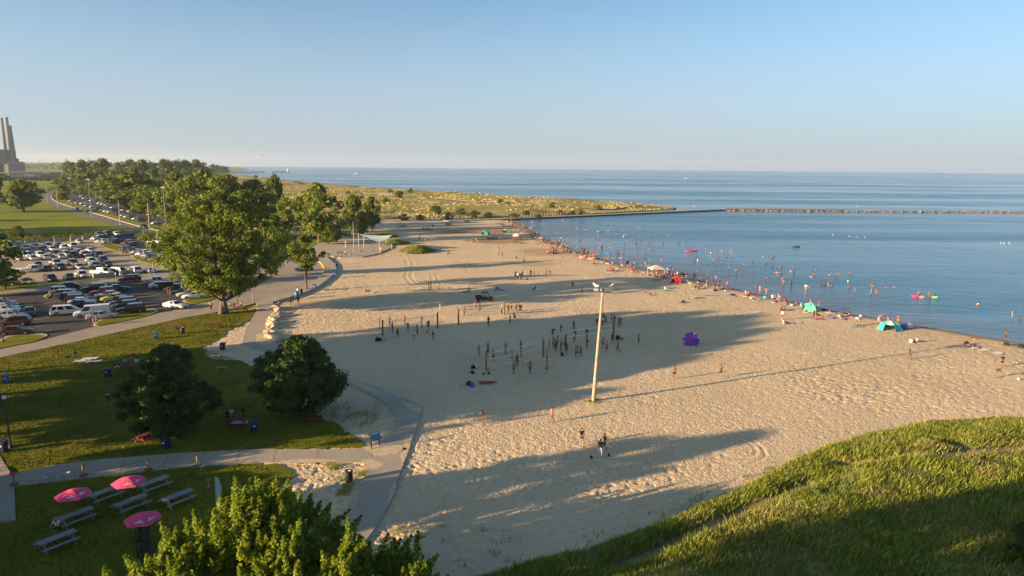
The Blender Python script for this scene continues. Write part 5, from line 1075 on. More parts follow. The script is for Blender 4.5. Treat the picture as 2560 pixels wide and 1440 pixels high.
def net(k0, k1, l0, l1, r0, r1, label):
    (a, ha), (b, hb) = vp[k0], vp[k1]; t = thing('volleyball_net', label, 'net', a); d = b - a
    x0, x1 = .07, .93; z1, z0 = 2.35, 1.45
    e0, e1 = d * x0, d * x1; sag = lambda i, n: .10 * math.sin(math.pi * i / n)
    for nm, z in (('top_tape', z1), ('bottom_tape', z0)):
        q = MB(); P = [e0.lerp(e1, i / 10) + Vector((0, 0, z - sag(i, 10))) for i in range(11)]
        for u, v in zip(P, P[1:]): q.bar(u, v, .03, .09)
        q.build(nm, m_tape, t)
    for e in (e0, e1): MB().bar(e + Vector((0, 0, z0)), e + Vector((0, 0, z1)), .07, .03).build('side_tape', m_tape, t)
    q = MB()
    for i in range(1, 30): 
        f = i / 30; e = e0.lerp(e1, f); s_ = .10 * math.sin(math.pi * f); q.bar(e + Vector((0, 0, z0 - s_)), e + Vector((0, 0, z1 - s_)), .008)
    for j in range(1, 6):
        z = z0 + (z1 - z0) * j / 6
        for i in range(10): q.bar(e0.lerp(e1, i / 10) + Vector((0, 0, z - sag(i, 10))), e0.lerp(e1, (i + 1) / 10) + Vector((0, 0, z - sag(i + 1, 10))), .008)
    q.build('mesh', m_cord, t)
    for e, f in ((Vector(), e0), (d, e1)):
        for z in (z0, z1): MB().tube([e + Vector((0, 0, z)), f + Vector((0, 0, z))], .012, 4).build('rope', m_tape, t)
net(0, 1, 0, 0, 0, 0, 'volleyball net over the sunlit sand at the back'); net(2, 3, 0, 0, 0, 0, 'faint volleyball net on the sunlit strip by the crowded post')
net(4, 5, 0, 0, 0, 0, 'white taped volleyball net on the brown post, nearest to the camera'); net(6, 7, 0, 0, 0, 0, 'white taped volleyball net behind the floodlight pole')

# ------------------------------------------------------------------ pier, breakwaters, dune fence
A, B = gp(1248, 551.5, WZ), gp(1812, 526.5, WZ); d = (B - A).normalized(); n = Vector((-d.y, d.x, 0))
m_pier = paved('pier_concrete', (.30, .27, .24), .15, .3)
t = thing('pier', 'long grey concrete pier wall enclosing the swimming bay', 'pier', A)
L = (B - A).length
MB().bar((d * -20).to_tuple()[:2] + (-.55,), (d * L)[:2] + (-.55,), .8, 2.6).build('wall', plain('wet_pier_wall', (.075, .068, .062), .8, .3, .5), t)  # wall colour much darker than the deck: shade of the unlit face painted in
o = d * L + n * 5; MB().bar((d * -30 + n * 3.2)[:2] + (.55,), (d * L + n * 3.2)[:2] + (.55,), 7.2, .5).build('deck', m_pier, t)
C_ = gp(2115, 529.5, WZ); m_rust = plain('rusty_sheet_pile', (.14, .055, .042), .8, .35, .6)
t = thing('sheet_pile_wall', 'rust red steel sheet pile breakwater past the concrete pier', 'breakwater', B)
d2 = (C_ - B); q = MB(); N = 90
for i in range(N):
    e = d2 * (i / N); f = d2 * ((i + 1) / N); k = .35 if i % 2 else 0; q.box(((e + f) / 2 + Vector((0, k, .1))), ((f - e).length * 1.02, .5, 2.6), rz=math.atan2(d2.y, d2.x))
q.build('sheet_pile', m_rust, t); MB().bar(d2 * 0 + Vector((0, 1.8, 1.15)), d2 + Vector((0, 1.8, 1.15)), 3.6, .4).build('cap', m_pier, t)
m_rock = plain('breakwater_stone', (.20, .165, .125), .9, .35, .4, bumpd=.3)
def rock(mb, c, r, rnd):
    V = []; q = Quaternion((rnd.random(), rnd.random(), rnd.random(), rnd.random())).normalized()
    for v in [(1, 1, 1), (-1, 1, 1), (-1, -1, 1), (1, -1, 1), (1, 1, -1), (-1, 1, -1), (-1, -1, -1), (1, -1, -1)]:
        w = Vector([x * rnd.uniform(.55, 1.0) for x in v]); w = q @ w; V.append(Vector(c) + Vector((w.x * r, w.y * r * .9, w.z * r * .65)))
    mb.add(V, [(0, 1, 2, 3), (7, 6, 5, 4), (0, 4, 5, 1), (1, 5, 6, 2), (2, 6, 7, 3), (3, 7, 4, 0)])
E_ = gp(2900, 533, WZ); rnd = random.Random(4); q = MB(); d3 = E_ - C_
for i in range(700):
    f = rnd.random(); rock(q, d3 * f + Vector((0, rnd.gauss(0, 1.7), rnd.uniform(-.4, .45))), rnd.uniform(.5, 1.15), rnd)
q.bar((0, 0, -.2), d3[:2] + (-.2,), 4.5, 1.9)
o = q.build('rock_breakwater', m_rock); o.location = C_; tag(o, 'pale tumbled rock breakwater running out to the picture edge', 'breakwater')
q = MB()
for i in range(90): f = rnd.random(); rock(q, d2 * f + Vector((0, -.9 + rnd.gauss(0, .3), rnd.uniform(-.3, .3))), rnd.uniform(.5, 1.1), rnd)
o = q.build('toe_rocks', m_rock); o.location = B; tag(o, 'rocks along the foot of the red sheet pile wall', 'rocks')
t = thing('dune_fence', 'row of pale posts with wire between the dunes and pier', 'fence', gp(950, 546.5)); p0 = gp(950, 546.5)
fl = catmull([gp(x, y) for x, y in [(950, 546.5), (1060, 547), (1200, 545.5), (1300, 543.5), (1400, 537.5), (1480, 533.5), (1560, 529), (1680, 524.5)]], 8)
cum = [0]
for a, b in zip(fl, fl[1:]): cum.append(cum[-1] + (b - a).length)
pm = MB().box((0, 0, .7), (.22, .22, 1.5)).mesh('post', plain('fence_post', (.42, .36, .28), .9, .2)); n_p = 92; last = None; wires = MB()
for i in range(n_p):
    s_ = cum[-1] * i / (n_p - 1); j = max(k for k in range(len(cum)) if cum[k] <= s_ + 1e-6); j = min(j, len(fl) - 2)
    e = fl[j].lerp(fl[j + 1], (s_ - cum[j]) / (cum[j + 1] - cum[j])) - p0; o = link(bpy.data.objects.new('post', pm), t); o.location = e; o.rotation_euler = (0, 0, i)
    if last is not None: wires.bar(last + Vector((0, 0, 1.1)), e + Vector((0, 0, 1.1)), .04)
    last = e
wires.build('wire', m_metal, t)
# far breakwater with light, far boats
a, b = gp(545, 431.5, WZ), gp(722, 430.5, WZ); t = thing('far_breakwater', 'thin dark breakwater with a small light tower near the horizon', 'breakwater', a); d = b - a
for f0, f1 in ((0, .62), (.72, 1.0)): MB().bar(d * f0 + Vector((0, 0, 1)), d * f1 + Vector((0, 0, 1)), 8, 3.2).build('stone_arm', m_rock, t)
MB().lathe([(3, 0), (2.2, 8), (2.8, 8.5), (1.8, 9), (1.8, 11), (.3, 12.5)], 10, d * .985 + Vector((0, 0, 2))).build('light_tower', m_white, t)
def boat(px, py, L, lab, cab=True, z=WZ):
    t = thing('boat', lab, 'boat', gp(px, py, z), .2, scale=L / 6); loft([(-3, .9, -.3, .8), (-1, 1.1, -.3, .85), (1.2, 1.0, -.3, .95), (2.4, .5, -.2, 1.1), (3, .06, .5, 1.2)]).build('hull', m_white, t)
    if cab: MB().box((-.3, 0, 1.4), (2.2, 1.5, 1.2)).build('cabin', m_white, t, bevel=.1); MB().box((-.3, -.76, 1.5), (1.6, .03, .5)).build('window', m_glass, t)
boat(892, 435.5, 15, 'white cabin cruiser far out on the lake'); boat(1716, 447, 7, 'small white boat alone on the open lake'); boat(882, 468, 9, 'white boat drawn near the dune shore'); boat(652, 445, 9, 'tiny white boat by the far shore')

# ------------------------------------------------------------------ power plant, far buildings
def far_tower(mb, px, base_y, top_y, w0, w1, Y, mat, name, parent, lean):
    d = ray(px, 414); k = Y / d[1]; x = d[0] * k; zt = CAM_H + ray(px, top_y)[2] / ray(px, top_y)[1] * Y
    sc = Y / FPX; mb.lathe([(w0 * sc, 0), (w0 * .8 * sc, zt * .5), (w1 * sc, zt), (w1 * sc * 1.12, zt), (w1 * 1.12 * sc, zt + 4)], 16, (x, Y, 0)).build(name, mat, parent)
Y = 1750.0; t = thing('power_plant', 'hazy power station with three tall chimneys at the left horizon', 'power station', (0, 0, 0))
m_chim = plain('chimney_concrete', (.19, .185, .19), .9, .1, .02); m_chim2 = plain('chimney_concrete_dark', (.14, .135, .14), .9, .1, .02)
far_tower(MB(), 18, 415, 299, 5.0, 2.6, Y, m_chim2, 'chimney', t, 0); far_tower(MB(), 30, 415, 297, 6.0, 3.2, Y, m_chim, 'chimney', t, 0); far_tower(MB(), 36, 415, 318, 7, 3.4, Y + 60, m_chim2, 'chimney', t, 0)
m_pb = plain('plant_cladding', (.14, .14, .15), .8, .15, .02); m_pb2 = plain('plant_brick', (.13, .10, .095), .8, .15, .02)
for x0, x1, ty, m in ((-60, 24, 374, m_pb), (-60, 32, 396, m_pb2), (10, 46, 410, m_pb), (22, 34, 404, m_chim)):
    X0, X1 = ray(x0, 414)[0] / ray(x0, 414)[1] * Y, ray(x1, 414)[0] / ray(x1, 414)[1] * Y; zt = CAM_H + ray(x1, ty)[2] / ray(x1, ty)[1] * Y
    MB().box(((X0 + X1) / 2, Y - 30 + (x1 % 7) * 6, zt / 2), (X1 - X0, 60, zt)).build('block', m, t)
def far_building(x0, x1, base, h, lab, wall, roofm, nwin=8, dep=30):
    p, q = gp(x0, base), gp(x1, base); t = thing('low_building', lab, 'building', (p + q) / 2, math.atan2(q.y - p.y, q.x - p.x)); L = (q - p).length
    MB().box((0, dep / 2, h / 2), (L, dep, h)).build('wall', wall, t); MB().box((0, dep / 2, h + .6), (L + 3, dep + 3, 1.2)).build('roof', roofm, t)
    for i in range(nwin): MB().box((-L / 2 + L * (i + .5) / nwin, -.06, h * .5), (L / nwin * .55, .1, h * .4)).build('window', m_glass, t)
m_wallc = plain('cream_wall', (.48, .43, .35), .8, .1, .1); m_roofc = plain('pale_roof', (.42, .40, .37), .8, .1, .1); m_br = plain('brick_wall', (.34, .22, .15), .8, .1, .1)
far_building(25, 103, 442, 9, 'long low pale building at the back of the meadow', m_wallc, m_roofc, 14); far_building(64, 84, 446, 6, 'small white building in front of the long one', m_white, m_roofc, 3, 10); far_building(123, 152, 441, 8, 'orange brick building beside the far wood', m_br, m_roofc, 4); far_building(-30, 14, 442, 7, 'pale building at the left picture edge', m_wallc, m_roofc, 5); far_building(104, 124, 442, 5, 'low grey annex between the far buildings', m_pb, m_roofc, 3)
# ------------------------------------------------------------------ park furniture
def wheelie_bin(px, py, lab, mat=None, rz=0.3, z=.09, s=1.0):
    t = thing('trash_bin', lab, 'trash bin', gp(px, py, z), rz, 'blue trash bins', s)
    b = MB(); V = [(-.27, -.30, .06), (.27, -.30, .06), (.27, .28, .06), (-.27, .28, .06), (-.33, -.36, 1.0), (.33, -.36, 1.0), (.33, .38, 1.0), (-.33, .38, 1.0)]
    b.add(V, [(3, 2, 1, 0), (4, 5, 6, 7), (0, 1, 5, 4), (1, 2, 6, 5), (2, 3, 7, 6), (3, 0, 4, 7)]); b.box((0, 0, .97), (.72, .80, .06)); b.build('body', mat or m_bin, t, bevel=.02)
    V = [(-.36, -.42, 1.0), (.36, -.42, 1.0), (.36, .42, 1.04), (-.36, .42, 1.04), (-.30, -.34, 1.08), (.30, -.34, 1.08), (.30, .36, 1.14), (-.30, .36, 1.14)]
    MB().add(V, [(3, 2, 1, 0), (4, 5, 6, 7), (0, 1, 5, 4), (1, 2, 6, 5), (2, 3, 7, 6), (3, 0, 4, 7)]).build('lid', mat or m_bin, t)
    MB().bar((-.3, .46, .98), (.3, .46, .98), .04).build('handle', m_trim, t)
    MB().box((0, -.345, .72), (.26, .01, .16)).build('recycling_mark', m_whitef, t)
    for s_ in (-1, 1): MB().lathe([(.05, -.03), (.12, -.03), (.12, .03), (.05, .03)], 10, (s_ * .28, .30, .12), Matrix.Rotation(math.radians(90), 3, 'Y')).build('wheel', m_tyre, t)
for px, py, lab, m in [(557, 875, 'navy wheeled bin by the stony patch next to the path', None), (390, 847, 'blue wheeled bin alone on the sunny lawn', m_binl), (15, 958, 'blue wheeled bin at the lawn edge near the lamp', m_binl), (270, 942, 'navy wheeled bin left of the picnickers', None), (416, 1122, 'navy wheeled bin under the left maple', None), (635, 1079, 'navy wheeled bin between the two maples', None), (8, 1130, 'navy wheeled bin at the globe lamp post', None), (561, 785, 'navy wheeled bin against the cottonwood trunk', None), (688, 768, 'navy wheeled bin at the top of the boulder wall', None), (837, 658, 'dark bin at the far end of the promenade', None), (841, 665, 'light blue bin below the dark one on the promenade', m_binl), (838, 691, 'blue wheeled bin halfway along the promenade', m_binl), (786, 723, 'blue wheeled bin beside the twin trunk tree', m_binl), (741, 741, 'pale blue wide bin at the promenade steps', m_binl), (306, 694, 'grey blue bin between the concrete barriers', m_binl)]:
    wheelie_bin(px, py, lab, m, random.uniform(-.4, .6), .42 if 700 < px < 850 else .09)
def barrel(px, py, lab, z=.06):
    t = thing('litter_barrel', lab, 'trash bin', gp(px, py, z)); MB().lathe([(.30, 0), (.33, .05), (.33, .92), (.31, .95)], 16).build('drum', m_dark, t, smooth=True)
    MB().lathe([(.35, .86), (.37, .90), (.36, 1.02), (.30, 1.05)], 16).build('bag_rim', m_trim, t); MB().ball((.1, -.05, 1.03), (.18, .15, .06)).build('rubbish', m_whitef, t)
barrel(873, 1203, 'black litter drum with bag rim beside the concrete path'); barrel(753, 733, 'dark litter drum on the promenade', .42); barrel(457, 834, 'small dark ash drum beside the lawn grill', .09)
def picnic_table(px, py, lab, mat, rz, L=2.2, z=.09, top_z=.76, group=None):
    p = gp(px, py, z + top_z); t = thing('picnic_table', lab, 'picnic table', (p.x, p.y, z), rz, group)
    for i in range(5): MB().box((0, -.30 + i * .15, top_z), (L, .138, .045)).build('plank', mat, t)
    for s in (-1, 1):
        for j in (0, 1): MB().box((0, s * (.66 + j * .145), .44), (L, .135, .045)).build('seat_plank', mat, t)
        x = s * L * .36
        MB().bar((x, -.80, .40), (x, .80, .40), .05, .09).build('seat_rail', mat, t); MB().bar((x, -.36, .71), (x, .36, .71), .05, .08).build('top_rail', mat, t)
        for q in (-1, 1): MB().bar((x + .04 * s, .78 * q, 0), (x + .04 * s, .22 * q, .73), .05, .10).build('leg', mat, t)
        MB().bar((x, 0, .42), (x * .35, 0, .71), .05).build('brace', mat, t)
    return t
RZT = hd((205, 1295), (170, 1306)) + math.pi; RZT = hd((150, 1297), (224, 1270))
G = 'grey picnic tables on the lower lawn'
for px, py, lab in [(264, 1226, 'grey picnic table between the two back parasols'), (384, 1202, 'grey picnic table farthest up the slope, beyond the parasol'), (327, 1250, 'grey picnic table with a pink parasol through it, middle row'), (444, 1236, 'grey picnic table on its own towards the path'), (188, 1283, 'grey picnic table under the left pink parasol'), (142, 1342, 'grey picnic table where a person sits alone')]:
    picnic_table(px, py, lab, m_greyw, RZT, 2.5, group=G)
G = 'red picnic tables on the lawn'
for px, py, lab, rz in [(537, 808, 'red picnic table in the sun below the cottonwood', .2), (602, 768, 'red picnic table in cottonwood shade with people', .1), (592, 1048, 'red picnic table between the maples', .15), (782, 1042, 'red picnic table at the foot of the right maple', .2), (365, 1085, 'red picnic table half under the left maple', 1.2), (322, 914, 'red picnic table with people sitting round it', .1)]:
    picnic_table(px, py, lab, m_redw, rz, 1.9, group=G)
def parasol(p, h, r, mat, lab, n=6, tilt=0.0, tdir=0.0, drop=.42, group=None, name='parasol', pole=None, lettering=False, rz=0.0, cat='umbrella'):
    t = thing(name, lab, cat, p, rz, group)
    M = Matrix.Rotation(tdir, 3, 'Z') @ Matrix.Rotation(tilt, 3, 'Y'); c = Vector((0, 0, h - drop * .3))
    def P(x, y, z): return c + M @ (Vector((x, y, z)) - Vector((0, 0, -drop * .3)))* 1.0 if False else Vector((0, 0, h - drop)) + M @ Vector((x, y, z))
    for k in range(n):
        a0, a1 = 2 * math.pi * k / n, 2 * math.pi * (k + 1) / n; am = (a0 + a1) / 2
        V = [P(0, 0, drop), P(r * math.cos(a0), r * math.sin(a0), 0), P(r * .955 * math.cos(am) * math.cos(math.pi / n) ** .5, r * .955 * math.sin(am) * math.cos(math.pi / n) ** .5, .02), P(r * math.cos(a1), r * math.sin(a1), 0)]
        V += [P(r * .55 * math.cos(a0), r * .55 * math.sin(a0), drop * .52), P(r * .55 * math.cos(am) * .95, r * .55 * math.sin(am) * .95, drop * .50), P(r * .55 * math.cos(a1), r * .55 * math.sin(a1), drop * .52)]
        o = MB().add(V, [(0, 4, 5), (0, 5, 6), (4, 1, 2, 5), (5, 2, 3, 6)]).build('canopy_panel', mat, t)
        if lettering and k in (4, 5):
            e = P(r * .62 * math.cos(am), r * .62 * math.sin(am), drop * .36 + .03); x = (V[3] - V[1]).normalized(); u = (V[0] - V[2]).normalized(); q = MB()
            for j, wd in enumerate((.10, .08, .11, .07, .10, .09)):
                s0 = -.27 + j * .10; q.add([e + x * s0 - u * .05, e + x * (s0 + wd * .8) - u * .05, e + x * (s0 + wd * .8) + u * .05, e + x * s0 + u * .05], [(0, 1, 2, 3)])
            q.add([e + x * -.09 + u * .09, e + x * .09 + u * .09, e + x * .12 + u * .17, e + x * -.05 + u * .20], [(0, 1, 2, 3)]); q.build('lettering', m_whitef, t)
    MB().tube([(0, 0, 0), Vector((0, 0, h - drop)), P(0, 0, drop * 1.12)], .022, 6).build('pole', pole or m_wood, t)
    MB().ball(P(0, 0, drop * 1.12), .05, 6, 4).build('finial', mat, t); return t
for px, py, lab in [(188, 1283, 'bright pink parasol with white lettering over the left table'), (327, 1250, 'bright pink parasol with white lettering over the middle table')]:
    q = gp(px, py, .85); parasol((q.x, q.y, .09), 2.75, 1.34, m_pink, lab, group='pink parasols', lettering=True, rz=.35)
q = gp(362, 1355, .5); parasol((q.x, q.y, .09), 2.65, 1.32, m_pink, 'bright pink parasol with white lettering over the dark chairs', group='pink parasols', lettering=True, rz=.2)
m_dkw = plain('dark_chair_wood', (.035, .028, .024), .7, .25, 4)
for i, (px, py) in enumerate([(356, 1338), (358, 1362), (362, 1388), (366, 1414)]):
    t = thing('slatted_chair', f'dark slatted lawn chair below the pink parasol, {nth(i)} from the top', 'chair', gp(px, py, .09), .15, 'dark chairs in a row below the parasol')
    for j in range(5): MB().box((-.26 + j * .13, .02, .36), (.11, .55, .03)).build('seat_slat', m_dkw, t)
    R = Matrix.Rotation(math.radians(-20), 3, 'X')
    for j in range(5): MB().box((-.26 + j * .13, .36, .68), (.11, .03, .75), m=R).build('back_slat', m_dkw, t)
    for s in (-1, 1):
        MB().box((s * .40, 0, .56), (.14, .75, .03)).build('armrest', m_dkw, t); MB().box((s * .36, -.28, .28), (.06, .09, .56)).build('leg', m_dkw, t); MB().box((s * .36, .32, .26), (.06, .09, .52)).build('leg', m_dkw, t)
# rope posts standing in weighted rings
m_rope = plain('grey_rope', (.10, .09, .08), .9); rp = []
for i, (px, b, tp, lab) in enumerate([(36, 1213, 1185, 'rope post with a pink sign at the sidewalk corner'), (209, 1190, 1160, 'yellow timber rope post beside the white banner'), (372, 1176, 1145, 'yellow timber rope post in the middle of the path edge'), (494, 1168, 1140, 'yellow timber rope post casting a shadow on the grass'), (522, 1222, 1197, 'short rope post at the corner of the picnic lawn')]):
    p = gp(px, b, .09); h = min(1.35, height_at(px, b, tp, .09)); t = thing('rope_post', lab, 'post', p, group='rope posts round the picnic lawn')
    MB().tube([(0, 0, 0), (0, 0, h)], .075, 8).build('post', plain('yellow_post', (.36, .25, .10), .8), t); rp.append(p + Vector((0, 0, h * .85)))
    MB().lathe([(.20, .0), (.34, .03), (.36, .12), (.30, .20), (.18, .18)], 14).build('weighted_ring', m_wood, t)
    if i == 0: MB().box((0, -.09, h + .05), (.42, .03, .36)).build('sign', m_pink, t)
    if i in (3,): MB().ball((.45, .05, .08), (.2, .15, .08)).build('stone', m_white, t)
ro = thing('rope_line', 'slack grey ropes hung between the timber posts', 'rope', (0, 0, 0))
for a, b in list(zip(rp, rp[1:])):
    for dz in (0, -.45):
        P = [a.lerp(b, i / 12) + Vector((0, 0, dz - .35 * math.sin(math.pi * i / 12))) for i in range(13)]; MB().tube(P, .014, 4).build('rope', m_rope, ro)
a, b = gp(103, 1192, .6), gp(190, 1176, .9); q = MB(); V = []; F = []
for i in range(13):
    e = a.lerp(b, i / 12); w = .55 - .25 * math.sin(i * .5); V += [e + Vector((0, .08 * math.sin(i * 1.7), .15 - .2 * math.sin(math.pi * i / 12))), e + Vector((0, .08 * math.sin(i * 1.7 + 1), .15 - w - .15 * math.sin(math.pi * i / 12)))]
    if i: F.append((2 * i - 2, 2 * i, 2 * i + 1, 2 * i - 1))
tag(q.add(V, F).build('hanging_banner', plain('faded_banner', (.42, .47, .50), .8, .1, 3)), 'faded white banner sagging from the rope by the path', 'banner')
p = gp(541, 1278, .09); t = thing('feather_flag', 'tall white feather flag beside the bright ash tree', 'flag', p, .3)
MB().tube([(0, 0, 0), (0, 0, 2.6), (.1, 0, 3.0)], .02, 6).build('pole', m_metal, t)
MB().add([(.02, 0, .7), (.42, .25, .8), (.46, .3, 2.0), (.30, .18, 2.8), (.05, 0, 3.0)], [(0, 1, 2, 3, 4)]).build('banner', plain('flag_cloth', (.50, .55, .55), .8), t)
# information panel on two posts
a, b = gp(929, 1123, .06), gp(949, 1116, .06); t = thing('information_panel', 'tilted blue information panel on two black posts by the path', 'sign', a); d = b - a
for e in (Vector(), d): MB().bar(e, e + Vector((0, 0, 1.55)), .10).build('post', m_dark, t)
x = d.normalized(); nrm = Vector((x.y, -x.x, 0)); up = (Vector((0, 0, 1)) * .72 - nrm * .69).normalized()
c = d / 2 + Vector((0, 0, 1.28)) + nrm * .1
def pan(name, u0, u1, v0, v1, off, mat):
    w = d.length / 2 + .02; k = up.cross(x).normalized(); k = k if k.dot(nrm) > 0 else -k
    MB().add([c + x * w * u0 + up * .42 * v0 + k * off, c + x * w * u1 + up * .42 * v0 + k * off, c + x * w * u1 + up * .42 * v1 + k * off, c + x * w * u0 + up * .42 * v1 + k * off], [(0, 1, 2, 3)]).build(name, mat, t)
pan('board', -1, 1, -1, 1, 0, plain('panel_blue', (.06, .14, .30), .4, .1)); pan('map_print', -.9, -.35, -.8, .2, .01, plain('panel_green', (.08, .28, .10), .4)); pan('title_print', -.9, .9, .45, .9, .01, plain('panel_pale', (.45, .55, .60), .4)); pan('text_print', -.2, .8, -.7, .2, .01, plain('panel_text', (.10, .20, .42), .4))
m_grill = plain('grill_iron', (.02, .02, .02), .7)
for px, b, lab, m in [(272, 1006, 'park grill on a post in the shady lawn', m_grill), (171, 906, 'park grill on a post beside the person standing', m_grill), (447, 832, 'park grill on a post on the sunny lawn', m_grill), (609, 1042, 'red kettle grill near the table between the maples', plain('red_enamel', (.10, .02, .02), .4))]:
    t = thing('park_grill', lab, 'grill', gp(px, b, .09), .4); MB().tube([(0, 0, 0), (0, 0, .75)], .05, 7).build('post', m_grill, t)
    if 'kettle' in lab: MB().ball((0, 0, .95), (.34, .34, .28), 12, 8).build('kettle', m, t, smooth=True)
    else: b_ = MB().box((0, 0, .78), (.55, .42, .04)); b_.box((-.26, 0, .90), (.03, .42, .26)); b_.box((.26, 0, .90), (.03, .42, .26)); b_.box((0, .2, .90), (.55, .03, .26)); b_.build('firebox', m, t)
    MB().box((0, -.1, 1.0 if 'kettle' not in lab else .97), (.5, .5, .02)).build('grate', m_metal, t)
t = thing('park_bench', 'grey bench in the shade behind the left maple', 'bench', gp(555, 926, .09), .1)
for j in range(3): MB().box((0, -.18 + j * .18, .44), (1.6, .15, .04)).build('seat_plank', m_greyw, t)
for s in (-1, 1): MB().box((s * .6, 0, .21), (.08, .45, .42)).build('leg', m_greyw, t)
# boulder wall beside the path
rnd = random.Random(9); P = catmull([gp(x, y) for x, y in [(686, 770), (690, 785), (683, 800), (676, 815), (672, 832), (680, 846), (697, 855)]], 5)
m_boul = plain('limestone_boulder', (.46, .38, .28), .9, .25, 1.2, bumpd=.05)
for i in range(30):
    p = P[i % len(P)] + Vector((rnd.gauss(0.2, .25), rnd.gauss(0, .25), .25)); q = MB(); rock(q, (0, 0, 0), rnd.uniform(.55, .95), rnd)
    o = q.build('boulder', m_boul, bevel=.08); o.location = p; tag(o, f'tan limestone boulder in the path edge wall, {nth(i)} laid', 'boulder', 'boulders edging the path')
# shade sail on the plaza
t = thing('shade_sail', 'pale blue shade sail on white posts at the plaza', 'shade sail', gp(935, 615, .3)); c0 = gp(935, 615, .3); tops = []
for px, b, tp in [(897, 616, 584), (910, 622, 592), (949, 632, 605), (980, 623, 588), (966, 611, 596)]:
    p = gp(px, b, .3); h = height_at(px, b, tp, .3); MB().tube([p - c0, p - c0 + Vector((0, 0, h))], .11, 8).build('post', plain('cream_post', (.5, .44, .36), .7), t); tops.append(p - c0 + Vector((0, 0, h)))
m_sail = plain('sail_cloth', (.34, .42, .47), .8, .05)
def sail(A, B, C, dip):
    V = []; F = []; n = 8; mid = {}
    for i in range(n + 1):
        for j in range(n + 1 - i):
            u, v = i / n, j / n; w = 1 - u - v; k = (u * v + v * w + w * u); mid[i, j] = len(V); V.append(A * u + B * v + C * w + Vector((0, 0, -dip * k * 3)))
    for i in range(n):
        for j in range(n - i):
            F.append((mid[i, j], mid[i + 1, j], mid[i, j + 1]))
            if j < n - i - 1: F.append((mid[i + 1, j], mid[i + 1, j + 1], mid[i, j + 1]))
    return MB().add(V, F)
sail(tops[0], tops[3], tops[2], .5).build('sail', m_sail, t, smooth=True); sail(tops[1], tops[4], tops[2] - Vector((0, 0, .3)), .4).build('sail', m_sail, t, smooth=True)
t = thing('notice_board', 'dark notice board on two legs at the plaza edge', 'sign', gp(850, 641, .3), .1)
for s in (-1, 1): MB().bar((s * .7, 0, 0), (s * .7, 0, 1.3), .1).build('post', m_dark, t)
MB().box((0, 0, 1.2), (1.7, .1, .8)).build('board', m_wood, t)
t = thing('planter_box', 'dark planter box where promenade meets plaza', 'planter', gp(821, 642, .42)); MB().box((0, 0, .35), (.8, .8, .7)).build('box', m_wood, t); V, F = leaf_cloud([(0, 0, .85)], [.5], 80, .3, np.random.default_rng(3)); link(bpy.data.objects.new('plants', np_mesh('plants', V, F, m_leaf_cot)), t)
# grassy knolls by the plaza
for i, (px, b, t_, hw, lab) in enumerate([(1040, 630, 600, 38, 'green grassy knoll on the sand right of the shade sail'), (985, 610, 590, 30, 'grassy mound joining the plaza and the knoll'), (955, 592, 575, 34, 'weedy mound behind the shade sail')]):
    p = gp(px, b); r = hw / FPX * p.length; h = height_at(px, b, t_) * .42; rng = np.random.default_rng(200 + i)
    t = thing('grass_knoll', lab, 'grass mound', p); ry = r * 1.05
    a = rng.random(7000) * 6.283; rr = np.sqrt(rng.random(7000)); wob = 1 + .18 * np.sin(3 * a + i) + .1 * np.sin(5 * a); x = rr * wob * r * np.cos(a); y = rr * wob * ry * np.sin(a); z = h * (1 - rr ** 2)
    n = len(x); bl = rng.uniform(.3, 1.0, n) * (.5 + .9 * vnoise(x, y, 2.0, 5)); w = rng.uniform(.04, .09, n); b2 = rng.random(n) * 6.28
    V = np.stack([np.column_stack([x - np.cos(b2) * w, y - np.sin(b2) * w, z]), np.column_stack([x + np.cos(b2) * w, y + np.sin(b2) * w, z]), np.column_stack([x + rng.normal(.1, .2, n), y + rng.normal(0, .2, n), z + bl])], 1).reshape(-1, 3)
    o = link(bpy.data.objects.new('grass', np_mesh('grass', V, np.arange(n * 3).reshape(-1, 3), m_blade)), t)
    V = [(0, 0, h)]; F = []; N = 20
    for k in range(1, 5):
        for j in range(N):
            q = 2 * math.pi * j / N; wv = 1 + .18 * math.sin(3 * q + i) + .1 * math.sin(5 * q); f = k / 4; V.append((f * wv * r * math.cos(q), f * wv * ry * math.sin(q), h * (1 - f * f) - (.2 if k == 4 else 0)))
    for j in range(N): F.append((0, 1 + j, 1 + (j + 1) % N))
    for k in range(3):
        for j in range(N): F.append((1 + k * N + j, 1 + (k + 1) * N + j, 1 + (k + 1) * N + (j + 1) % N, 1 + k * N + (j + 1) % N))
    MB().add(V, F).build('mound', m_verge, t)

# ------------------------------------------------------------------ beach things
def towel(px, py, lab, col, rz=.3, L=1.9, Wd=1.0, name='beach_towel', z=.04):
    rng = random.Random(int(px * 7 + py)); V = []; F = []
    for i in range(6):
        for j in range(4): V.append((-L / 2 + L * i / 5 + rng.gauss(0, .04), -Wd / 2 + Wd * j / 3 + rng.gauss(0, .04), .02 + abs(rng.gauss(0, .05))))
    for i in range(5):
        for j in range(3): F.append((i * 4 + j, (i + 1) * 4 + j, (i + 1) * 4 + j + 1, i * 4 + j + 1))
    o = MB().add(V, F).build(name, m_cloth, color=col, smooth=True); o.location = (gs(px, py) if px > 640 else gp(px, py)) + Vector((0, 0, z)); o.rotation_euler = (0, 0, rz); return tag(o, lab, 'towel', 'towels and blankets on the sand')
PINKC, WHT, BLK, TEAL, GRN, REDC, BLU, ORG, NAVY, GRY, LBL, YEL = (.55, .12, .22), (.70, .69, .67), (.016, .016, .018), (.05, .42, .38), (.03, .35, .10), (.45, .03, .04), (.03, .12, .42), (.62, .20, .08), (.015, .025, .07), (.18, .18, .18), (.25, .42, .52), (.45, .45, .05)
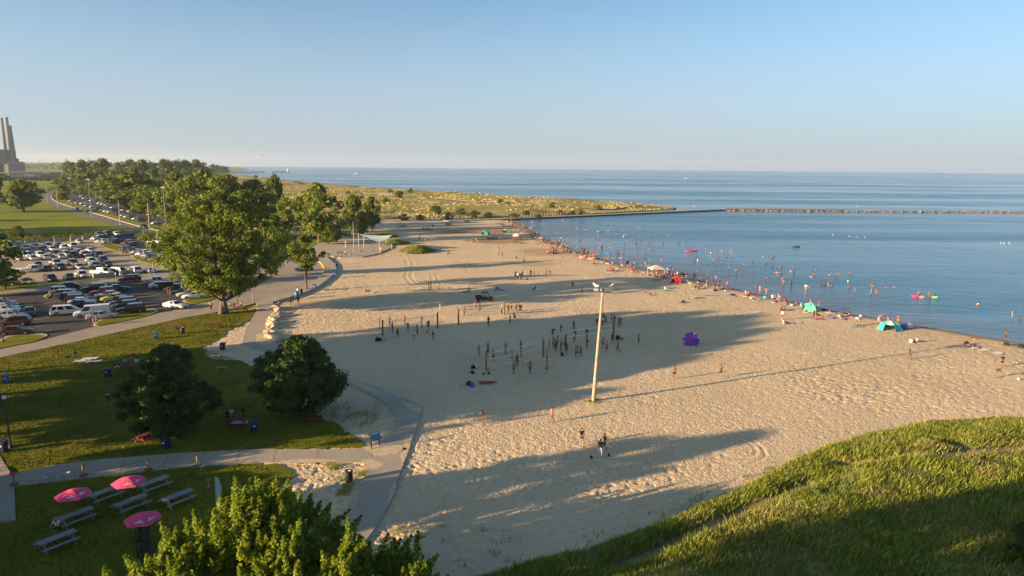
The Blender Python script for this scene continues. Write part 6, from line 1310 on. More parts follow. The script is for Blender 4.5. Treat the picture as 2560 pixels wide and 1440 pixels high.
for px, py, lab, c, rz in [(925, 733, 'white towel with a sunbather in front of the shadow band', WHT, .2), (768, 771, 'crumpled white towel near the boulder wall', WHT, .2), (1337, 726, 'white towel under the person sitting alone', WHT, 0.1), (1165, 730, 'pale towel left of the reclining person', GRY, .2), (1216, 957, 'red and white towel thrown on the shaded sand', REDC, .1), (1672, 727, 'bright green towel beside a white cooler', GRN, .1), (1740, 723, 'white towel under two people sitting', WHT, .1), (1774, 714, 'turquoise towel left near the waterline', LBL, .1), (1768, 738, 'striped pale towel among scattered beach things', (.55, .42, .48), .2), (1784, 739, 'pale blue towel beside the striped one', LBL, .2), (1735, 745, 'white towel left of the dark green one', WHT, .1), (1748, 745, 'dark green towel with a bag on it', (.03, .16, .07), .1), (1890, 781, 'white and grey towel spread alone', WHT, .1), (1708, 757, 'grey towel with dark bags', GRY, .2), (1960, 776, 'lilac towel under two sitting people', (.48, .36, .50), .1), (2046, 798, 'pink towel under three standing women', PINKC, .15), (1990, 808, 'white rumpled towel beside the reclining pair', WHT, .2), (2143, 817, 'pale blue towel with a person sitting', LBL, .1), (2420, 868, 'black and white blanket heap on the right sand', GRY, .2), (2432, 872, 'white blanket below the heap', WHT, .2), (2458, 876, 'thin white towel at the end of the heap', WHT, .3), (2495, 884, 'white bodyboard shaped towel behind the tall man', WHT, .2), (2112, 781, 'coral towel at the water edge', (.50, .16, .12), .1), (1530, 681, 'white towel among the group near the waterline', WHT, .1), (1524, 684, 'white blanket with red bag on it', WHT, .1), (1310, 657, 'pale towel under the kneeling person', WHT, .1), (1370, 651, 'white and red towel on the damp sand', (.6, .45, .4), .1), (1280, 609, 'white towel below the umbrella hut', WHT, 0), (225, 898, 'white sheets spread on the lawn, the upper ones', WHT, .2), (205, 904, 'white sheets spread on the lawn near the standing person', WHT, .1), (235, 905, 'pale blue sheet spread on the lawn', LBL, .2), (597, 1060, 'white cloth by the red table between the maples', WHT, .3), (1225, 748, 'white towel behind the buggy', WHT, .1), (1640, 700, 'grey mat before the beige canopy', GRY, .1), (1812, 723, 'dark towel with a sunbather near the water', GRY, .1)]:
    towel(px, py, lab, c, rz, z=.10 if px < 620 and py > 860 else .04)
def bag(px, py, lab, c, s=1.0, z=.02):
    t = thing('beach_bag', lab, 'bag', gs(px, py) + Vector((0, 0, z)), random.random() * 3, 'bags left on the sand', s)
    b = loft([(-.28, .12, .02, .22), (-.2, .18, .0, .32), (.2, .18, .0, .32), (.28, .12, .02, .24)]); b.build('body', m_cloth, t, smooth=True, color=c); MB().tube([(-.15, 0, .3), (-.08, 0, .45), (.08, 0, .45), (.15, 0, .3)], .02, 5).build('strap', m_cloth, t, color=tuple(x * .6 for x in c))
for px, py, lab, c, s in [(1318, 700, 'black bag right of the dark clothed group', BLK, 1.1), (1405, 889, 'black backpack below the packed group', BLK, 1.2), (1181, 934, 'black bag below the pile by the brown post', BLK, 1), (1209, 936, 'small dark bag under the near net', BLK, .6), (1222, 935, 'dark bag right of the brown post', BLK, .7), (1183, 921, 'dark backpack in the pile by the brown post', BLK, 1.2), (1190, 920, 'white bag in the pile by the brown post', WHT, 1.1), (1217, 926, 'bags at the foot of the brown post', GRY, 1), (1172, 962, 'dark backpack above the blue clothes heap', NAVY, 1.3), (1180, 966, 'bright blue heap of clothes on shaded sand', BLU, 1.4), (1239, 957, 'tiny dark shoe beside the red towel', BLK, .5), (1478, 1145, 'black shoe left of the man in pale trousers', BLK, .55), (1522, 1140, 'black shoe right of the man in pale trousers', BLK, .55), (1426, 632, 'dark bag at the waterline crowd', BLK, 1.4), (945, 852, 'black heap beside the seated man in white', BLK, 1.6), (960, 851, 'blue and white bag behind the seated man', LBL, 1.4), (1544, 848, 'black heap by the net post near the women', BLK, 1.7), (1552, 849, 'dark bag at the end of the black heap', GRY, 1.2), (1082, 566, 'dark bag on the shaded far sand', BLK, 1.6), (1963, 753, 'red bag behind the standing couple', REDC, 1.3), (2515, 863, 'dark bag and white hat near the right waterline', BLK, 1.3), (2552, 868, 'dark bag at the right picture edge', BLK, 1.3), (2416, 863, 'dark bag on top of the blanket heap', BLK, 1.6), (1708, 756, 'dark bag on the grey towel', BLK, 1.2), (1626, 738, 'brown bag below the small red figure', (.1, .05, .03), 1.2), (1737, 711, 'red bag beside the green ball', REDC, 1.4), (1526, 677, 'red bag on the white blanket', REDC, 1.3), (2277, 856, 'white bag beside the person sitting in white', WHT, 1.5), (1151, 966, 'small dark pebble like cap on the shade sand', BLK, .3)]:
    bag(px, py, lab, c, s)
def cooler(px, py, lab, c, z=.02, s=1.0):
    t = thing('cool_box', lab, 'cooler', gs(px, py) + Vector((0, 0, z)), .3, scale=s); MB().box((0, 0, .19), (.6, .38, .36)).build('body', m_float, t, bevel=.03, color=c); MB().box((0, 0, .40), (.63, .41, .07)).build('lid', m_float, t, bevel=.02, color=WHT); MB().bar((-.3, -.22, .34), (.3, -.22, .34), .03).build('handle', m_trim, t)
cooler(1665, 723, 'white cooler box at the head of the green towel', WHT, s=1.3); cooler(1934, 745, 'white folding chair shaped box near the standing couple', WHT, s=1.5)
def umbrella(px, py, lab, c, r=1.1, h=2.1, tilt=.15, td=0.0, n=8, z=.0):
    k = 'canopy_%.2f_%.2f_%.2f' % c; m = plain(k.replace('.', '_'), c, .8, .06); return parasol(gs(px, py), h, r, m, lab, n, tilt, td, .38, 'beach umbrellas', 'beach_umbrella', m_white, cat='umbrella')
for a in [(1354, 607, 'pale pink beach umbrella in the waterline crowd', (.62, .25, .28), 1.5, 2.2), (1389, 621, 'green umbrella over the red seated group', GRN, 1.1, 1.9), (1520, 648, 'bright blue umbrella at the waterline', (.03, .20, .58), 1.3, 2.1), (1553, 659, 'pink umbrella with white stripes at the waterline', (.62, .22, .30), .95, 2.0), (1668, 690, 'pale blue umbrella behind the beige canopy', LBL, 1.1, 2.2), (1312, 549, 'blue umbrella at the far water corner', (.05, .15, .45), 1.3, 1.9), (1330, 578, 'small blue umbrella in the far crowd', (.10, .22, .50), 1.3, 1.7), (1252, 569, 'grey white umbrella on the far sand', (.36, .36, .38), 1.9, 1.6)]:
    umbrella(*a, td=random.random() * 6)
umbrella(1567, 664, 'black umbrella tipped on its side by the water', BLK, 1.2, .95, 1.15, 2.6)
t = umbrella(1727, 863, 'purple panelled umbrella tipped towards the camera', (.13, .03, .30), 1.35, 1.25, 1.05, -1.9, 8)
q = MB(); base = gp(1727, 863)
M = Matrix.Rotation(-1.9, 3, 'Z') @ Matrix.Rotation(1.05, 3, 'Y')
for k in (0, 2, 3, 5, 6):
    am = 2 * math.pi * (k + .5) / 8; e = Vector((0, 0, 1.25 - .38)) + M @ Vector((1.08 * math.cos(am), 1.08 * math.sin(am), .13)); n_ = M @ Vector((.3 * math.cos(am), .3 * math.sin(am), 1)); n_.normalize(); x = n_.cross(Vector((0, 0, 1))).normalized(); y = n_.cross(x)
    q.add([e + x * .13 * math.cos(j) + y * .08 * math.sin(j) + n_ * .02 for j in np.linspace(0, 5.2, 6)], [(0, 1, 2, 3, 4, 5)])
q.build('white_print', m_whitef, t)
def popup_tent(px, py, lab, c, r, h, rz=0.0, c2=None, n=6, z=0.0, name='beach_tent', open_=True):
    t = thing(name, lab, 'tent', gs(px, py), rz, 'pop-up tents on the beach'); V = []
    for k in range(n):
        a0, a1 = 2 * math.pi * k / n, 2 * math.pi * (k + 1) / n
        e0, e1 = Vector((r * math.cos(a0), r * math.sin(a0), 0)), Vector((r * math.cos(a1), r * math.sin(a1), 0)); top = Vector((0, 0, h)); m0, m1 = e0 * .72 + Vector((0, 0, h * .68)), e1 * .72 + Vector((0, 0, h * .68)); mm = (e0 + e1) * .36 + Vector((0, 0, h * .60)); em = (e0 + e1) / 2 * .93
        F = [(0, 1, 3), (0, 3, 2), (1, 4, 6, 3), (3, 6, 5, 2)] if not (open_ and k == 3) else [(0, 1, 3), (0, 3, 2)]
        MB().add([top, m0, m1, mm, e0, e1, em], F).build('panel', m_cloth, t, color=c2 if (c2 and k % 2) else c)
        MB().tube([e0, m0, top], .02, 5).build('pole', m_metal, t)
    return t
popup_tent(1214, 587, 'green dome tent on the far damp sand', (.05, .30, .22), 2.0, 2.0); popup_tent(1265, 581, 'pale green pop-up tent near the far waterline', (.12, .42, .30), 1.9, 1.6, .4, (.35, .45, .35)); popup_tent(1690, 707, 'bright red pop-up tent beside the beige canopy', (.55, .015, .02), 1.55, 1.7, .2)
popup_tent(2026, 776, 'mint green star shaped tent at the waterline', (.07, .50, .34), 1.75, 1.7, .25, (.16, .60, .44), 8); popup_tent(2224, 824, 'turquoise and white tent at the right waterline', (.04, .50, .50), 2.0, 1.7, .5, (.45, .55, .53))
t = thing('umbrella_hut', 'brown wicker hut with white top on the damp sand', 'shelter', gp(1292, 600)); MB().box((0, 0, .9), (2.6, 2.0, 1.5)).build('wall', plain('wicker', (.16, .07, .05), .9, .3, 3), t, bevel=.15); MB().lathe([(1.7, 1.6), (1.2, 2.1), (.3, 2.5)], 12).build('roof', m_whitef, t)
# beige canopy on four legs
t = thing('canopy_tent', 'beige square canopy on four legs at the waterline', 'canopy', gs(1640, 689), .15); m_beige = plain('beige_canopy', (.55, .42, .34), .8, .05); a = 1.75
for x in (-a, a):
    for y in (-a, a): MB().bar((x, y, 0), (x, y, 2.0), .06).build('leg', m_white, t)
for k in range(4):
    c = [(-a, -a), (a, -a), (a, a), (-a, a)]; p0_, p1_ = c[k], c[(k + 1) % 4]; MB().add([(p0_[0], p0_[1], 2.0), (p1_[0], p1_[1], 2.0), (0, 0, 2.85)], [(0, 1, 2)]).build('roof_panel', m_beige, t); MB().add([(p0_[0] * 1.01, p0_[1] * 1.01, 2.0), (p1_[0] * 1.01, p1_[1] * 1.01, 2.0), (p1_[0] * 1.01, p1_[1] * 1.01, 1.78), (p0_[0] * 1.01, p0_[1] * 1.01, 1.78)], [(0, 1, 2, 3)]).build('valance', m_beige, t)
def ring_float(px, py, lab, c, r=.5, z=WZ + .05, tilt=0.0, name='swim_ring', sc=(1, 1, 1)):
    V = []; F = []; n, m = 18, 8
    for i in range(n):
        for j in range(m):
            a, b = 2 * math.pi * i / n, 2 * math.pi * j / m; V.append(((r + r * .32 * math.cos(b)) * math.cos(a) * sc[0], (r + r * .32 * math.cos(b)) * math.sin(a) * sc[1], r * .32 * math.sin(b)))
    for i in range(n):
        for j in range(m): F.append((i * m + j, ((i + 1) % n) * m + j, ((i + 1) % n) * m + (j + 1) % m, i * m + (j + 1) % m))
    o = MB().add(V, F).build(name, m_float, smooth=True, color=c); o.location = gp(px, py, z) + Vector((0, 0, r * .9 * math.sin(tilt))); o.rotation_euler = (tilt, 0, .4); return tag(o, lab, 'swim ring', 'inflatable rings')
ring_float(2288, 740, 'pink swim ring held by two children in the shallows', (.70, .05, .16), .6); ring_float(2305, 743, 'orange swim ring beside the pink one', (.75, .25, .08), .5); ring_float(2338, 743, 'lime green swim ring drifting in the shallows', (.20, .65, .08), .55); ring_float(1728, 627, 'long pink raft with people in the middle of the bay', (.60, .08, .22), .9, sc=(2.2, .9, 1)); ring_float(1500, 578, 'green float far out in the bay', (.08, .55, .25), .8, sc=(1.6, .7, 1)); ring_float(1458, 642, 'big pink float lying at the waterline', (.65, .20, .32), 1.1, .2); ring_float(1481, 646, 'orange float lying at the waterline', (.70, .26, .12), 1.0, .2); ring_float(2209, 806, 'pink inflatable leaning on the turquoise tent', (.60, .22, .25), .8, .35, 1.2, sc=(1.5, .8, 1)); ring_float(1990, 617, 'dark inflatable boat alone in the bay', (.08, .07, .07), .9, sc=(1.6, .8, 1), name='inflatable_boat'); ring_float(1727, 708, 'green ring beside the red bag', (.12, .50, .20), .5, .15); ring_float(2007, 768, 'blue ring leaning on the mint tent', (.10, .40, .50), .5, .3, 1.2)
t = thing('beach_wagon', 'navy folding wagon full of gear beside the turquoise tent', 'wagon', gs(2266, 823), .1)
MB().box((0, 0, .55), (1.9, .8, .55)).build('tub', m_cloth, t, bevel=.04, color=BLU); MB().box((.7, 0, .85), (.5, .8, .4)).build('gear', m_cloth, t, color=GRY)
for x in (-.7, .7):
    for y in (-.35, .35): MB().lathe([(.05, -.04), (.16, -.04), (.16, .04), (.05, .04)], 10, (x, y, .16), Matrix.Rotation(math.radians(90), 3, 'X')).build('wheel', m_tyre, t)
for i, (px, py, c) in enumerate([(2082, 587, WHT), (2142, 593, (.7, .5, .3)), (2162, 593, (.7, .5, .3)), (2124, 591, WHT), (2502, 607, WHT), (2510, 607, WHT), (2523, 607, WHT)]):
    o = MB().ball((0, 0, 0), (.17, .17, .18), 10, 6).build('marker_buoy', m_float, smooth=True, color=c); o.location = gp(px, py, WZ + .1); tag(o, f'small marker buoy on the bay, {nth(i)} in the swimming line', 'buoy', 'buoys marking the swimming area')
o = MB().ball((0, 0, .16), .16, 10, 8).build('ball', m_float, smooth=True, color=WHT); o.location = gp(2546, 950); tag(o, 'white ball on the sand at the right edge', 'ball')
o = MB().ball((0, 0, .12), .12, 10, 8).build('ball', m_float, smooth=True, color=WHT); o.location = gp(1695, 848); tag(o, 'white volleyball lying left of the purple umbrella', 'ball')
# clumps of small plants in the sand, driftwood
rng = np.random.default_rng(77)
def sprigs(name, poly, n, lab):
    pl = [gp(*q)[:2] for q in poly]; x0, x1 = min(q[0] for q in pl), max(q[0] for q in pl); y0, y1 = min(q[1] for q in pl), max(q[1] for q in pl); x = rng.uniform(x0, x1, n * 4); y = rng.uniform(y0, y1, n * 4); m = inside(x, y, pl) & (vnoise(x, y, 1.2, 88) > .55); x, y = x[m][:n], y[m][:n]; k = 7
    X = np.repeat(x, k) + rng.normal(0, .06, len(x) * k); Y = np.repeat(y, k) + rng.normal(0, .06, len(x) * k); h = rng.uniform(.15, .55, len(X)); a = rng.random(len(X)) * 6.28; w = .018; lx, ly = rng.normal(.05, .1, len(X)), rng.normal(0, .1, len(X))
    V = np.stack([np.column_stack([X - np.cos(a) * w, Y - np.sin(a) * w, X * 0]), np.column_stack([X + np.cos(a) * w, Y + np.sin(a) * w, X * 0]), np.column_stack([X + lx, Y + ly, h])], 1).reshape(-1, 3)
    tag(link(bpy.data.objects.new(name, np_mesh(name, V, np.arange(len(V)).reshape(-1, 3), m_blade))), lab, None, None, 'stuff')
sprigs('beach_grass_sprigs', [(960, 1300), (1150, 1300), (1400, 1370), (1600, 1320), (1300, 1430), (1050, 1450), (1000, 1380)], 120, 'thin grass sprigs growing at the foot of the dune')
sprigs('edge_grass_sprigs', [(1250, 1400), (1500, 1330), (1800, 1215), (2000, 1120), (2010, 1140), (1820, 1240), (1500, 1370), (1250, 1430)], 420, 'scattered grass shoots along the dune edge')
sprigs('path_weeds', [(830, 990), (940, 1000), (960, 1070), (880, 1075), (820, 1040)], 160, 'low weeds in the sand beside the maple'); sprigs('drum_weeds', [(800, 1160), (925, 1160), (900, 1240), (840, 1240)], 160, 'low weeds round the litter drum')
o = MB().tube([gp(1038, 1340, .05), gp(1050, 1344, .07), gp(1064, 1341, .1)], [.05, .06, .03], 6).build('driftwood', m_wood); tag(o, 'curved stick of driftwood at the foot of the dune', 'driftwood')
# tall milkweed stalks in the dune grass
for i, (px, py) in enumerate([(2022, 1235), (2030, 1260), (1985, 1255), (2035, 1275), (1965, 1290), (2065, 1300), (2100, 1250), (2125, 1240), (2055, 1320), (1990, 1300)]):
    p = gp(px, py, 1.2); z, e, tr = near_z(np.array([p.x]), np.array([p.y])); t = thing('milkweed', f'pale milkweed stalk in the dune grass, {nth(i)} of ten', 'plant', (p.x, p.y, float(z[0])), i)
    MB().tube([(0, 0, 0), (.03, 0, 1.2)], .015, 5).build('stem', m_leaf_yel, t)
    q = MB()
    for k in range(9):
        zz = .35 + k * .095; a = k * 2.4; d = Vector((math.cos(a), math.sin(a), .35)); s = Vector((-d.y, d.x, 0)) * .05; c = Vector((.02, 0, zz)); q.add([c, c + d * .12 + s, c + d * .26, c + d * .12 - s], [(0, 1, 2, 3)])
    q.build('leaf_whorl', plain('milkweed_leaf', (.30, .34, .18), .6), t)
p = gp(2492, 1412, 1.5); place_tree(T_FG[1], (p.x, p.y, 1.3), 'small pale green bush near the bottom corner of the dune', 'dune_bush', s=.26, sz=.30, cat='bush')
# tall bush at the bottom right corner
p = gp(2560, 1470); place_tree(T_D2, (p.x + .8, p.y, .8), 'dark leafy bush cut by the bottom corner of the picture', 'corner_bush', s=.36, sz=.48, cat='bush')
# ------------------------------------------------------------------ people
SKIN = [(.30, .16, .10), (.38, .22, .15), (.20, .105, .065), (.25, .13, .08), (.13, .065, .04), (.42, .26, .19)]
HAIR = [(.014, .010, .008), (.03, .018, .010), (.08, .05, .025), (.010, .010, .010)]
CN = {'k': (BLK, 'black'), 'w': (WHT, 'white'), 'g': (GRY, 'grey'), 'r': (REDC, 'red'), 'b': (BLU, 'blue'), 'n': (NAVY, 'navy'), 'p': (PINKC, 'pink'), 'G': ((.03, .16, .08), 'green'), 'y': (YEL, 'yellow'), 't': (TEAL, 'teal'), 'o': (ORG, 'orange'), 'l': (LBL, 'pale blue'), 'e': ((.40, .32, .24), 'beige'), 'd': ((.05, .05, .055), 'dark')}
PG = random.Random(3); CROWD = []
def into_crowd(me, M, c):
    V = np.empty(len(me.vertices) * 3, np.float32); me.vertices.foreach_get('co', V); V = V.reshape(-1, 3); M = np.array(M)
    lt = np.array([tuple(t.vertices) for t in me.loop_triangles] if len(me.loop_triangles) else (me.calc_loop_triangles() or [tuple(t.vertices) for t in me.loop_triangles]))
    CROWD.append((V @ M[:3, :3].T + M[:3, 3], lt, c))
def person(px, py, pz, top, bot, label, fem=False, z=None, face=None, s=None, depth=0.0, group=None, hat=None, skin=None, base=0.0, far=False):
    """top: '' bare, or colour + optional 't' for sleeveless; bot: colour + 's' shorts, 'b' brief, 'l' long"""
    loc = gp(px, py, z) if z is not None else gp(px, py, base) if (base or px < 640) else gs(px, py)
    loc = Vector((loc.x, loc.y, loc.z - depth)); rz = PG.uniform(0, 6.28) if face is None else face
    s = s or (PG.uniform(.96, 1.03) if fem else PG.uniform(1.02, 1.11))
    m = PM[pz, fem]
    if far:
        M = Matrix.Translation(loc) @ Matrix.Rotation(rz, 4, 'Z') @ Matrix.Scale(s, 4)
        def add(n, me, c): into_crowd(me, M, c)
    else:
        t = thing('person', label, 'person', loc, rz, group, s)
        def add(n, me, c): o = link(bpy.data.objects.new(n, me), t); o.color = c4(c); return o
    add('body', m['body'], skin or PG.choice(SKIN)); h = add('hair', m['hair'], HAIR[PG.randrange(4)])
    if top: add('swim_top' if len(top) > 1 else 'shirt', m['top'] if len(top) > 1 else m['shirt'], CN[top[0]][0])
    if bot and depth < .85: add({'s': 'shorts', 'b': 'swim_brief', 'l': 'trousers'}[bot[1]], m[{'s': 'shorts', 'b': 'brief', 'l': 'trousers'}[bot[1]]], CN[bot[0]][0])
    if hat:
        hp = POSES[pz]['head']; q = MB().lathe([(.115, .05), (.112, .09), (.08, .14), (.02, .155)], 10, hp); q.box(hp + Vector((.14, 0, .055)), (.12, .15, .015)); add('cap', q.mesh('cap', m_cloth), CN[hat][0])
def desc(top, bot, fem):
    who = 'woman' if fem else 'person'
    if top: return f'{who} in {CN[top[0]][1]} {"swimwear" if len(top) > 1 else "shirt"}'
    return f'shirtless {who} in {CN[bot[0]][1]} ' + {'s': 'shorts', 'b': 'swimwear', 'l': 'trousers'}[bot[1]]
# --- people one can single out
FEW = [
 (1205, 1062, 'walk', 'kt', 'gs', 'woman with long hair in dark top walking in the shade', 1), (1379, 1056, 'hip', '', 'bs', 'shirtless person in blue shorts, hand on hip, on sunlit sand', 0), (1454, 1112, 'walk', 'k', 'ks', 'person in black walking left of the near pair', 0), (1511, 1127, 'walk', 'k', 'ks', 'person in black behind the one in pale trousers', 0), (1501, 1141, 'walk', 'k', 'wl', 'person in black shirt and white trousers near the shoes', 0),
 (1800, 944, 'walk', '', 'ks', 'shirtless person in black shorts crossing the pole shadow', 0), (1685, 947, 'stand', '', 'ks', 'small child standing at the shadow edge', 0), (2273, 899, 'walk', 'dt', 'db', 'thin tanned person at the tip of the pole shadow', 1), (2504, 918, 'stand', 'k', 'ks', 'tall person in black near the right edge', 0), (2486, 945, 'bend', 'd', 'gs', 'person bending forward near the right edge', 0), (1596, 862, 'stand', 'g', 'ks', 'person in grey standing alone in the big shadow', 0),
 (952, 849, 'sit', 'w', 'kl', 'person in white shirt sitting against the net post', 0), (949, 819, 'stand', 'rt', 'rb', 'person in red at the left net post', 1), (974, 817, 'front', '', 'bs', 'shirtless player in blue shorts behind the back net', 0), (1012, 813, 'cross', 'r', 'rs', 'player in red shirt and red shorts at the back net', 0), (981, 832, 'stand', 'd', 'ks', 'dark dressed player close to the back net', 0), (994, 845, 'stand', 'kt', 'ks', 'slim dark player left in front of the back net', 1), (1020, 830, 'front', 'g', 'ds', 'player in grey at the middle of the back net', 0), (1043, 838, 'hip', 'G', 'kl', 'player in long green top', 0), (1035, 852, 'stand', 'w', 'ks', 'player in white top and black shorts facing the back net', 0), (1054, 820, 'up', 'e', 'es', 'player in beige with arms raised at the back net', 0), (1071, 826, 'stand', 'n', 'ns', 'player in navy behind the one in white', 0), (1068, 840, 'walk', 'w', 'gs', 'player in white shirt and grey shorts', 0), (1083, 853, 'walk', 'k', 'ks', 'player in black at the end of the back court', 0), (1101, 779, 'front', '', 'ws', 'shirtless person in white shorts beyond the back net', 0),
 (1187, 774, 'up', 'p', 'pl', 'person in pink raising an arm on the sunlit strip', 1), (1199, 782, 'stand', '', 'ks', 'shirtless boy in dark shorts beside the pink one', 0), (1161, 791, 'stand', 'pt', 'kb', 'girl in pink top by the clear post', 1), (1221, 816, 'stand', 'k', 'ks', 'person in black alone between the courts', 0), (1275, 812, 'stand', '', 'ds', 'shirtless person in dark shorts facing the crowded post', 0), (1287, 804, 'run', 'k', 'ks', 'person in black running below the crowded post', 0),
 (1072, 728, 'stand', 'k', 'kl', 'left of two people in black walking close together', 0), (1077, 726, 'walk', 'k', 'kl', 'right of two people in black walking close together', 0), (1095, 728, 'walk', 'y', 'ks', 'person in yellow green shirt walking on the sand', 0), (1171, 728, 'recline', '', 'ks', 'person reclining on the sand left of the buggy', 0), (1240, 726, 'recline', 'n', 'ks', 'person leaning back on a chair behind the buggy', 0), (1250, 726, 'recline', 'b', 'bl', 'person in blue beside the one leaning back', 0), (1337, 725, 'sit', 'k', 'ks', 'person sitting alone on a white towel', 0), (1432, 722, 'run', 'k', 'ks', 'runner in black on the shadow band', 0), (1454, 735, 'walk', 'k', 'kl', 'person in black walking left of the floodlight', 0), (922, 732, 'sit', '', 'ks', 'sunbather sitting on a white towel at the shadow edge', 0), (915, 732, 'sit', 'd', 'ks', 'dark dressed person beside the sunbather', 0),
 (727, 764, 'stand', '', 'ks', 'shirtless person left in the group below the promenade', 0), (732, 761, 'walk', 'd', 'ks', 'dark person in the group below the promenade', 0), (746, 762, 'walk', 'k', 'ks', 'person in black striding below the promenade', 0), (745, 740, 'front', 'w', 'es', 'person in white leaning at the promenade bins', 0), (528, 776, 'walk', 'w', 'kl', 'person in white top walking across the road by the cottonwood', 0), (236, 815, 'walk', 'p', 'bs', 'person in pink walking with a companion at the island tip', 1), (243, 813, 'walk', '', 'ks', 'shirtless person walking at the island tip', 0), (421, 738, 'stand', 'd', 'rs', 'parent standing behind the parked cars', 0), (427, 740, 'stand', 'p', 'ps', 'child in pink behind the parked cars', 1), (307, 640, 'walk', 'd', 'ds', 'dark person crossing the gravel lot', 0), (316, 639, 'stand', 'd', 'rs', 'first of two people talking on the gravel lot', 0), (322, 639, 'stand', '', 'ks', 'shirtless one of two people on the gravel lot', 0),
 (190, 905, 'stand', 'k', 'ks', 'person in black standing by white sheets on the lawn', 0), (146, 1335, 'bench', 'w', 'ks', 'person in white with a pink cap at a grey table', 0), (568, 1055, 'bench', 'k', 'ks', 'person in black sitting at the table between the maples', 0), (578, 1050, 'bench', 'w', 'gs', 'person in white at the table between the maples', 0), (312, 918, 'bench', 'l', 'ns', 'person in pale blue at the lawn picnic table', 0), (330, 908, 'bench', 'p', 'gs', 'person in lilac at the lawn picnic table', 1), (341, 918, 'bench', 'w', 'bs', 'person in white at the right of the lawn picnic table', 0), (292, 918, 'lie', 'w', 'kl', 'person in white lying beside the lawn picnic table', 0), (575, 772, 'bench', '', 'ks', 'shirtless person at the table under the cottonwood', 0), (594, 768, 'stand', 'd', 'ks', 'dark person standing under the cottonwood', 0), (604, 770, 'bench', 'e', 'ds', 'person in beige at the table under the cottonwood', 0), (586, 772, 'bench', 'k', 'ks', 'person in black at the table under the cottonwood', 0), (785, 1046, 'bench', 'w', 'ps', 'person sitting at the foot of the right maple', 1), (360, 1325, 'bench', 'r', 'kl', 'person in red check under the third pink parasol', 0),
 (865, 640, 'stand', 'w', 'ds', 'person in white by the notice board', 0), (879, 640, 'walk', 'd', 'ds', 'dark person right of the notice board', 0), (903, 629, 'sit', 'k', 'ks', 'person sitting on the plaza', 0), (934, 639, 'stand', 'd', 'es', 'person at the plaza kerb', 0), (956, 640, 'stand', '', 'rs', 'shirtless person in red shorts at the plaza kerb', 0), (952, 630, 'walk', 'w', 'ws', 'person in white walking off the plaza', 1), (838, 608, 'stand', 'd', 'gs', 'left person of a pair behind the plaza', 0), (843, 608, 'stand', 'p', 'ps', 'person in pink of the pair behind the plaza', 1),
 (1166, 667, 'kneel', 'w', 'ws', 'small child in white alone on the sand', 1), (1310, 639, 'hip', '', 'rb', 'tanned person standing on damp sand', 1), (1310, 655, 'kneel', '', 'rs', 'person kneeling on a pale towel', 0), (1291, 655, 'stand', 'd', 'db', 'thin dark figure near the kneeling person', 1), (1246, 640, 'stand', '', 'ks', 'left of two children standing on the sand', 0), (1256, 644, 'stand', '', 'ps', 'right of two children standing on the sand', 1), (1244, 629, 'bend', 'g', 'gs', 'person bent over on the damp sand', 0), (1121, 635, 'sit', 'r', 'ks', 'person in red sitting below the knoll', 0), (1128, 622, 'sit', '', 'rs', 'shirtless person sitting right of the knoll', 0), (1089, 629, 'sit', 'n', 'ks', 'left of two people sitting under the knoll', 0), (1100, 628, 'sit', 'd', 'rs', 'right of two people sitting under the knoll', 0), (1049, 602, 'stand', 'd', 'ds', 'dark person standing above the knoll', 0), (1063, 604, 'walk', 'd', 'es', 'walker above the knoll', 0), (1073, 604, 'sit', 'p', 'ws', 'child in pink above the knoll', 1), (1079, 606, 'stand', '', 'rs', 'child in red shorts above the knoll', 0), (1614, 733, 'sit', 'r', 'rs', 'small child in red sitting alone', 0),
 (1737, 722, 'sit', 'k', 'kb', 'left of two women sitting near the waterline', 1), (1746, 723, 'sit', 'd', 'kb', 'right of two women sitting near the waterline', 1), (1810, 721, 'recline', '', 'ks', 'sunbather leaning back near the water', 0), (1865, 734, 'sit', 'w', 'wb', 'person in white sitting at the water', 1), (1891, 729, 'stand', 'p', 'pb', 'girl in pink wading at the edge', 1), (1899, 731, 'stand', '', 'ps', 'child beside the girl in pink at the edge', 0), (1915, 735, 'walk', 'dt', 'db', 'woman in dark swimsuit stepping into the water', 1), (1955, 800, 'stand', 'w', 'ks', 'person in white standing above the reclining one', 0), (1959, 809, 'sit', 'w', 'ws', 'person in white sitting on a rumpled towel', 0), (1970, 808, 'lie', 'k', 'gl', 'person lying on the rumpled towel', 0), (1954, 776, 'sit', '', 'ks', 'left of two sitting on the lilac towel', 0), (1962, 776, 'sit', 'e', 'kb', 'right of two sitting on the lilac towel', 1), (2034, 796, 'stand', 'kt', 'kb', 'left woman of three on the pink towel', 1), (2040, 795, 'stand', 'dt', 'db', 'middle woman of three on the pink towel', 1), (2054, 799, 'hip', 'yt', 'yb', 'woman in yellow swimsuit on the pink towel', 1), (1945, 754, 'stand', '', 'ks', 'left one of the couple standing by the water', 0), (1949, 755, 'stand', 'wt', 'wb', 'right one of the couple standing by the water', 1), (2025, 768, 'stand', '', 'ks', 'person standing behind the mint tent', 0), (2046, 767, 'bend', 'd', 'rs', 'person bending beside the mint tent', 0), (2116, 781, 'prone', 'kt', 'rb', 'sunbather lying flat at the water edge', 1), (2149, 814, 'stand', 'g', 'gl', 'person in grey standing left of the turquoise tent', 0), (2141, 816, 'sit', '', 'ks', 'shirtless person sitting left of the turquoise tent', 0), (2244, 811, 'stand', '', 'os', 'shirtless person behind the turquoise tent', 0), (2290, 856, 'sit', 'w', 'ks', 'person in white sitting alone near the right waterline', 0), (2440, 847, 'prone', 'rt', 'rb', 'sunbather on a red towel at the right waterline', 1), (2513, 850, 'stand', '', 'ks', 'person standing at the water near the right edge', 0), (2430, 866, 'lie', 'k', 'ks', 'person lying among the blanket heap', 0), (1755, 701, 'kneel', 'p', 'rb', 'child in pink playing at the water edge', 1),
]
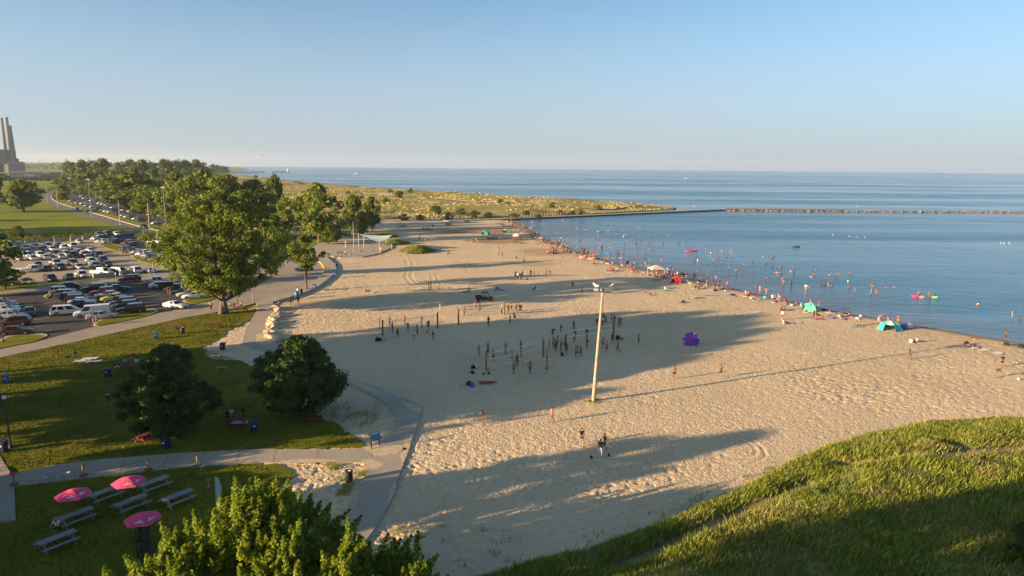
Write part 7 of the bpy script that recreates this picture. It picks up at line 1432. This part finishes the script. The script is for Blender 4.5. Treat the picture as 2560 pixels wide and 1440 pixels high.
for px, py, pz, tp_, bt, lab, fm in FEW:
    z = None; base = 0.0; fc = None; hat = None; dep = 0
    if py > 860 and px < 620: base = .09
    if pz == 'bench': fc = PG.choice([1.4, -1.6]); 
    if 700 < px < 960 and 625 < py < 645: base = .3
    if px in (745,): base = .42
    if 'wading' in lab or 'stepping' in lab or 'beside the girl' in lab: z = WZ; dep = .15
    person(px, py, pz, tp_, bt, lab, bool(fm), z, fc, None, dep, None, 'p' if 'pink cap' in lab else None, None, base)
# --- groups: each member named by its clothes and place in the group
def crew(lst, where, group, z=None, far=False):
    lst = sorted(lst)
    for i, (px, py, pz, tp_, bt, fm) in enumerate(lst):
        person(px, py, pz, tp_, bt, f'{desc(tp_, bt, fm)}, {nth(i)} from the left {where}', bool(fm), z, group=group, far=far)
crew([(1254, 786, 'stand', '', 'kl', 0), (1258, 782, 'stand', 'dt', 'kb', 1), (1271, 785, 'hip', 'kt', 'kb', 1), (1279, 780, 'run', '', 'ks', 0), (1290, 779, 'stand', 'kt', 'kb', 1), (1299, 784, 'cross', 'k', 'ks', 0), (1303, 778, 'stand', '', 'ks', 0)], 'round the crowded post', 'players waiting at the far post')
crew([(1289, 695, 'stand', 'k', 'kl', 0), (1294, 699, 'cross', 'w', 'kl', 0), (1298, 699, 'stand', 'k', 'ks', 0), (1302, 700, 'stand', 'k', 'kl', 0), (1306, 694, 'front', 'd', 'ks', 0)], 'in the group behind the buggy', 'dark clothed group')
crew([(1327, 692, 'stand', 'k', 'ks', 0), (1335, 689, 'stand', 'e', 'eb', 1), (1347, 691, 'front', '', 'ks', 0), (1366, 692, 'stand', '', 'ks', 0), (1375, 692, 'stand', 'd', 'ks', 0)], 'in the loose row of five', 'row of five')
crew([(1492, 812, 'stand', 'w', 'ks', 0), (1506, 817, 'stand', 'w', 'ks', 0), (1508, 806, 'stand', 'n', 'ks', 0), (1514, 813, 'stand', 'kt', 'kb', 1), (1529, 807, 'stand', 'g', 'ks', 1), (1536, 812, 'stand', 'k', 'kb', 1), (1546, 817, 'cross', 'dt', 'ds', 1), (1552, 819, 'stand', 'kt', 'ks', 1), (1549, 815, 'hip', 'dt', 'kb', 1)], 'watching behind the floodlight', 'watchers behind the floodlight')
crew([(1381, 845, 'bend', 'k', 'ks', 0), (1402, 836, 'front', 'k', 'ks', 0), (1434, 827, 'hip', 'kt', 'db', 1), (1467, 847, 'stand', 'k', 'bl', 0), (1434, 858, 'up', 'w', 'ks', 0), (1439, 851, 'stand', 'k', 'ks', 0), (1467, 875, 'cross', 'k', 'rs', 0), (1507, 871, 'stand', '', 'bs', 0), (1516, 882, 'stand', '', 'ks', 0), (1544, 881, 'walk', 'kt', 'kl', 1), (1531, 861, 'walk', 'k', 'ks', 0)], 'on the court behind the floodlight', 'players on the court behind the floodlight')
crew([(1373, 877, 'stand', '', 'ds', 0), (1383, 870, 'cross', '', 'ks', 0), (1387, 876, 'stand', '', 'ks', 0), (1389, 880, 'stand', '', 'ks', 0), (1394, 868, 'stand', '', 'ks', 0), (1401, 884, 'stand', '', 'gs', 0), (1403, 873, 'hip', '', 'ks', 0), (1412, 872, 'stand', '', 'ks', 0), (1416, 884, 'cross', '', 'ks', 0), (1439, 895, 'stand', '', 'ks', 0), (1443, 894, 'stand', '', 'ks', 0), (1451, 893, 'stand', '', 'ks', 0)], 'in the packed group between nets', 'packed group between the nets')
crew([(1197, 892, 'stand', 'kt', 'tl', 1), (1220, 885, 'cross', '', 'bl', 0), (1233, 904, 'front', '', 'ks', 0), (1264, 889, 'up', '', 'gl', 0), (1280, 905, 'stand', '', 'rs', 0), (1302, 881, 'stand', 'kt', 'ks', 0), (1302, 910, 'walk', '', 'ws', 0), (1292, 918, 'stand', '', 'bs', 0), (1284, 935, 'stand', 'dt', 'ks', 1), (1325, 935, 'walk', '', 'ks', 0), (1366, 935, 'walk', '', 'ks', 0), (1367, 905, 'front', '', 'Gs', 0)], 'at the net by the brown post', 'players at the near net')
R3 = random.Random(12)
def heap(cx, cy, n, sx, sy, where, group, cols='kwgrbnpdel', poses=('sit', 'recline', 'sit', 'kneel', 'stand'), z=None):
    L = []; n = n * 2 if cy < 641 else n
    for i in range(n):
        c = R3.choice(cols); fm = R3.random() < .45; L.append((cx + (i - (n - 1) / 2) * sx / max(1, n - 1) * 2 + R3.uniform(-1, 1), cy + R3.uniform(-sy, sy), R3.choice(poses), R3.choice(['', c, c + 't']), R3.choice('kdnbrg') + ('b' if fm else 's'), fm))
    crew(L, where, group, z=z, far=cy < 641)
for a in [(1008, 567, 4, 9, 1, 'in the small group on the far shaded sand', 'far group one'), (1065, 575, 6, 10, 1.2, 'in the cluster sitting on the far shaded sand', 'far cluster'), (1120, 563, 4, 7, 1, 'in the group below the dune fence', 'far group two'), (1167, 555, 3, 5, .8, 'in the three by the dune fence', 'far group three'), (1187, 605, 4, 9, 1.2, 'in the group sitting on damp sand', 'damp sand group'), (1230, 597, 6, 11, 1.6, 'in the reddish group by the green dome tent', 'group by the green tent'), (1240, 560, 4, 14, 2, 'among people spread near the pier root', 'pier root people'), (1270, 566, 5, 14, 1.5, 'among people by the grey umbrella', 'people by the grey umbrella'), (1318, 572, 6, 14, 5, 'among people at the far corner of the water', 'far corner people'), (1336, 588, 6, 10, 4, 'among people at the curve of the waterline', 'curve people'), (1362, 607, 8, 13, 3, 'in the crowd under the pale pink umbrella', 'pink umbrella crowd'), (1393, 607, 8, 10, 3, 'in the dense crowd at the waterline', 'dense waterline crowd'), (1380, 633, 8, 13, 2.5, 'in the red seated group below the green umbrella', 'red seated group'), (1408, 617, 4, 8, 2, 'among people right of the dense crowd', 'people right of the crowd'), (1460, 632, 5, 12, 2, 'among people by the big pink float', 'people by the pink float'), (1484, 640, 4, 9, 2.5, 'among people by the orange float', 'people by the orange float'), (1527, 649, 5, 13, 1.5, 'among people under the blue umbrella', 'people under the blue umbrella'), (1484, 660, 3, 8, 1.5, 'in the trio near the floats', 'trio near the floats'), (1575, 669, 5, 9, 2.5, 'among people by the black umbrella', 'people by the black umbrella'), (1527, 678, 4, 8, 1.5, 'among people on the white blanket', 'people on the white blanket'), (1614, 668, 3, 9, 1.5, 'at the water beside the canopy', 'people left of the canopy'), (1653, 691, 6, 15, 1.5, 'among people under the beige canopy', 'people under the canopy'), (1688, 686, 5, 10, 2, 'among people right of the beige canopy', 'people right of the canopy'), (1710, 691, 5, 8, 3.5, 'among people behind the red tent', 'people behind the red tent'), (1588, 662, 2, 5, 1, 'of the pair by the black umbrella', 'pair by the black umbrella'), (1292, 608, 3, 10, 1.5, 'among people by the wicker hut', 'people by the hut')]:
    heap(*a)
# pier and open shore walkers
crew([(1695, 524, 'walk', 'd', 'ks', 0), (1705, 524, 'walk', 'r', 'ks', 0), (1620, 529, 'walk', 'k', 'ks', 0), (1362, 541, 'walk', 'd', 'ds', 0), (1735, 519, 'stand', 'p', 'ws', 1), (1757, 519, 'stand', 'd', 'ks', 0), (1800, 521, 'stand', 'r', 'ks', 0), (1895, 519, 'stand', 'd', 'ks', 0), (2143, 520, 'stand', 'w', 'ws', 0), (2152, 520, 'sit', 'p', 'ps', 1)], 'along the pier and breakwater', 'people along the pier', z=1.2)
# --- bathers standing or swimming in the bay
SW2 = [(180, 290), (255, 280), (425, 290), (460, 330), (570, 360), (590, 325, 's'), (530, 320, 's'), (270, 405), (435, 365), (500, 375), (522, 375), (660, 383), (745, 400), (820, 316, 's'), (880, 335, 's'), (885, 388), (845, 412), (950, 392), (1015, 398), (1060, 428), (1080, 405, 's'), (1145, 417), (1035, 445, 's'), (1190, 352), (1210, 350, 's'), (1285, 432), (1330, 432, 's'), (1470, 435, 's'), (735, 463), (600, 487, 's'), (905, 465, 's'), (805, 515), (740, 537, 's'), (970, 512), (1040, 525, 's'), (1120, 480, 's'), (1163, 508), (1178, 545, 'w'), (1195, 463), (1210, 493), (1290, 510), (1295, 575), (1430, 505), (1420, 537, 's'), (1590, 512, 's'), (1665, 503), (1690, 560), (1855, 525, 's'), (960, 602, 's'), (1030, 605), (1255, 650, 'w'), (1412, 695, 'w'), (1345, 567, 's'), (1685, 630), (1750, 685), (1775, 685), (1770, 642), (1755, 580), (1910, 610), (1930, 687), (1965, 613), (1980, 657), (2020, 590, 's'), (2090, 602, 's'), (2115, 610, 's'), (2050, 647, 's'), (2070, 650, 's'), (2118, 655), (2095, 785, 'w'), (2165, 815, 'w'), (2240, 725), (2335, 688), (2460, 715), (2520, 748), (2500, 642, 's'), (2545, 642, 's'), (200, 390), (170, 345), (1855, 570, 's'), (1710, 585)]
SW3 = [(105, 610, 's'), (57, 678), (115, 708), (205, 705, 's'), (325, 718, 's'), (160, 767, 's'), (205, 777, 's'), (290, 757), (318, 772), (212, 830), (220, 875, 'w'), (295, 890, 'w'), (485, 805), (517, 785), (527, 745), (720, 795), (832, 845), (432, 925, 'w'), (590, 885), (617, 882, 's'), (647, 875), (680, 895, 's'), (648, 895), (835, 902, 's'), (903, 945), (1062, 900, 'w'), (1055, 968, 'w'), (1102, 968, 'w'), (1190, 907, 's'), (1270, 910), (1472, 975), (1500, 970), (1605, 995, 'w'), (2055, 1068), (2068, 1068), (2388, 1180, 'w'), (2465, 1205), (1535, 990, 's'), (1660, 990, 's')]
pts = [(1300 + q[0] / 4, 480 + q[1] / 4, q[2] if len(q) > 2 else 'm') for q in SW2] + [(1900 + q[0] / 3.789, 480 + q[1] / 3.789, q[2] if len(q) > 2 else 'm') for q in SW3]
zones = {}
for q in pts:
    x, y, k = q; zn = ('off the crowded beach corner' if x < 1480 else 'off the pink and blue umbrellas' if x < 1620 else 'off the beige canopy' if x < 1800 else 'off the mint tent' if x < 2050 else 'off the turquoise tent' if x < 2300 else 'near the right edge'); zones.setdefault((zn, k), []).append((x, y))
KN = {'m': 'waist deep', 's': 'swimming', 'w': 'knee deep'}
for (zn, k), L in zones.items():
    for i, (x, y) in enumerate(sorted(L)):
        fm = PG.random() < .4; tp_ = PG.choice(['', '', 'kt', 'pt', 'w', 'd', 'rt']) if fm or PG.random() < .3 else ''
        dep = {'m': PG.uniform(1.12, 1.38), 's': 1.32, 'w': .45}[k]
        person(x, y, {'m': PG.choice(['stand', 'front', 'out', 'hip', 'up']), 's': PG.choice(['out', 'front']), 'w': PG.choice(['stand', 'walk', 'hip'])}[k], tp_, PG.choice(['ks', 'bs', 'rs', 'db', 'kb']), f'bather {KN[k]} {zn}, {nth(i)} from the left of those', fm, WZ, depth=dep, group='bathers in the bay', s=1.06, far=(k == 's' or y < 572))
# the dense band of bathers along the waterline, and heads out in the bay
R4 = random.Random(44)
for i in range(115):
    f = R4.random() ** 0.8; k = 2 + f * 45; j = int(k); a_, b_ = SHORE[j], SHORE[j + 1]; e = a_.lerp(b_, k - j); t_ = (b_ - a_).normalized(); nn = Vector((-t_.y, t_.x, 0)); nn = nn if nn.dot(Vector((-.7, -.7, 0))) > 0 else -nn
    e = e + nn * (R4.uniform(.3, 6.5) if R4.random() < .8 else -R4.uniform(1, 14)); q = proj(e.x, e.y, WZ); fm = R4.random() < .45; c = R4.choice('kkkdnrwpbgel')
    onland = nn.dot(e - a_) > 0
    person(q[0], q[1], R4.choice(['sit', 'stand', 'sit', 'recline', 'kneel', 'walk', 'bend']) if onland else 'stand', R4.choice(['', c, c + 't']), R4.choice('kdnbrg') + ('b' if fm else 's'), '', fm, None if onland else WZ, depth=0 if onland else R4.uniform(.7, 1.2), far=True)
for i in range(36):
    x = R4.uniform(1380, 2150); y0 = 545 + (x - 1380) * .17; y = R4.uniform(y0 + 5, y0 + 75); person(x, y, R4.choice(['out', 'front', 'stand']), R4.choice(['', '', 'kt']), 'ks', '', R4.random() < .4, WZ, depth=R4.uniform(1.05, 1.35), far=True)
GEAR = MB(); GV = []; GF = []; gc = []
for i in range(170):
    f = R4.random(); k = 2 + f * 62; j = int(k); a_, b_ = SHORE[j], SHORE[j + 1]; e = a_.lerp(b_, k - j); t_ = (b_ - a_).normalized(); nn = Vector((-t_.y, t_.x, 0)); nn = nn if nn.dot(Vector((-.7, -.7, 0))) > 0 else -nn
    d_ = R4.uniform(1.0, 9.0); e = e + nn * d_; z = min(0, WZ + .02 + .12 * d_); sz = (R4.uniform(.25, .7), R4.uniform(.2, .5), R4.uniform(.12, .45)) if R4.random() < .55 else (R4.uniform(1.2, 1.9), R4.uniform(.6, 1.0), .05); q = MB().box((0, 0, sz[2] / 2), sz, rz=R4.random() * 3)
    c = R4.choice([BLK, WHT, REDC, BLU, LBL, PINKC, GRY, NAVY, TEAL, (.3, .2, .12), (.45, .38, .3)]); v = np.array([tuple(Vector(p) + Vector((e.x, e.y, z))) for p in q.v]); CROWD.append((v, np.array([(f_[0], f_[1], f_[2]) for f_ in q.f] + [(f_[0], f_[2], f_[3]) for f_ in q.f]), c))
# the far crowd: figures too small to tell apart
V = []; F = []; Cc = []; n0 = 0
for v, f, c in CROWD: V.append(v); F.append(f + n0); Cc.append(np.tile(np.array(c4(c), np.float32), (len(v), 1))); n0 += len(v)
m_crowd, nt, bs = new_mat('far_crowd_cloth'); at = nd(nt, 'Attribute', attribute_name='tone'); nt.links.new(at.outputs['Color'], bs.inputs['Base Color']); bs.inputs['Roughness'].default_value = .8
me = np_mesh('far_crowd', np.concatenate(V), np.concatenate(F), m_crowd); a = me.attributes.new('tone', 'FLOAT_COLOR', 'POINT'); a.data.foreach_set('color', np.concatenate(Cc).ravel())
tag(link(bpy.data.objects.new('far_crowd', me)), 'tiny bathers, sitters and their gear along the waterline', None, None, 'stuff')
# ------------------------------------------------------------------ air
hz, nt, bs = new_mat('haze_air'); nt.nodes.remove(bs); pv = nd(nt, 'VolumePrincipled'); pv.inputs['Color'].default_value = (.72, .83, 1.0, 1); pv.inputs['Density'].default_value = HAZE; pv.inputs['Anisotropy'].default_value = 0.2
out = [x for x in nt.nodes if x.type == 'OUTPUT_MATERIAL'][0]; nt.links.new(pv.outputs[0], out.inputs['Volume'])
o = MB().box((0, 3300, 62), (19600, 13000, 130)).build('haze', hz); tag(o, 'thin pale summer haze over lake and land', None, None, 'stuff'); o.display_type = 'WIRE'
